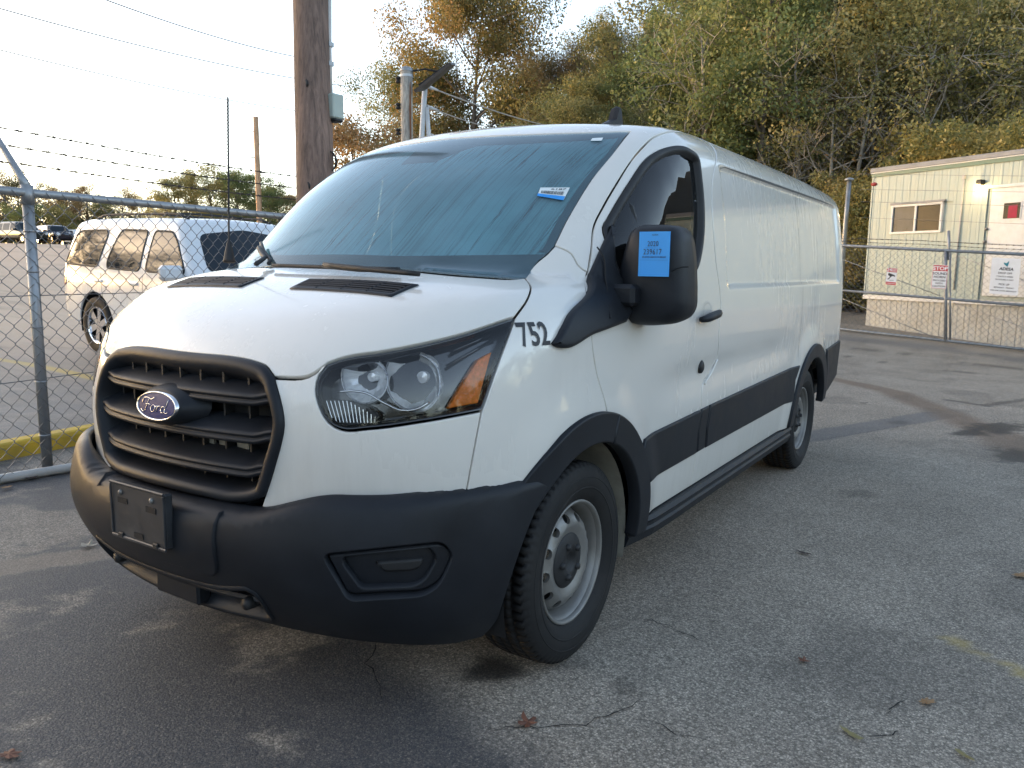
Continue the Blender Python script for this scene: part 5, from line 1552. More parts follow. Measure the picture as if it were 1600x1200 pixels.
while u_ < u1 and k < 150:
    o = bpy.data.objects.new('wire', mesh_g); link(o, gate)
    b = gp(u_, 0) + gn * .035
    o.location = (b[0], b[1], b[2] + (0 if k % 2 else .066)); o.rotation_euler = (0, 0, ang)
    o.scale = (1, 1, float(np.linalg.norm(gp(u_, 1) - gp(u_, 0))) / Hg)
    u_ += .066; k += 1
for z_ in (1.06, 1.10):
    barbed(gate, gp(u0, z_) - gn * .03, gp(u1, z_ ) - gn * .03)
# extra strands higher up on the fence behind
for (a, b) in (((1340, 372), (1600, 383)), ((1345, 340), (1600, 350)), ((1345, 315), (1600, 322)), ((1345, 296), (1600, 300)), ((1345, 272), (1600, 275))):
    A_, B_ = at(*a, 18.6), at(*b, 15.9); MB().tube([A_, B_], .0035, 4).build('strand_wire', M['wire'], gate)
# signs wired to the gate
M['sign_white'] = simple('sign_white_enamel', (.72, .74, .77), .4, var=.05, dirt=(.5, .48, .44), dirt_amt=.2)
M['sign_red'] = simple('sign_red_enamel', (.52, .045, .045), .4, var=.06)
M['sign_black'] = simple('sign_black_print', (.03, .03, .035), .5, var=.05)
M['sign_teal'] = simple('sign_teal_print', (.01, .20, .27), .5, var=.05)
def on_gate(u, v, off=0.06):
    c = gl0 + gn * off; r = ray(u, v); t = np.dot(c - CAM, gn) / np.dot(r, gn)
    return CAM + r * t
def sign(name, label, px4, build):
    P = [on_gate(*q) for q in px4]                 # bottom-left, bottom-right, top-right, top-left
    o = P[0]; ex = ((P[1] - P[0]) + (P[2] - P[3])) / 2; ez = ((P[3] - P[0]) + (P[2] - P[1])) / 2
    w_, h_ = np.linalg.norm(ex), np.linalg.norm(ez)
    t = thing(name, label, 'sign')
    ux, uz = ex / w_, ez / h_
    def plate(nm, x0, z0, x1, z1, d, mat, par, rad=.0, th=.0015):
        if rad:
            L = []
            for cx, cz, a0 in ((x1 - rad, z1 - rad, 0), (x0 + rad, z1 - rad, 90), (x0 + rad, z0 + rad, 180), (x1 - rad, z0 + rad, 270)):
                for a in range(0, 91, 18): L.append((cx + rad * math.cos(math.radians(a0 + a)), cz + rad * math.sin(math.radians(a0 + a))))
        else: L = [(x0, z0), (x1, z0), (x1, z1), (x0, z1)]
        n = len(L); V = [o + ux * a + uz * b + gn * (d + th) for a, b in L] + [o + ux * a + uz * b + gn * d for a, b in L]
        return mk(nm, V, [tuple(range(n)), tuple(range(n, 2 * n))[::-1]] + [(i, n + i, n + (i + 1) % n, (i + 1) % n) for i in range(n)], mat, par)
    def text(s, size, cx, cz, d, mat, par, sx=1., bold=.02, shear=0.):
        V, Fc = text_geo(s, size, bold=size * bold, shear=shear)
        return mk('lettering', [o + ux * (v[0] * sx + cx) + uz * (v[1] + cz) + gn * d for v in V], Fc, mat, par)
    def poly(nm, pts, d, mat, par):
        V = [o + ux * a * w_ + uz * b * h_ + gn * d for a, b in pts]
        return mk(nm, V, [tuple(range(len(V)))], mat, par)
    build(t, w_, h_, plate, text, poly)
    return t
def b_cam(t, w, h, plate, text, poly):
    p = plate('panel', 0, 0, w, h, 0, M['sign_white'], t)
    plate('red_band', 0.004, h * .76, w - .004, h - .004, .002, M['sign_red'], p); plate('red_band', .004, .004, w - .004, h * .18, .002, M['sign_red'], p)
    text('24', h * .27, w * .24, h * .88, .0045, M['sign_white'], p); text('HOUR', h * .11, w * .66, h * .925, .0045, M['sign_white'], p, 1.05); text('VIDEO', h * .11, w * .66, h * .83, .0045, M['sign_white'], p, 1.05)
    poly('camera_symbol', [(.14, .64), (.24, .70), (.78, .60), (.86, .54), (.80, .50), (.62, .54), (.46, .48), (.30, .34), (.16, .30), (.15, .36), (.26, .40), (.36, .50), (.16, .57)], .0035, M['sign_black'], p)
    text('CCTV', h * .09, w * .55, h * .27, .0035, M['sign_black'], p); text('SURVEILLANCE', h * .085, w * .5, h * .09, .0045, M['sign_white'], p, .85)
sign('camera_sign', 'small red and white sign with a camera symbol on the gate', [(1383.5, 444.5), (1399, 446), (1402.5, 419.5), (1385.5, 418)], b_cam)
def b_stop(t, w, h, plate, text, poly):
    p = plate('panel', 0, 0, w, h, 0, M['sign_white'], t, w * .08)
    plate('sign_border', w * .025, w * .025, w * .975, h - w * .025, .0020, M['sign_red'], p, w * .07); plate('sign_field', w * .05, w * .05, w * .95, h - w * .05, .0040, M['sign_white'], p, w * .05)
    plate('red_band', w * .05, h * .745, w * .95, h - w * .05, .0060, M['sign_red'], p)
    text('STOP', h * .215, w * .5, h * .85, .0085, M['sign_white'], p, 1.12, .03)
    for s_, z_, sz in (('SOUND', .635, .15), ('HORN', .49, .15), ('PROCEED', .345, .105), ('WITH', .225, .105), ('CAUTION', .105, .105)): text(s_, h * sz, w * .5, h * z_, .0065, M['sign_black'], p, 1.05, .025)
sign('stop_sign', 'red and white STOP SOUND HORN sign beside the gate stile', [(1454, 450.5), (1478, 452), (1482.5, 414.5), (1457.5, 413.5)], b_stop)
def b_adesa(t, w, h, plate, text, poly):
    p = plate('panel', 0, 0, w, h, 0, M['sign_white'], t, w * .04)
    poly('bird_emblem', [(.42, .88), (.52, .86), (.61, .93), (.60, .86), (.58, .80), (.56, .76), (.50, .80), (.44, .83)], .003, M['sign_teal'], p)
    text('ADESA', h * .105, w * .53, h * .70, .003, M['sign_black'], p, 1.05, .04, .15)
    for s_, z_, sz in (('DROP OFF', .585, .072), ('7 DAYS A WEEK', .49, .056), ('24 HOURS A DAY', .405, .056), ('PICK UP', .275, .072), ('MONDAY - FRIDAY', .185, .056), ('8:00 A.M. UNTIL MIDNIGHT', .10, .052)): text(s_, h * sz, w * .5, h * z_, .003, M['sign_black'], p, 1.0, .02)
sign('notice_sign', 'large white notice with a blue bird and opening hours on the gate', [(1545, 458.5), (1590.5, 462.5), (1595.5, 404.5), (1550.5, 402.5)], b_adesa)
# ------------------------------------------------------------------ office trailer behind the gate
M['siding'] = simple('cream_metal_siding', (.335, .40, .375), .5, var=.08, scale=3, bump=.05, bscale=14, dirt=(.40, .41, .33), dirt_amt=.45)
M['skirt'] = simple('grey_metal_skirting', (.36, .375, .37), .5, var=.12, scale=3, bump=.06, bscale=14, dirt=(.26, .25, .21), dirt_amt=.55)
M['roof_edge'] = simple('grey_roof_edge', (.22, .23, .25), .6, var=.25, scale=3, dirt=(.10, .10, .10), dirt_amt=.6)
M['green_trim'] = simple('green_trim', (.07, .15, .12), .5, var=.15)
M['white_trim'] = simple('white_trim', (.55, .57, .59), .45, var=.08, dirt=(.4, .4, .38), dirt_amt=.3)
M['trailer_glass'] = simple('trailer_window_glass', (.018, .021, .024), .2, var=.2, spec=.15)
M['curtain'] = simple('red_cloth', (.33, .02, .05), .8, var=.2)
TL, TR = at(1346, 517, 20.2), at(1600, 548, 16.4)
tx = TR - TL; tx[2] = 0; tl_ = np.linalg.norm(tx); tx /= tl_
ty = np.array([-tx[1], tx[0], 0]); 
if np.dot(ty[:2], FW) < 0: ty = -ty
tr_rot = math.atan2(tx[1], tx[0])
trailer = thing('office_trailer', 'cream office trailer with ribbed metal siding behind the chain link gate', 'trailer', tuple(TL), (0, 0, tr_rot))
def wallp(u, v, off=0.):
    c = TL - ty * off; r = ray(u, v); t = np.dot(c - CAM, ty) / np.dot(r, ty); P = CAM + r * t - TL
    return float(P @ tx), float(P[2])
TW = tl_ + 5.0
zroofL, zroofR = wallp(1353, 272)[1], wallp(1600, 249)[1]
zskL, zskR = wallp(1338, 452)[1], wallp(1600, 481)[1]
zw0 = (zskL + zskR) / 2; zw1 = (zroofL + zroofR) / 2
D3 = 3.6
def wp(*px): return [wallp(*q) for q in px]
(wx0, wz0), (wx1, wz1) = wp((1391, 366), (1475, 315))
(dx0, dz0), (dx1, dz1) = wp((1535, 462), (1625, 288))
# body (kept behind the siding)
MB().box((.0, .03, zw0), (TW, D3, zw1 - .02)).build('wall', M['siding'], trailer)
pw = .205; x = 0.; n = 0
def sid(x0, x1, z0, z1, nm, mat, y0=0.):
    # a ribbed sheet: flat, with a raised rib near one edge
    w_ = x1 - x0; pr = [(0, 0), (w_ * .12, 0), (w_ * .2, -.007), (w_ * .38, -.007), (w_ * .46, 0), (w_ - .003, 0), (w_ - .003, .02)]
    V = [(x0 + a, y0 + b, z0) for a, b in pr] + [(x0 + a, y0 + b, z1) for a, b in pr]; k = len(pr)
    mk(nm, V, [(i, i + 1, k + i + 1, k + i) for i in range(k - 1)], mat, trailer)
while x < TW - pw and n < 70:
    a, b = x, x + pw
    cut = []
    if b > wx0 - .02 and a < wx1 + .02: cut = [(zw0, wz0), (wz1, zw1)]
    elif b > dx0 and a < dx1: cut = [(dz1, zw1)] if dz0 < zw0 + .1 else [(zw0, dz0), (dz1, zw1)]
    else: cut = [(zw0, zw1)]
    for z0, z1 in cut: sid(a, b, z0, z1, 'siding_panel', M['siding'])
    x += pw; n += 1
MB().box((-.012, -.022, zw0), (.03, .03, zw1)).build('corner_trim', M['siding'], trailer)
# roof and eaves
rf = MB(); rf.box((-.06, -.06, zw1 + .05), (TW, D3 + .06, zw1 + .16), .01); rf.build('roof', M['roof_edge'], trailer)
MB().box((-.05, -.045, zw1 + .03), (TW, -.02, zw1 + .075)).build('eaves_flashing', M['white_trim'], trailer)
MB().box((-.03, -.032, zw1 - .055), (TW, -.008, zw1 + .03)).build('eaves_stripe', M['green_trim'], trailer)
# band under the wall and skirting sheets
MB().box((-.02, -.03, zw0 - .10), (TW, .02, zw0 - .004)).build('floor_rail', M['white_trim'], trailer)
sb = wallp(1346, 517)[1] - .1
x = .08; n = 0
while x < TW and n < 70:
    w_ = .30
    if not (2.55 < x < 2.62): sid(x, x + w_ - .006, sb - .5, zw0 - .10, 'skirt_panel', M['skirt'], .03)
    x += w_; n += 1
MB().box((.05, .06, sb - .5), (TW, .10, zw0 - .1)).build('skirt_backing', M['void'], trailer)
# window
win = MB()
for a, b in (((wx0, wz0), (wx1, wz0 + .05)), ((wx0, wz1 - .05), (wx1, wz1)), ((wx0, wz0 + .05), (wx0 + .05, wz1 - .05)), ((wx1 - .05, wz0 + .05), (wx1, wz1 - .05))):
    win.box((a[0], -.035, a[1]), (b[0], .035, b[1]))
wm = wx0 + (wx1 - wx0) * .49
win.box((wm - .025, -.03, wz0 + .05), (wm + .025, .035, wz1 - .05))
wn = win.build('window', M['white_trim'], trailer)
MB().box((wx0 - .03, -.05, wz1 + .003), (wx1 + .05, .0, wz1 + .05)).build('window_head', M['roof_edge'], wn)
M['dusty_glass'] = simple('dusty_window_glass', (.075, .08, .083), .3, var=.3, scale=3, spec=.15)
MB().box((wx0 + .05, .0, wz0 + .05), (wm - .025, .008, wz1 - .05)).build('pane', M['dusty_glass'], wn)
MB().box((wm + .025, .004, wz0 + .05), (wx1 - .05, .012, wz1 - .05)).build('pane', M['trailer_glass'], wn)
# door
dr_ = MB().box((dx0, -.03, max(dz0, zw0)), (dx1, .03, dz1)).build('door', M['white_trim'], trailer)
(a0, b0_), (a1, b1_) = wp((1569, 342), (1597, 316))
MB().box((a0 - .03, -.04, b0_ - .03), (a1 + .03, -.031, b1_ + .03)).build('door_window_frame', M['white_trim'], dr_)
MB().box((a0, -.046, b0_), (a1, -.041, b1_)).build('door_pane', M['trailer_glass'], dr_)
MB().box((a0 + (a1 - a0) * .3, -.050, b0_ + .01), (a0 + (a1 - a0) * .85, -.047, b0_ + (b1_ - b0_) * .85)).build('red_notice', M['curtain'], dr_)
for (u, v) in ((1544, 358), (1541, 378)):
    a, b = wallp(u, v); V, Fc = lathe([(-.09, 0.), (-.09, .025), (-.07, .035), (-.05, .015), (-.03, .03), (-.03, .0)], 12, 'y'); mk('door_knob', np.array(V) + [a, 0, b], Fc, M['steel'], dr_, True)
gr_ = MB().box((dx0 - .06, -.06, dz1), (dx1 + .1, .02, dz1 + .06)).build('door_head', M['white_trim'], trailer)
gap_ = MB().box((dx0 - .02, -.012, max(dz0, zw0)), (dx0, .03, dz1)).build('door_jamb', M['void'], trailer)
# conduit on the wall
a, b = wallp(1508, 278); c, d = wallp(1499, 362)
MB().tube([(a, -.03, b), (a, -.03, zw0 + .2)], .016, 8).build('wall_conduit', M['conduit'], trailer, True)
MB().box((a - .03, -.06, b - .02), (a + .03, -.01, b + .06)).build('conduit_box', M['conduit'], trailer)
# red marker lamp
a, b = wallp(1366, 288); V, Fc = lathe([(-.04, 0.), (-.03, .05), (-.015, .06), (.0, .06)], 14, 'y'); mk('marker_lamp', np.array(V) * [1.5, 1, .8] + [a, 0, b], Fc, simple('red_marker_lens', (.28, .02, .02), .3), trailer, True)
# lit wall lamp
a, b = wallp(1535, 288)
lamp = MB().box((a - .05, -.16, b - .02), (a + .09, -.02, b + .09), .02).build('wall_lamp', M['blackflat'], trailer)
m, nt_, p = new_mat('lit_bulb'); p.inputs['Emission Color'].default_value = (1., .72, .36, 1); p.inputs['Emission Strength'].default_value = 10.; p.inputs['Base Color'].default_value = (1, .9, .7, 1)
V, Fc = lathe([(-.10, 0.), (-.09, .04), (-.05, .06), (0, .05), (.02, .03)], 14, 'z'); mk('bulb', np.array(V) + [a - .02, -.12, b - .03], Fc, m, lamp, True)
ld = bpy.data.lights.new('lamp_light', 'POINT'); ld.energy = 1.6; ld.color = (1, .75, .42); ld.shadow_soft_size = .06
lo_ = bpy.data.objects.new('lamp_light', ld); link(lo_, lamp); lo_.location = (a - .02, -.22, b - .10)
# vent pipe beside the trailer
pb, pt = at(1321, 352, 21.), at(1327, 283, 21.)
vp = thing('vent_pipe', 'grey metal vent pipe with a cap left of the office trailer', 'pipe')
MB().tube([(pb[0], pb[1], -.4), tuple(pb), tuple(pt)], .06, 10).build('pipe', M['galv'], vp, True)
V, Fc = lathe([(0, .07), (.02, .12), (.06, .12), (.09, .05), (.09, 0)], 12, 'z'); mk('cap', np.array(V) + pt, Fc, M['galv'], vp, True)
# ------------------------------------------------------------------ poles, wires, solar panel
def wood(name, col, sc=1.):
    m, nt, p = new_mat(name); L = nt.links.new
    tc = N(nt, 'ShaderNodeTexCoord'); mp = N(nt, 'ShaderNodeMapping'); mp.inputs['Scale'].default_value = (14, 14, .7); L(tc.outputs['Object'], mp.inputs[0])
    n1 = N(nt, 'ShaderNodeTexNoise', inp={'Scale': 2.2, 'Detail': 8., 'Roughness': .7, 'Distortion': .4}); L(mp.outputs[0], n1.inputs['Vector'])
    n2 = N(nt, 'ShaderNodeTexNoise', inp={'Scale': 1.2, 'Detail': 3.}); L(tc.outputs['Object'], n2.inputs['Vector'])
    r = N(nt, 'ShaderNodeValToRGB'); e = r.color_ramp.elements; e[0].position = .32; e[0].color = (*[c * .38 for c in col], 1); e[1].position = .68; e[1].color = (*[c * 1.25 for c in col], 1)
    L(n1.outputs[0], r.inputs[0])
    mx = N(nt, 'ShaderNodeMix', data_type='RGBA', blend_type='MULTIPLY'); mx.inputs[0].default_value = .5; L(r.outputs[0], mx.inputs[6]); 
    mr = N(nt, 'ShaderNodeMapRange', inp={1: .3, 2: .7, 3: .6, 4: 1.3}); L(n2.outputs[0], mr.inputs[0]); L(mr.outputs[0], mx.inputs[7]); L(mx.outputs[2], p.inputs['Base Color'])
    p.inputs['Roughness'].default_value = .8
    b = N(nt, 'ShaderNodeBump', inp={'Strength': .6, 'Distance': .012}); L(n1.outputs[0], b.inputs['Height']); L(b.outputs[0], p.inputs['Normal'])
    return m
M['pole_brown'] = wood('brown_pole_wood', (.215, .140, .112))
M['pole_grey'] = wood('grey_pole_wood', (.46, .41, .355))
M['pole_tan'] = wood('tan_pole_wood', (.62, .37, .22))
def vpole(name, label, u_top, u_bot, vtop, vbot, d, r, mat, base_extra=2., n=16):
    t, b = at(u_top, vtop, d), at(u_bot, vbot, d); dr = (t - b) / np.linalg.norm(t - b)
    zb = Gp(b) - .3; b2 = b + dr * (zb - b[2]) / dr[2]; t2 = t + (dr * base_extra if base_extra else 0)
    o = thing(name, label, 'pole', (b2[0], b2[1], b2[2]))
    q = [b2 + (t2 - b2) * k / 12 for k in range(13)]
    shaft = MB().tube([p - b2 for p in q], [r * (1.06 - .10 * k / 12) * (1 + .012 * rng.normal()) for k in range(13)], n).build('shaft', mat, o, True)
    return o, np.array(b2), np.array(t2), shaft
DP = 7.3
po, pb2, pt2, psh = vpole('utility_pole', 'thick brown wooden utility pole behind the van windscreen', 486, 493, 0, 300, DP, .165, M['pole_brown'], 2.5)
def pp(u, v, d=DP): return at(u, v, d) - pb2
MB().tube([pp(514, -60), pp(514.5, 80), pp(516.5, 155)], .022, 8).build('conduit', M['conduit'], po, True)
for v in (70, 100): 
    c = pp(514.5, v); MB().box((c[0] - .03, c[1] - .03, c[2] - .02), (c[0] + .03, c[1] + .03, c[2] + .02)).build('conduit_strap', M['galv'], po)
c = pp(523, 167); bx_ = MB().box((c[0] - .055, c[1] - .07, c[2] - .11), (c[0] + .055, c[1] + .07, c[2] + .11), .012).build('junction_box', M['siding'], po)
c = pp(524, 186); MB().box((c[0] - .05, c[1] - .05, c[2] - .03), (c[0] + .055, c[1] + .05, c[2] - .002), .01).build('lamp_bracket', M['blackflat'], po)
c = pp(518, 180); MB().box((c[0] - .03, c[1] - .04, c[2] - .05), (c[0] + .02, c[1] + .04, c[2] + .03), .008).build('cable_clamp', M['blackflat'], po)
c = pp(521, 253); cl = MB()
for k in range(3): cl.tube([(c[0] + (.045 + .012 * k) * math.cos(a) , c[1] - .02 * k, c[2] + (.06 + .014 * k) * math.sin(a)) for a in np.linspace(0, 2 * PI, 18)], .006, 5)
cl.build('cable_coil', M['blackflat'], po, True)
for (u, v) in ((474, 131), (477, 291)):
    c = pp(u, v, DP - .15); V, Fc = lathe([(0, 0), (.0, .028), (.012, .020), (.02, .0)], 12, 'y'); mk('knot', np.array(V) * [1, 1, 1.3] + c + np.array([.035, -.0, 0]), Fc, M['blackflat'], po, True)
D2 = 15.
p2, b2_, t2_, s2_ = vpole('utility_pole', 'shorter grey weathered pole with a white band behind the van roof', 635, 636, 110, 225, D2, .118, M['pole_grey'], 0)
q2 = lambda u, v, d=D2: at(u, v, d) - b2_
V, Fc = lathe([(-.02, .124), (.03, .120), (.06, .07), (.07, 0)], 16, 'z'); mk('pole_cap', np.array(V) + q2(635, 110), Fc, M['galv'], p2, True)
V, Fc = lathe([(-.02, .121), (.025, .121)], 16, 'z'); mk('white_band', np.array(V) + q2(635, 119), Fc, M['white_trim'], p2, True)
for v in (125, 166, 206):
    c = q2(622, v); V, Fc = lathe([(-.06, .02), (-.05, .05), (-.015, .05), (-.01, .03), (.01, .03), (.015, .05), (.05, .05), (.06, .02)], 12, 'z'); mk('insulator', np.array(V) + c, Fc, M['blackflat'], p2, True)
# thin rust stain strips as real weathered splinters
MB().tube([q2(641, 128, D2 - .12), q2(641, 170, D2 - .12), q2(642, 224, D2 - .12)], [.008, .02, .012], 5).build('rust_streak', simple('rust_streak', (.16, .06, .025), .8, var=.3), p2)
sp_ = thing('solar_panel', 'dark tilted solar panel fixed to the grey pole', 'panel')
A_, B_, C_, D_ = at(646, 141, D2 - .2), at(703, 97, D2 - .9), at(710, 98, D2 + .5), at(662, 138, D2 + 1.0)
nn = np.cross(B_ - A_, D_ - A_); nn /= np.linalg.norm(nn)
V = [A_, B_, C_, D_] + [q - nn * .05 for q in (A_, B_, C_, D_)]
mk('panel', V, [(0, 1, 2, 3), (7, 6, 5, 4), (0, 4, 5, 1), (1, 5, 6, 2), (2, 6, 7, 3), (3, 7, 4, 0)], simple('solar_panel_back', (.05, .055, .062), .5, var=.2), sp_)
MB().tube([at(644, 111, D2), at(664, 108, D2), at(684, 112, D2)], .018, 6).build('mounting_arm', M['blackflat'], sp_)
MB().tube([at(655, 134, D2 + .1), at(700, 101, D2 + .1)], .03, 6).build('panel_rail', M['blackflat'], sp_)
st = thing('post', 'pale two legged post standing right of the grey pole', 'post')
zz = lambda u, v, d: at(u, v, d)
a = zz(664, 136, 16.); b = zz(659, 216, 16.); MB().tube([a, b, b + (b - a) * 2.2], .055, 10).build('leg', M['white_trim'], st, True)
a2 = zz(667, 168, 16.); b2 = zz(670, 212, 16.); MB().tube([a2, b2, b2 + (b2 - a2) * 3.6], .045, 10).build('leg', M['white_trim'], st, True)
MB().tube([zz(666, 207, 16.), zz(684, 214, 16.)], .02, 6).build('cross_arm', M['white_trim'], st)
MB().tube([zz(668, 135, 16.), zz(684, 141, 16.4)], [.045, .02], 8).build('insulator', M['white_trim'], st, True)
MB().tube([zz(668, 167, 16.), zz(684, 172, 16.4)], [.045, .02], 8).build('insulator', M['white_trim'], st, True)
M['cable'] = simple('overhead_cable', (.19, .18, .17), .6, .1)
M['cable_pale'] = simple('pale_overhead_cable', (.36, .34, .31), .6, .1)
def cable(label, a, b, r, mat, sag=.25, ext=0.):
    a, b = np.array(a), np.array(b); b = b + (b - a) * ext
    P = [a + (b - a) * t - np.array([0, 0, sag * 4 * t * (1 - t)]) for t in np.linspace(0, 1, 24)]
    tag(MB().tube(P, r, 5, False).build('overhead_wire', mat), label, 'wire')
cable('upper pale wire running from the two legged post into the trees', zz(668, 135, 16.), zz(852, 192, 24.), .016, M['cable_pale'], .1, .3)
cable('lower pale wire running from the two legged post into the trees', zz(668, 167, 16.), zz(790, 200, 24.), .014, M['cable_pale'], .1, .3)
for (a, b, lb, r) in (((-40, 2), (470, 118), 'upper long sagging wire across the top left sky', .019), ((150, -6), (470, 84), 'wire crossing the top of the sky toward the brown pole', .019), ((-40, 68), (470, 168), 'third wire down in the pale sky at left', .017), ((-40, 126), (230, 174), 'short wire in the pale sky above the barbed wire', .014), ((-40, 176), (240, 216), 'lowest thin wire just above the barbed wire', .014)):
    cable(lb, at(*a, 22.), at(*b, 34.), r, M['cable'], .25, .25)
p3, b3, t3, s3 = vpole('utility_pole', 'thin distant tan pole with climbing pegs left of the brown pole', 399.5, 406, 183, 360, 34., .115, M['pole_tan'], 0, 8)
for k, v in enumerate((206, 225, 246, 270, 300)):
    c = at(400.5 + (v - 183) * .037, v, 34.) - b3; s_ = 1 if k % 2 else -1
    MB().tube([c, c + np.array([RT[0], RT[1], 0]) * .30 * s_], .022, 5).build('peg', M['blackflat'], p3)
# ------------------------------------------------------------------ other vehicles: shells cut from smooth bodies like the van's
def suv_F(L, Wd, Hr, hood_z, hood_len, ws_len, rear_slope, belt=1.05, van_=False):
    """front at y=0, rear at y=L"""
    def F(P):
        x = np.abs(P[..., 0]); y = P[..., 1]; z = P[..., 2]
        w_ = spl(z, [.2, .45, .75, belt, belt + .25, Hr - .1, Hr + .1], [Wd * .93, Wd * .98, Wd, Wd * .985, Wd * .93, Wd * .80, Wd * .72])
        w_ = w_ - .10 * np.clip((.9 - y) / .9, 0, 1.5) ** 2 - .05 * np.clip((y - L + .8) / .8, 0, 1.5) ** 2
        side = x - w_
        ws = ((hood_len + .12 * x * x + (z - hood_z) * ws_len) - y) / math.hypot(1, ws_len)
        roof = z - (Hr - .05 * x * x - .06 * np.clip((hood_len + 1.2 - y) / 1.0, 0, 1.5) ** 2 - .03 * np.clip((y - L * .7) / (L * .3), 0, 1) ** 2)
        zh = hood_z - .05 * np.clip((hood_len - y) / hood_len, 0, 1.3) ** 2 - .03 * x * x
        hood = z - zh
        front = (-.0 + .10 * x * x + .06 * np.clip(z - .7, 0, 1) - y)
        rear = y - (L - .06 * x * x - np.clip(z - belt, 0, 2) * rear_slope)
        cab = smax(ws, roof, .10); cab = smax(cab, .6 - z, .05)
        fr = smax(front, hood, .12)
        u = np.minimum(cab, fr)
        return smax(smax(smax(u, side, .10), rear, .12), .28 - z, .04)
    return F
def car(name, label, cat, F, L, Wd, pos, heading, paint, windows, wheels, R, windshield, rearwin=None, group=None, detail=True, pitch=0., lamps=True, mirror=(1.5, 1.1), step=.07):
    t = thing(name, label, cat, pos, (pitch, 0, heading), group)
    C = Az((0, L * .52, .8)); C_rays = C.rays
    def rays2(uv):
        o, d = C_rays(uv); return C.C + (o - C.C) * .8, d * .8
    C.rays = rays2
    sidel = lambda L2, cl=True: lift(SIDE, rounded_poly(L2), F)
    # lower outline with wheel arches
    pts = []
    half = [(0, .12, .45)]
    ring = []
    n = 90
    zb = .42
    ys = np.linspace(.55, L - .45, 160)
    low = []
    for y in ys:
        z = zb
        for wy in wheels:
            d = abs(y - wy); ra = R + .07
            if d < ra: z = max(z, R + math.sqrt(max(0, ra * ra - d * d)))
        low.append((y, z))
    lw = lift(SIDE, np.array(low), F)
    fr_x = lw[0][0]; rr_x = lw[-1][0]
    fr_ = lift(FRONT, np.stack([np.linspace(0, fr_x * .9, 18), np.full(18, zb)], 1), F)
    rr_ = lift(BACK, np.stack([np.linspace(rr_x * .9, 0, 18), np.full(18, zb)], 1), F)
    loop = sym(np.concatenate([fr_, lw, rr_]))
    holes = []; wl3 = []
    for wv in windows:
        w3 = sidel(wv); wl3.append(w3)
    body = mk('body', *(lambda g: (g[0], g[1]))(gg := panel_geo(loop, C, F, step=step, holes=[], gap=0, depth=.05)), paint, t, True, gg[2])
    for s in (1, -1):
        for wi, w3 in enumerate(wl3):
            S3 = np.array([s, 1, 1])
            gg = panel_geo(w3, SIDE, F, off=.006, gap=.0, depth=.012, step=.2)
            wn = mk('window', gg[0] * S3, gg[1] if s > 0 else [f[::-1] for f in gg[1]], M['suv_glass'], t, True, gg[2] * S3)
            if detail:
                V, Fc = band_geo(w3, SIDE, F, [(-.022, .002), (-.02, .010), (.0, .012), (.002, .004)])
                mk('window_seal', V * S3, Fc if s > 0 else [f[::-1] for f in Fc], M['blackflat'], wn, True)
    ws3 = lift(FRONT, rounded_poly(windshield, .10), F); 
    gg = panel_geo(ws3, FRONT, F, off=.006, gap=0, depth=.012, step=.2); mk('windshield', gg[0], gg[1], M['suv_glass'], t, True, gg[2])
    if rearwin:
        r3 = lift(BACK, rounded_poly(rearwin, .1), F)
        gg = panel_geo(r3, BACK, F, off=.006, gap=0, depth=.012, step=.2); mk('rear_window', gg[0], gg[1], M['suv_glass'], t, True, gg[2])
    wx_ = Wd - .125
    first = None
    for s in (1, -1):
        for wy in wheels:
            e = bpy.data.objects.new('wheel', None); link(e, t); e.location = (s * wx_, wy, R); e.rotation_euler = (.3, 0, 0 if s > 0 else PI)
            if first is None:
                first = e
                V, Fc = lathe([(-.11, R * .60), (-.12, R * .8), (-.11, R * .95), (-.08, R), (.08, R), (.11, R * .95), (.12, R * .82), (.105, R * .68), (.10, R * .63)], 40)
                mk('tyre', V, Fc, M['rubber'], e, True)
                mb = MB(); V, Fc = lathe([(.095, R * .66), (.108, R * .64), (.10, R * .60), (.02, R * .56)], 40); mb.add(V, Fc)
                V, Fc = lathe([(.085, 0), (.085, R * .12), (.07, R * .16), (.05, R * .16)], 20); mb.add(V, Fc)
                for k in range(6):
                    a = 2 * PI * k / 6; ca, sa = math.cos(a), math.sin(a)
                    for (r0, r1, w0, w1) in ((R * .1, R * .62, .035, .055),):
                        Vq = []
                        for xx in (.045, .085):
                            for r_, w_ in ((r0, w0), (r1, w1)):
                                for sg in (-1, 1): Vq.append((xx - (.0 if r_ == r0 else .0), r_ * ca - sg * w_ * sa, r_ * sa + sg * w_ * ca))
                        mb.add(Vq, [(0, 1, 3, 2), (4, 6, 7, 5), (0, 2, 6, 4), (1, 5, 7, 3), (2, 3, 7, 6), (0, 4, 5, 1)])
                mb.build('rim', M['chrome'], e, False)
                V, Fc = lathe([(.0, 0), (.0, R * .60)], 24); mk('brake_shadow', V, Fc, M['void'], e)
            else:
                for ch in list(first.children): link(ch.copy(), e)
            if detail:
                aa = np.radians(np.linspace(-14, 194, 20)); V = []
                for a in aa: V += [(s * (Wd - .42), wy + (R + .06) * math.cos(a), R + (R + .06) * math.sin(a)), (s * (Wd - .03), wy + (R + .065) * math.cos(a), R + (R + .065) * math.sin(a))]
                mk('wheel_well', V, [(2 * i, 2 * i + 1, 2 * i + 3, 2 * i + 2) for i in range(19)], M['void'], t)
    MB().box((-Wd * .6, .7, .30), (Wd * .6, L - .6, .55)).build('underbody', M['void'], t)
    MB().box((-Wd + .42, .6, .40), (Wd - .42, L - .5, .95)).build('inner_shell', M['void'], t)
    my, mz = mirror
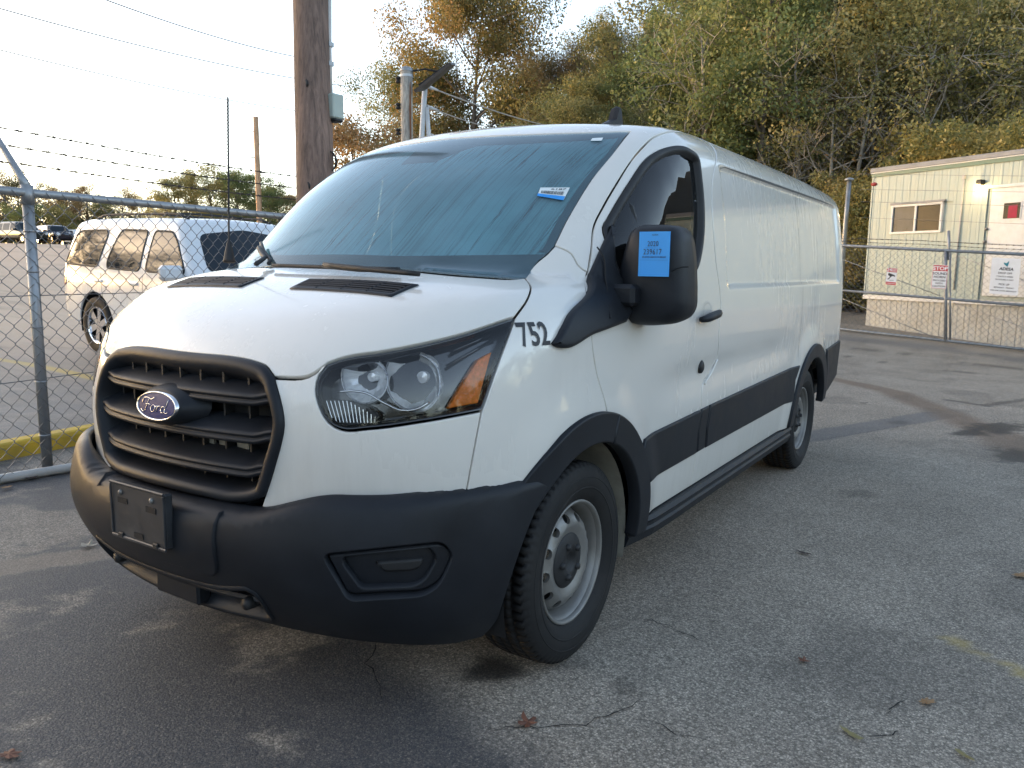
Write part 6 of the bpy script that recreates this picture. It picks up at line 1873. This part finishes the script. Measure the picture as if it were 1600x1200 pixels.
    for s in (1, -1):
        bx = lift(SIDE, np.array([[my, mz]]), F)[0][0]
        mb = MB(); mb.box((s * (bx - .05) if s > 0 else -(bx + .26), my - .06, mz), (s * (bx + .26) if s > 0 else -(bx - .05), my + .08, mz + .19), .045)
        mb.build('mirror', paint, t)
    return t
# white sport utility vehicle behind the fence
L_, W_, H_ = 5.1, 1.0, 1.90
Fs = suv_F(L_, W_, H_, 1.16, 1.55, .85, .22, belt=1.14)
RW = at(166, 567, 11.2)          # its near rear wheel, on the ground
wy_r = 4.05; Rr = .40
hd_fw = np.array([RT[0], RT[1]]) * math.cos(math.radians(36)) - FW * math.sin(math.radians(36))   # where it faces
heading = math.atan2(-hd_fw[0], hd_fw[1]) + PI     # local -y is its front
def Rz(a): return np.array([[math.cos(a), -math.sin(a)], [math.sin(a), math.cos(a)]])
loc_w = Rz(heading) @ np.array([-(W_ - .12), wy_r])
base = np.array([RW[0], RW[1]]) - loc_w
wins = [[(1.86, 1.20), (2.14, 1.56), (2.30, 1.69), (2.70, 1.70), (2.74, 1.20)],
        [(2.90, 1.20), (2.88, 1.70), (3.50, 1.71), (3.58, 1.62), (3.72, 1.30), (3.70, 1.21)],
        [(3.98, 1.22), (3.86, 1.64), (3.92, 1.70), (4.62, 1.69), (4.74, 1.62), (4.92, 1.24)]]
suv = car('parked_suv', 'white sport utility vehicle with roof rack parked behind the left fence', 'car', Fs, L_, W_, (base[0], base[1], float(G(base[0], base[1]))), heading, M['suv_white'], wins, (.95, wy_r), Rr,
          [(-.78, 1.22), (-.66, 1.68), (0, 1.76), (.66, 1.68), (.78, 1.22), (0, 1.19)], [(-.72, 1.22), (-.64, 1.68), (0, 1.72), (.64, 1.68), (.72, 1.22), (0, 1.18)], pitch=math.radians(1.2), mirror=(1.95, 1.10))
for s in (1, -1):
    ys = np.linspace(2.3, 4.6, 12); top = lift(TOP, np.stack([np.full(12, .62), ys], 1), Fs)
    MB().tube([(s * p[0], p[1], p[2] + .055 * min(1, 4 * min((p[1] - 2.3), (4.6 - p[1])) / 1.0 + .1)) for p in top], .018, 6).build('roof_rail', M['blackflat'], suv, True)
    for k, yy in enumerate((3.0, 3.9)):
        h_ = lift(SIDE, np.array([[yy, 1.02]]), Fs)[0]; MB().box((s * h_[0] - .025, yy - .10, 1.0), (s * h_[0] + .025, yy + .10, 1.04), .012).build('door_handle', M['suv_white'], suv)
    for yy in (1.66, 2.79, 3.76):
        p_ = lift(SIDE, np.stack([np.full(14, yy) + np.linspace(0, .1, 14) * (yy > 3.5), np.linspace(.5, 1.13, 14)], 1), Fs)
        V = []; 
        for q in p_: V += [(s * (q[0] + .002), q[1] - .004, q[2]), (s * (q[0] + .002), q[1] + .004, q[2])]
        mk('door_joint', V, [(2 * i, 2 * i + 1, 2 * i + 3, 2 * i + 2) for i in range(13)], M['blackflat'], suv)
for yy in (2.9, 3.7):
    top = lift(TOP, np.stack([np.linspace(-.6, .6, 8), np.full(8, yy)], 1), Fs); MB().tube([(p[0], p[1], p[2] + .06) for p in top], .016, 6).build('roof_bar', M['blackflat'], suv, True)
p_ = lift(SIDE, np.stack([np.linspace(4.55, 4.95, 10), np.full(10, .62)], 1), Fs)
for s in (1, -1):
    lp = lift(SIDE, closed_smooth(np.array([(5.0, .92), (5.02, 1.08), (5.0, 1.3), (4.93, 1.3), (4.93, .92)]), .03), Fs)
    gg = panel_geo(lp, SIDE, Fs, off=.006, step=.1); mk('tail_lamp', gg[0] * [s, 1, 1], gg[1] if s > 0 else [f[::-1] for f in gg[1]], bpy.data.materials['red_lens'], suv, True, gg[2] * [s, 1, 1])
# three cars at the far side of the lot
M['car_dark'] = simple('dark_green_car_paint', (.015, .025, .028), .2, var=.1, coat=1.)
M['car_navy'] = simple('navy_car_paint', (.012, .018, .035), .2, var=.1, coat=1.)
M['lamp_clear'] = simple('clear_headlamp', (.6, .62, .64), .15, var=.1, coat=1.)
def far_car(name, label, cat, paint, u, vb, d, yaw_deg, L, Wd, H, belt, hood_z, hood_len):
    F = suv_F(L, Wd, H, hood_z, hood_len, .9, .12, belt)
    p = at(u, vb, d); f_ = np.array([RT[0], RT[1]]) * math.cos(math.radians(yaw_deg)) - FW * math.sin(math.radians(yaw_deg))
    hd_ = math.atan2(-f_[0], f_[1]) + PI
    c = Rz(hd_) @ np.array([0, L / 2]); b = np.array([p[0], p[1]]) - c
    y0 = hood_len + .15
    wn = [[(y0 + .1, belt + .05), (y0 + .5, H - .22), (y0 + .65, H - .16), (y0 + 1.05, H - .16), (y0 + 1.1, belt + .05)], [(y0 + 1.2, belt + .05), (y0 + 1.2, H - .16), (y0 + 2.0, H - .17), (y0 + 2.05, belt + .05)], [(y0 + 2.15, belt + .07), (y0 + 2.12, H - .18), (L - .45, H - .22), (L - .28, belt + .08)]]
    t = car(name, label, cat, F, L, Wd, (b[0], b[1], float(G(p[0], p[1]))), hd_, paint, wn, (.85, L - .95), .34, [(-.66, belt + .12), (-.56, H - .16), (0, H - .10), (.56, H - .16), (.66, belt + .12), (0, belt + .08)], detail=False, step=.16, mirror=(y0 + .35, belt + .02))
    for s in (1, -1):
        lp = lift(FRONT, closed_smooth(np.array([(.48, .72), (.78, .74), (.80, .86), (.50, .84)]), .05), F)
        gg = panel_geo(lp, FRONT, F, off=.006, step=.2); mk('headlight', gg[0] * [s, 1, 1], gg[1] if s > 0 else [f[::-1] for f in gg[1]], M['lamp_clear'], t, True, gg[2] * [s, 1, 1])
    return t
far_car('parked_minivan', 'dark green minivan at the far left of the lot', 'car', M['car_dark'], 34, 392, 66., 25, 4.9, .98, 1.75, .98, 1.02, 1.1)
far_car('parked_suv', 'dark navy car between the minivan and the small white car', 'car', M['car_navy'], 88, 394, 68., 38, 4.6, .93, 1.6, .95, .98, 1.25)
far_car('parked_suv', 'small white car far behind the white vehicle, rightmost of the distant row', 'car', M['suv_white'], 124, 392, 78., 30, 4.5, .92, 1.65, .98, 1.0, 1.2)
# ------------------------------------------------------------------ wooded hill, trees, undergrowth
def hill(s, d):
    d0 = 31 - .40 * s
    dd = np.clip(d - d0, 0, None)
    cap = 2.5 + 1.05 * np.clip(s + 2, 0, 40)
    h = .62 * softplus(dd - 1.0, 1.2) - .62 * softplus(np.array(-1.0), 1.2)
    return np.clip(cap * (1 - np.exp(-h / np.maximum(cap, .1))), 0, None) * sst(-14, -2, s)
def wz(s, d):
    x = CAM[0] + RT[0] * s + FW[0] * d; y = CAM[1] + RT[1] * s + FW[1] * d
    return x, y, G(x, y) + hill(s, d)
ss = np.arange(-18, 74, 1.0); ds = np.arange(16, 120, 1.5)
S_, D_ = np.meshgrid(ss, ds); hx_, hy_, hz_ = wz(S_.ravel(), D_.ravel())
hv = hill(S_.ravel(), D_.ravel())
hz_ = hz_ + np.where(hv > .05, .4 * (fbm(np.stack([hx_, hy_], 1), .25, 77) - .5), -.25)
nS = len(ss); ii = (np.arange(len(ds) - 1)[:, None] * nS + np.arange(nS - 1)[None]).ravel()
M['forest_floor'] = simple('leaf_strewn_soil', (.060, .045, .028), .95, var=.5, scale=3, bump=.8, bscale=6, dirt=(.11, .07, .03), dirt_amt=.7)
tag(mk('hillside', np.stack([hx_, hy_, hz_], 1), np.stack([ii, ii + 1, ii + nS + 1, ii + nS], 1), M['forest_floor'], None, True), kind='structure')
def leafmat(name, cols):
    m, nt, p = new_mat(name); L = nt.links.new
    a = N(nt, 'ShaderNodeAttribute', attribute_name='tone'); oi = N(nt, 'ShaderNodeObjectInfo')
    r = N(nt, 'ShaderNodeValToRGB'); e = r.color_ramp.elements; n = len(cols)
    e[0].position = 0; e[0].color = (*cols[0], 1); e[1].position = 1; e[1].color = (*cols[-1], 1)
    for k in range(1, n - 1): q = e.new(k / (n - 1)); q.color = (*cols[k], 1)
    ad = N(nt, 'ShaderNodeMath', operation='MULTIPLY_ADD', use_clamp=True); L(oi.outputs['Random'], ad.inputs[0]); ad.inputs[1].default_value = .30
    sb = N(nt, 'ShaderNodeMath', operation='SUBTRACT'); L(a.outputs['Fac'], sb.inputs[0]); sb.inputs[1].default_value = .15; L(sb.outputs[0], ad.inputs[2]); L(ad.outputs[0], r.inputs[0])
    out = nt.nodes['Material Output']
    df = N(nt, 'ShaderNodeBsdfDiffuse'); L(r.outputs[0], df.inputs[0]); tl = N(nt, 'ShaderNodeBsdfTranslucent'); L(r.outputs[0], tl.inputs[0])
    gl = N(nt, 'ShaderNodeBsdfGlossy'); gl.inputs['Roughness'].default_value = .45
    m1 = N(nt, 'ShaderNodeMixShader'); m1.inputs[0].default_value = .45; L(df.outputs[0], m1.inputs[1]); L(tl.outputs[0], m1.inputs[2])
    m2 = N(nt, 'ShaderNodeMixShader'); m2.inputs[0].default_value = .03; L(m1.outputs[0], m2.inputs[1]); L(gl.outputs[0], m2.inputs[2]); L(m2.outputs[0], out.inputs[0])
    return m
KIND = {
 'green': leafmat('green_foliage', [(0.086, 0.123, 0.052), (0.140, 0.187, 0.073), (0.199, 0.241, 0.096), (0.285, 0.280, 0.114)]),
 'olive': leafmat('olive_foliage', [(0.115, 0.135, 0.058), (0.191, 0.201, 0.082), (0.278, 0.257, 0.107), (0.386, 0.298, 0.132)]),
 'yellow': leafmat('yellow_foliage', [(0.167, 0.177, 0.065), (0.283, 0.256, 0.090), (0.398, 0.331, 0.120), (0.502, 0.382, 0.154)]),
 'orange': leafmat('orange_foliage', [(0.126, 0.142, 0.061), (0.206, 0.186, 0.082), (0.308, 0.215, 0.106), (0.405, 0.250, 0.133)]),
 'rust': leafmat('rust_foliage', [(0.183, 0.168, 0.076), (0.298, 0.226, 0.106), (0.388, 0.249, 0.130), (0.488, 0.322, 0.177)]),
}
M['bark'] = simple('tree_bark', (.14, .118, .10), .9, var=.45, scale=3, bump=.6, bscale=18)
M['bark_pale'] = simple('pale_grey_bark', (.30, .275, .24), .9, var=.35, scale=3, bump=.5, bscale=18)
def leaf_cloud(C, R, n, size, r_):
    """leaf quads scattered in clumps: C centres, R clump radii"""
    k = len(C); idx = r_.integers(0, k, n)
    v = r_.normal(size=(n, 3)); v /= np.linalg.norm(v, axis=1, keepdims=True)
    rad = R[idx] * (r_.random(n) ** .45)
    P = C[idx] + v * rad[:, None] * np.array([1, 1, .72])
    a = r_.normal(size=(n, 3)) + v * .5 + np.array([0, 0, .5]); a /= np.linalg.norm(a, axis=1, keepdims=True)
    t = np.cross(a, r_.normal(size=(n, 3))); t /= np.linalg.norm(t, axis=1, keepdims=True); b = np.cross(a, t)
    s = size * (.6 + .8 * r_.random(n))[:, None]
    q0 = P - t * s * .95; q1 = P + b * s * .55 - a * s * .12; q2 = P + t * s * .95; q3 = P - b * s * .55 - a * s * .12
    V = np.stack([q0, q1, q2, q3], 1).reshape(-1, 3)
    Fq = np.arange(4 * n).reshape(n, 4)
    clump = r_.random(k)
    tone = np.clip(.55 * clump[idx] + .45 * r_.random(n) , 0, 1)
    return V, Fq, np.repeat(tone, 4)
def tree_mesh(seed, h, spread, n_leaf, size, trunk_r, first=.25, bark='bark', sparse=False, clumpr=.9):
    r_ = np.random.default_rng(seed)
    mb = MB(); tips = []
    lean = r_.normal(0, .04, 2)
    tp = [np.array([lean[0] * h * t ** 2 + .06 * math.sin(3 * t + seed), lean[1] * h * t ** 2, h * .92 * t]) for t in np.linspace(0, 1, 9)]
    mb.tube(tp, [trunk_r * (1 - .86 * t) * (1.25 if t == 0 else 1) for t in np.linspace(0, 1, 9)], 7)
    nb = 15
    for i in range(nb):
        t = first + (.97 - first) * (i + .5 * r_.random()) / nb
        o = np.array([np.interp(t, np.linspace(0, 1, 9), [p[j] for p in tp]) for j in range(3)])
        az = i * 2.4 + r_.normal(0, .4)
        prof = math.sin(PI * min(1, max(.05, (t - first * .55) / (1.06 - first * .55)))) ** .7
        ln = spread * prof * (.75 + .5 * r_.random())
        up = .25 + .75 * t + r_.normal(0, .12)
        dv = np.array([math.cos(az), math.sin(az), up]); dv /= np.linalg.norm(dv)
        P = [o]; d_ = dv.copy()
        for k in range(5):
            d_ = d_ + r_.normal(0, .16, 3) + np.array([0, 0, .03]); d_ /= np.linalg.norm(d_); P.append(P[-1] + d_ * ln / 5)
        r0 = trunk_r * (1 - .8 * t) * .55
        mb.tube(P, [r0 * (1 - .8 * k / 5) for k in range(6)], 5, False)
        tips.append((P[-1], 1.)); tips.append((P[3], .8))
        for k in range(3 if not sparse else 6):
            j = r_.integers(1, 5); d2 = dv * .5 + r_.normal(0, .7, 3); d2 /= np.linalg.norm(d2); l2 = ln * (.35 + .3 * r_.random())
            Q = [P[j], P[j] + d2 * l2 * .5 + r_.normal(0, .06, 3), P[j] + d2 * l2 + r_.normal(0, .1, 3)]
            mb.tube(Q, [r0 * .45, r0 * .3, r0 * .12], 4, False); tips.append((Q[-1], .85))
            if sparse:
                for _ in range(3):
                    d3 = d2 + r_.normal(0, .6, 3); d3 /= np.linalg.norm(d3); mb.tube([Q[1], Q[1] + d3 * l2 * .6], [r0 * .25, r0 * .06], 3, False)
    C = np.array([p for p, _ in tips]); R = np.array([q for _, q in tips]) * clumpr * (.7 + .6 * r_.random(len(tips)))
    tm = bpy.data.meshes.new('trunk'); tm.from_pydata(mb.V, [], mb.F); tm.materials.append(M[bark]); tm.polygons.foreach_set('use_smooth', np.ones(len(tm.polygons), bool))
    V, Fq, tone = leaf_cloud(C, R, n_leaf, size, r_)
    o = mk('crown', V, Fq, None); attr(o, 'tone', tone); cm = o.data; bpy.data.objects.remove(o)
    return tm, cm
PROTO = {}
def proto(key, *a, **k): PROTO[key] = (tree_mesh(*a, **k), a[1])
proto('broad_a', 1, 10., 4.3, 20000, .075, .24, .22, clumpr=1.15)
proto('broad_b', 2, 10., 3.9, 20000, .075, .22, .26, clumpr=1.1)
proto('broad_c', 3, 10., 3.4, 17000, .075, .20, .30, clumpr=1.0)
proto('tall_a', 4, 13., 3.3, 20000, .08, .22, .32, clumpr=1.1)
proto('tall_b', 5, 13., 3.6, 16000, .08, .24, .36, clumpr=1.05)
proto('thin', 6, 10., 3.2, 6000, .07, .16, .2, 'bark_pale', True, .9)
proto('bare', 7, 9., 2.9, 800, .055, .15, .12, 'bark_pale', True, .8)
proto('small', 8, 5., 2.4, 15000, .062, .10, .12, clumpr=.75)
proto('oak', 11, 10., 4.4, 62000, .066, .20, .20, clumpr=1.6)
KIND['oak'] = leafmat('oak_foliage', [(.115, .130, .046), (.185, .175, .064), (.27, .205, .078), (.34, .20, .09)])
KCOPY = {}
def tree(label, s, d, h, key, kind, rot=None, zoff=-.15, group=None, wide=1.):
    (tm, cm), h0 = PROTO[key]
    ck = (key, kind)
    if ck not in KCOPY:
        c = cm.copy(); c.materials.clear(); c.materials.append(KIND[kind]); KCOPY[ck] = c
    x, y, z = wz(np.array(float(s)), np.array(float(d)))
    k = h / h0
    o = thing('tree', label, 'tree', (float(x), float(y), float(z) + zoff), (0, 0, rng.uniform(0, 6.28) if rot is None else rot), group)
    o.scale = (k * wide, k * wide, k)
    a = bpy.data.objects.new('trunk', tm); link(a, o)
    b = bpy.data.objects.new('crown', KCOPY[ck]); link(b, o)
    return o
def tpx(label, u, d, vtop, key, kind, **kw):
    """tree whose top reaches a given row"""
    s = (u - 800) / FPX * d
    ztop = at(u, vtop, d)[2]; x, y, z = wz(np.array(float(s)), np.array(float(d)))
    return tree(label, s, d, max(1.5, (ztop - float(z)) * .86 + .1), key, kind, **kw)
tpx('big oak turning orange and green behind the grey pole', 735, 44, -45, 'oak', 'oak', wide=.84)
tpx('olive green tree close behind the big oak, lower left of it', 662, 47, 84, 'oak', 'olive', wide=.85)
tpx('small golden brown tree between the brown and the grey pole', 562, 40, 176, 'small', 'rust', wide=1.05)
tpx('reddish tree to the right of the big oak above the van roof', 862, 43, 76, 'oak', 'rust', wide=.8)
tpx('yellow green tree right of the reddish one above the roof aerial', 928, 47, 36, 'oak', 'olive', wide=.75)
tpx('thin nearly bare tree poking into the sky above the roof aerial', 992, 44, 5, 'thin', 'olive')
tpx('green tree behind the thin bare one', 1010, 52, 55, 'broad_a', 'green')
tpx('tall green tree with a dark straight trunk above the driver door', 1175, 29, -150, 'tall_a', 'green', wide=.95)
tpx('green tree leaning over the van roof left of the dark trunk', 1112, 33, -50, 'broad_c', 'green', wide=.85)
tpx('grey leafless tree with twisted twigs above the van rear', 1285, 27, 95, 'bare', 'rust', wide=1.2)
tpx('second grey leafless tree, nearer the office trailer', 1345, 28, 60, 'bare', 'rust', wide=1.1)
tpx('grey leafless sapling left of the twisted twig tree', 1225, 28, 150, 'bare', 'olive')
tpx('yellow leaved tree above the left end of the office trailer', 1420, 29, -60, 'broad_b', 'yellow', wide=1.05)
tpx('golden tree at the right edge above the office trailer', 1575, 28, -90, 'broad_c', 'yellow', wide=1.1)
tpx('pale trunked thin tree at the right edge of the hillside', 1610, 26, -60, 'thin', 'yellow')
for u_, d_, v_, kd_, lb_ in ((1092, 30, -60, 'green', 'thin tree with a pale bent trunk over the driver door'), (1240, 28, -40, 'olive', 'thin pale trunked tree between the dark trunk and the twig tree'), (1312, 27, 20, 'olive', 'thin pale trunked tree between the two leafless trees'), (1395, 27, -30, 'yellow', 'thin pale trunked tree behind the left corner of the trailer'), (1490, 26.5, -60, 'olive', 'thin pale trunked tree over the trailer window'), (1545, 26, -40, 'yellow', 'thin pale trunked tree over the trailer lamp')):
    tpx(lb_, u_, d_, v_, 'thin', kd_)
labs = []
r3 = np.random.default_rng(21)
rows = [(3, 0, 11), (7, .5, 12), (12, .2, 12), (18, .7, 11), (25, .3, 12), (34, .6, 12)]
def skyline(u): return np.interp(u, [560, 700, 830, 860, 900, 985, 1035, 1060], [150, 60, 90, 105, 75, 50, 20, -400])
for dd, ph, n in rows:
    for i in range(n):
        u = 800 + (i + ph + r3.uniform(-.25, .25)) / n * 1000
        # distance where this column meets the row
        t_ = (u - 800) / FPX; d = (31 + dd) / (1 + .40 * t_)
        s = t_ * d
        key = r3.choice(['broad_a', 'broad_b', 'broad_c', 'tall_a', 'tall_b', 'thin'])
        if u < 1050: kind = r3.choice(['olive', 'orange', 'green', 'olive'])
        elif u < 1250: kind = r3.choice(['green', 'green', 'olive', 'olive'])
        elif u < 1400: kind = r3.choice(['olive', 'yellow', 'orange', 'green'])
        else: kind = r3.choice(['yellow', 'olive', 'olive', 'green'])
        h = r3.uniform(8, 12.5) if dd > 5 else r3.uniform(5.5, 9)
        x, y, z = wz(np.array(s), np.array(d))
        lim = at(u, float(skyline(u)), d)[2] - float(z)
        if h > lim * .80: h = lim * r3.uniform(.66, .80)
        if h < 2: continue
        lev = 'at the foot of the hill' if dd == 3 else ('low on the hillside' if dd == 7 else ('halfway up the hillside' if dd == 12 else ('on the upper hillside' if dd == 18 else ('near the top of the hill' if dd == 25 else 'along the top of the hill'))))
        mark = 'over the roof aerial' if u < 985 else 'over the driver door' if u < 1100 else 'over the dark trunk' if u < 1215 else 'over the van rear' if u < 1320 else 'over the vent pipe' if u < 1385 else 'over the trailer window' if u < 1490 else 'over the trailer door' if u < 1600 else 'beyond the right edge'
        lb = '%s%s tree %s, %s' % ('thin ' if key == 'thin' else ('tall ' if key.startswith('tall') else ''), {'olive': 'olive', 'orange': 'orange tinged', 'green': 'green', 'yellow': 'yellow'}[kind], lev, mark)
        if lb in labs: lb = lb + ', farther right'
        labs.append(lb)
        tree(lb, s, d, h, key, kind, group='trees of the hillside wood')
# shrubs with golden leaves over the trailer roof
for k, (u, v, d, lb) in enumerate([(1400, 226, 25, 'golden shrub over the left end of the trailer roof'), (1455, 205, 24.5, 'golden shrub over the trailer roof, second from its left end'), (1510, 190, 24, 'golden shrub over the middle of the visible trailer roof'), (1570, 178, 23, 'golden shrub over the trailer roof near the right edge'), (1625, 180, 22, 'golden shrub cut by the right edge above the trailer roof'), (1340, 262, 25.5, 'yellow green bush behind the vent pipe'), (1375, 255, 25, 'yellow green bush between the vent pipe and the trailer')]):
    tpx(lb, u, d, v, 'small', 'yellow' if k < 5 else 'olive', group='shrubs by the trailer roof')
# understorey
r4 = np.random.default_rng(5)
nC = 900
cs = r4.uniform(-16, 30, nC); cdp = 31 - .4 * cs + r4.uniform(-1.5, 34, nC) ** 1.0
cx, cy, cz = wz(cs, cdp); C = np.stack([cx, cy, cz + r4.uniform(.1, 1.5, nC)], 1)
V, Fq, tone = leaf_cloud(C, r4.uniform(.7, 1.5, nC), 52000, .13, r4)
us = mk('undergrowth', V, Fq, leafmat('undergrowth_leaves', [(.030, .040, .014), (.07, .072, .022), (.13, .095, .030), (.19, .13, .045)])); attr(us, 'tone', tone); tag(us, kind='stuff')
# trees beyond the lot, far left
far = [(-40, 82, 255, 'broad_a', 'rust', 'rusty tree at the far left edge beyond the lot'), (25, 84, 262, 'broad_b', 'orange', 'orange and green tree left of the fence post, beyond the lot'), (50, 78, 318, 'small', 'green', 'low green tree behind the dark cars'), (48, 86, 245, 'thin', 'olive', 'thin bare topped tree left of the fence arm'), (95, 80, 320, 'small', 'yellow', 'low yellow green tree behind the small white car'), (125, 88, 282, 'broad_c', 'rust', 'russet tree right of the fence post, beyond the lot'), (150, 86, 276, 'tall_b', 'rust', 'tall russet tree above the white vehicle roof'), (178, 84, 305, 'broad_b', 'olive', 'olive tree above the back of the white vehicle'), (205, 88, 290, 'broad_a', 'rust', 'russet tree above the middle of the white vehicle'), (232, 92, 300, 'broad_c', 'orange', 'orange tree left of the big olive tree'), (285, 62, 262, 'broad_b', 'olive', 'big olive tree with yellow tints above the fence rail'), (340, 64, 252, 'broad_a', 'olive', 'big dark olive tree left of the thin tan pole'), (385, 62, 253, 'broad_c', 'green', 'green tree directly behind the thin tan pole'), (430, 66, 282, 'broad_b', 'green', 'lower green tree between the tan pole and the brown pole'), (462, 78, 290, 'broad_c', 'rust', 'russet tree touching the brown pole'), (-90, 84, 250, 'broad_b', 'orange', 'orange tree just outside the left edge'), (262, 70, 292, 'broad_c', 'yellow', 'yellow green tree tucked left of the big olive tree'), (312, 72, 268, 'broad_a', 'olive', 'olive tree between the two big trees above the fence rail'), (362, 70, 265, 'broad_b', 'olive', 'olive tree just left of the thin tan pole'), (408, 70, 268, 'broad_a', 'green', 'green tree just right of the thin tan pole'), (445, 72, 296, 'small', 'orange', 'low orange tree left of the brown pole'), (110, 92, 300, 'broad_a', 'olive', 'olive tree behind the russet pair beyond the lot'), (72, 90, 285, 'broad_b', 'orange', 'orange tree directly behind the fence post'), (5, 90, 280, 'broad_a', 'olive', 'olive tree at the left edge behind the rusty one'), (168, 94, 310, 'broad_a', 'yellow', 'yellowish low tree behind the tall russet one')]
for (u, d, v, key, kind, lb) in far: tpx(lb, u, d, v, key, kind, wide=1.15)
# a low hedge of scrub closing the lot
nC = 260; us_ = r4.uniform(-120, 520, nC); dh = 90 + r4.uniform(-6, 10, nC); C = []
for u, d in zip(us_, dh):
    s = (u - 800) / FPX * d; x, y, z = wz(np.array(s), np.array(d)); C.append((float(x), float(y), float(z) + r4.uniform(.2, 3.2)))
V, Fq, tone = leaf_cloud(np.array(C), r4.uniform(1.2, 2.2, nC), 16000, .22, r4)
hg = mk('far_scrub', V, Fq, leafmat('scrub_leaves', [(.05, .06, .02), (.10, .10, .03), (.17, .11, .04), (.22, .14, .06)])); attr(hg, 'tone', tone); tag(hg, kind='stuff')
# tree belt added behind the photographer for reflections and to block the low sun
nC = 1500; hd_ = np.radians(r4.uniform(80, 318, nC)); rad_ = r4.uniform(48, 66, nC); C = []
for a, r_ in zip(hd_, rad_):
    x, y = CAM[0] - math.sin(a) * r_, CAM[1] + math.cos(a) * r_
    top = 9. + 2.5 * math.sin(a * 9) + 1.5 * math.sin(a * 23) + 6. * math.exp(-((math.degrees(a) - 106) / 24) ** 2)
    C.append((x, y, float(G(x, y)) + r4.uniform(.3, max(2., top))))
V, Fq, tone = leaf_cloud(np.array(C), r4.uniform(1.8, 3.2, nC), 80000, .36, r4)
tb = mk('added_tree_belt', V, Fq, bpy.data.materials['scrub_leaves']); attr(tb, 'tone', tone); tag(tb, kind='stuff')
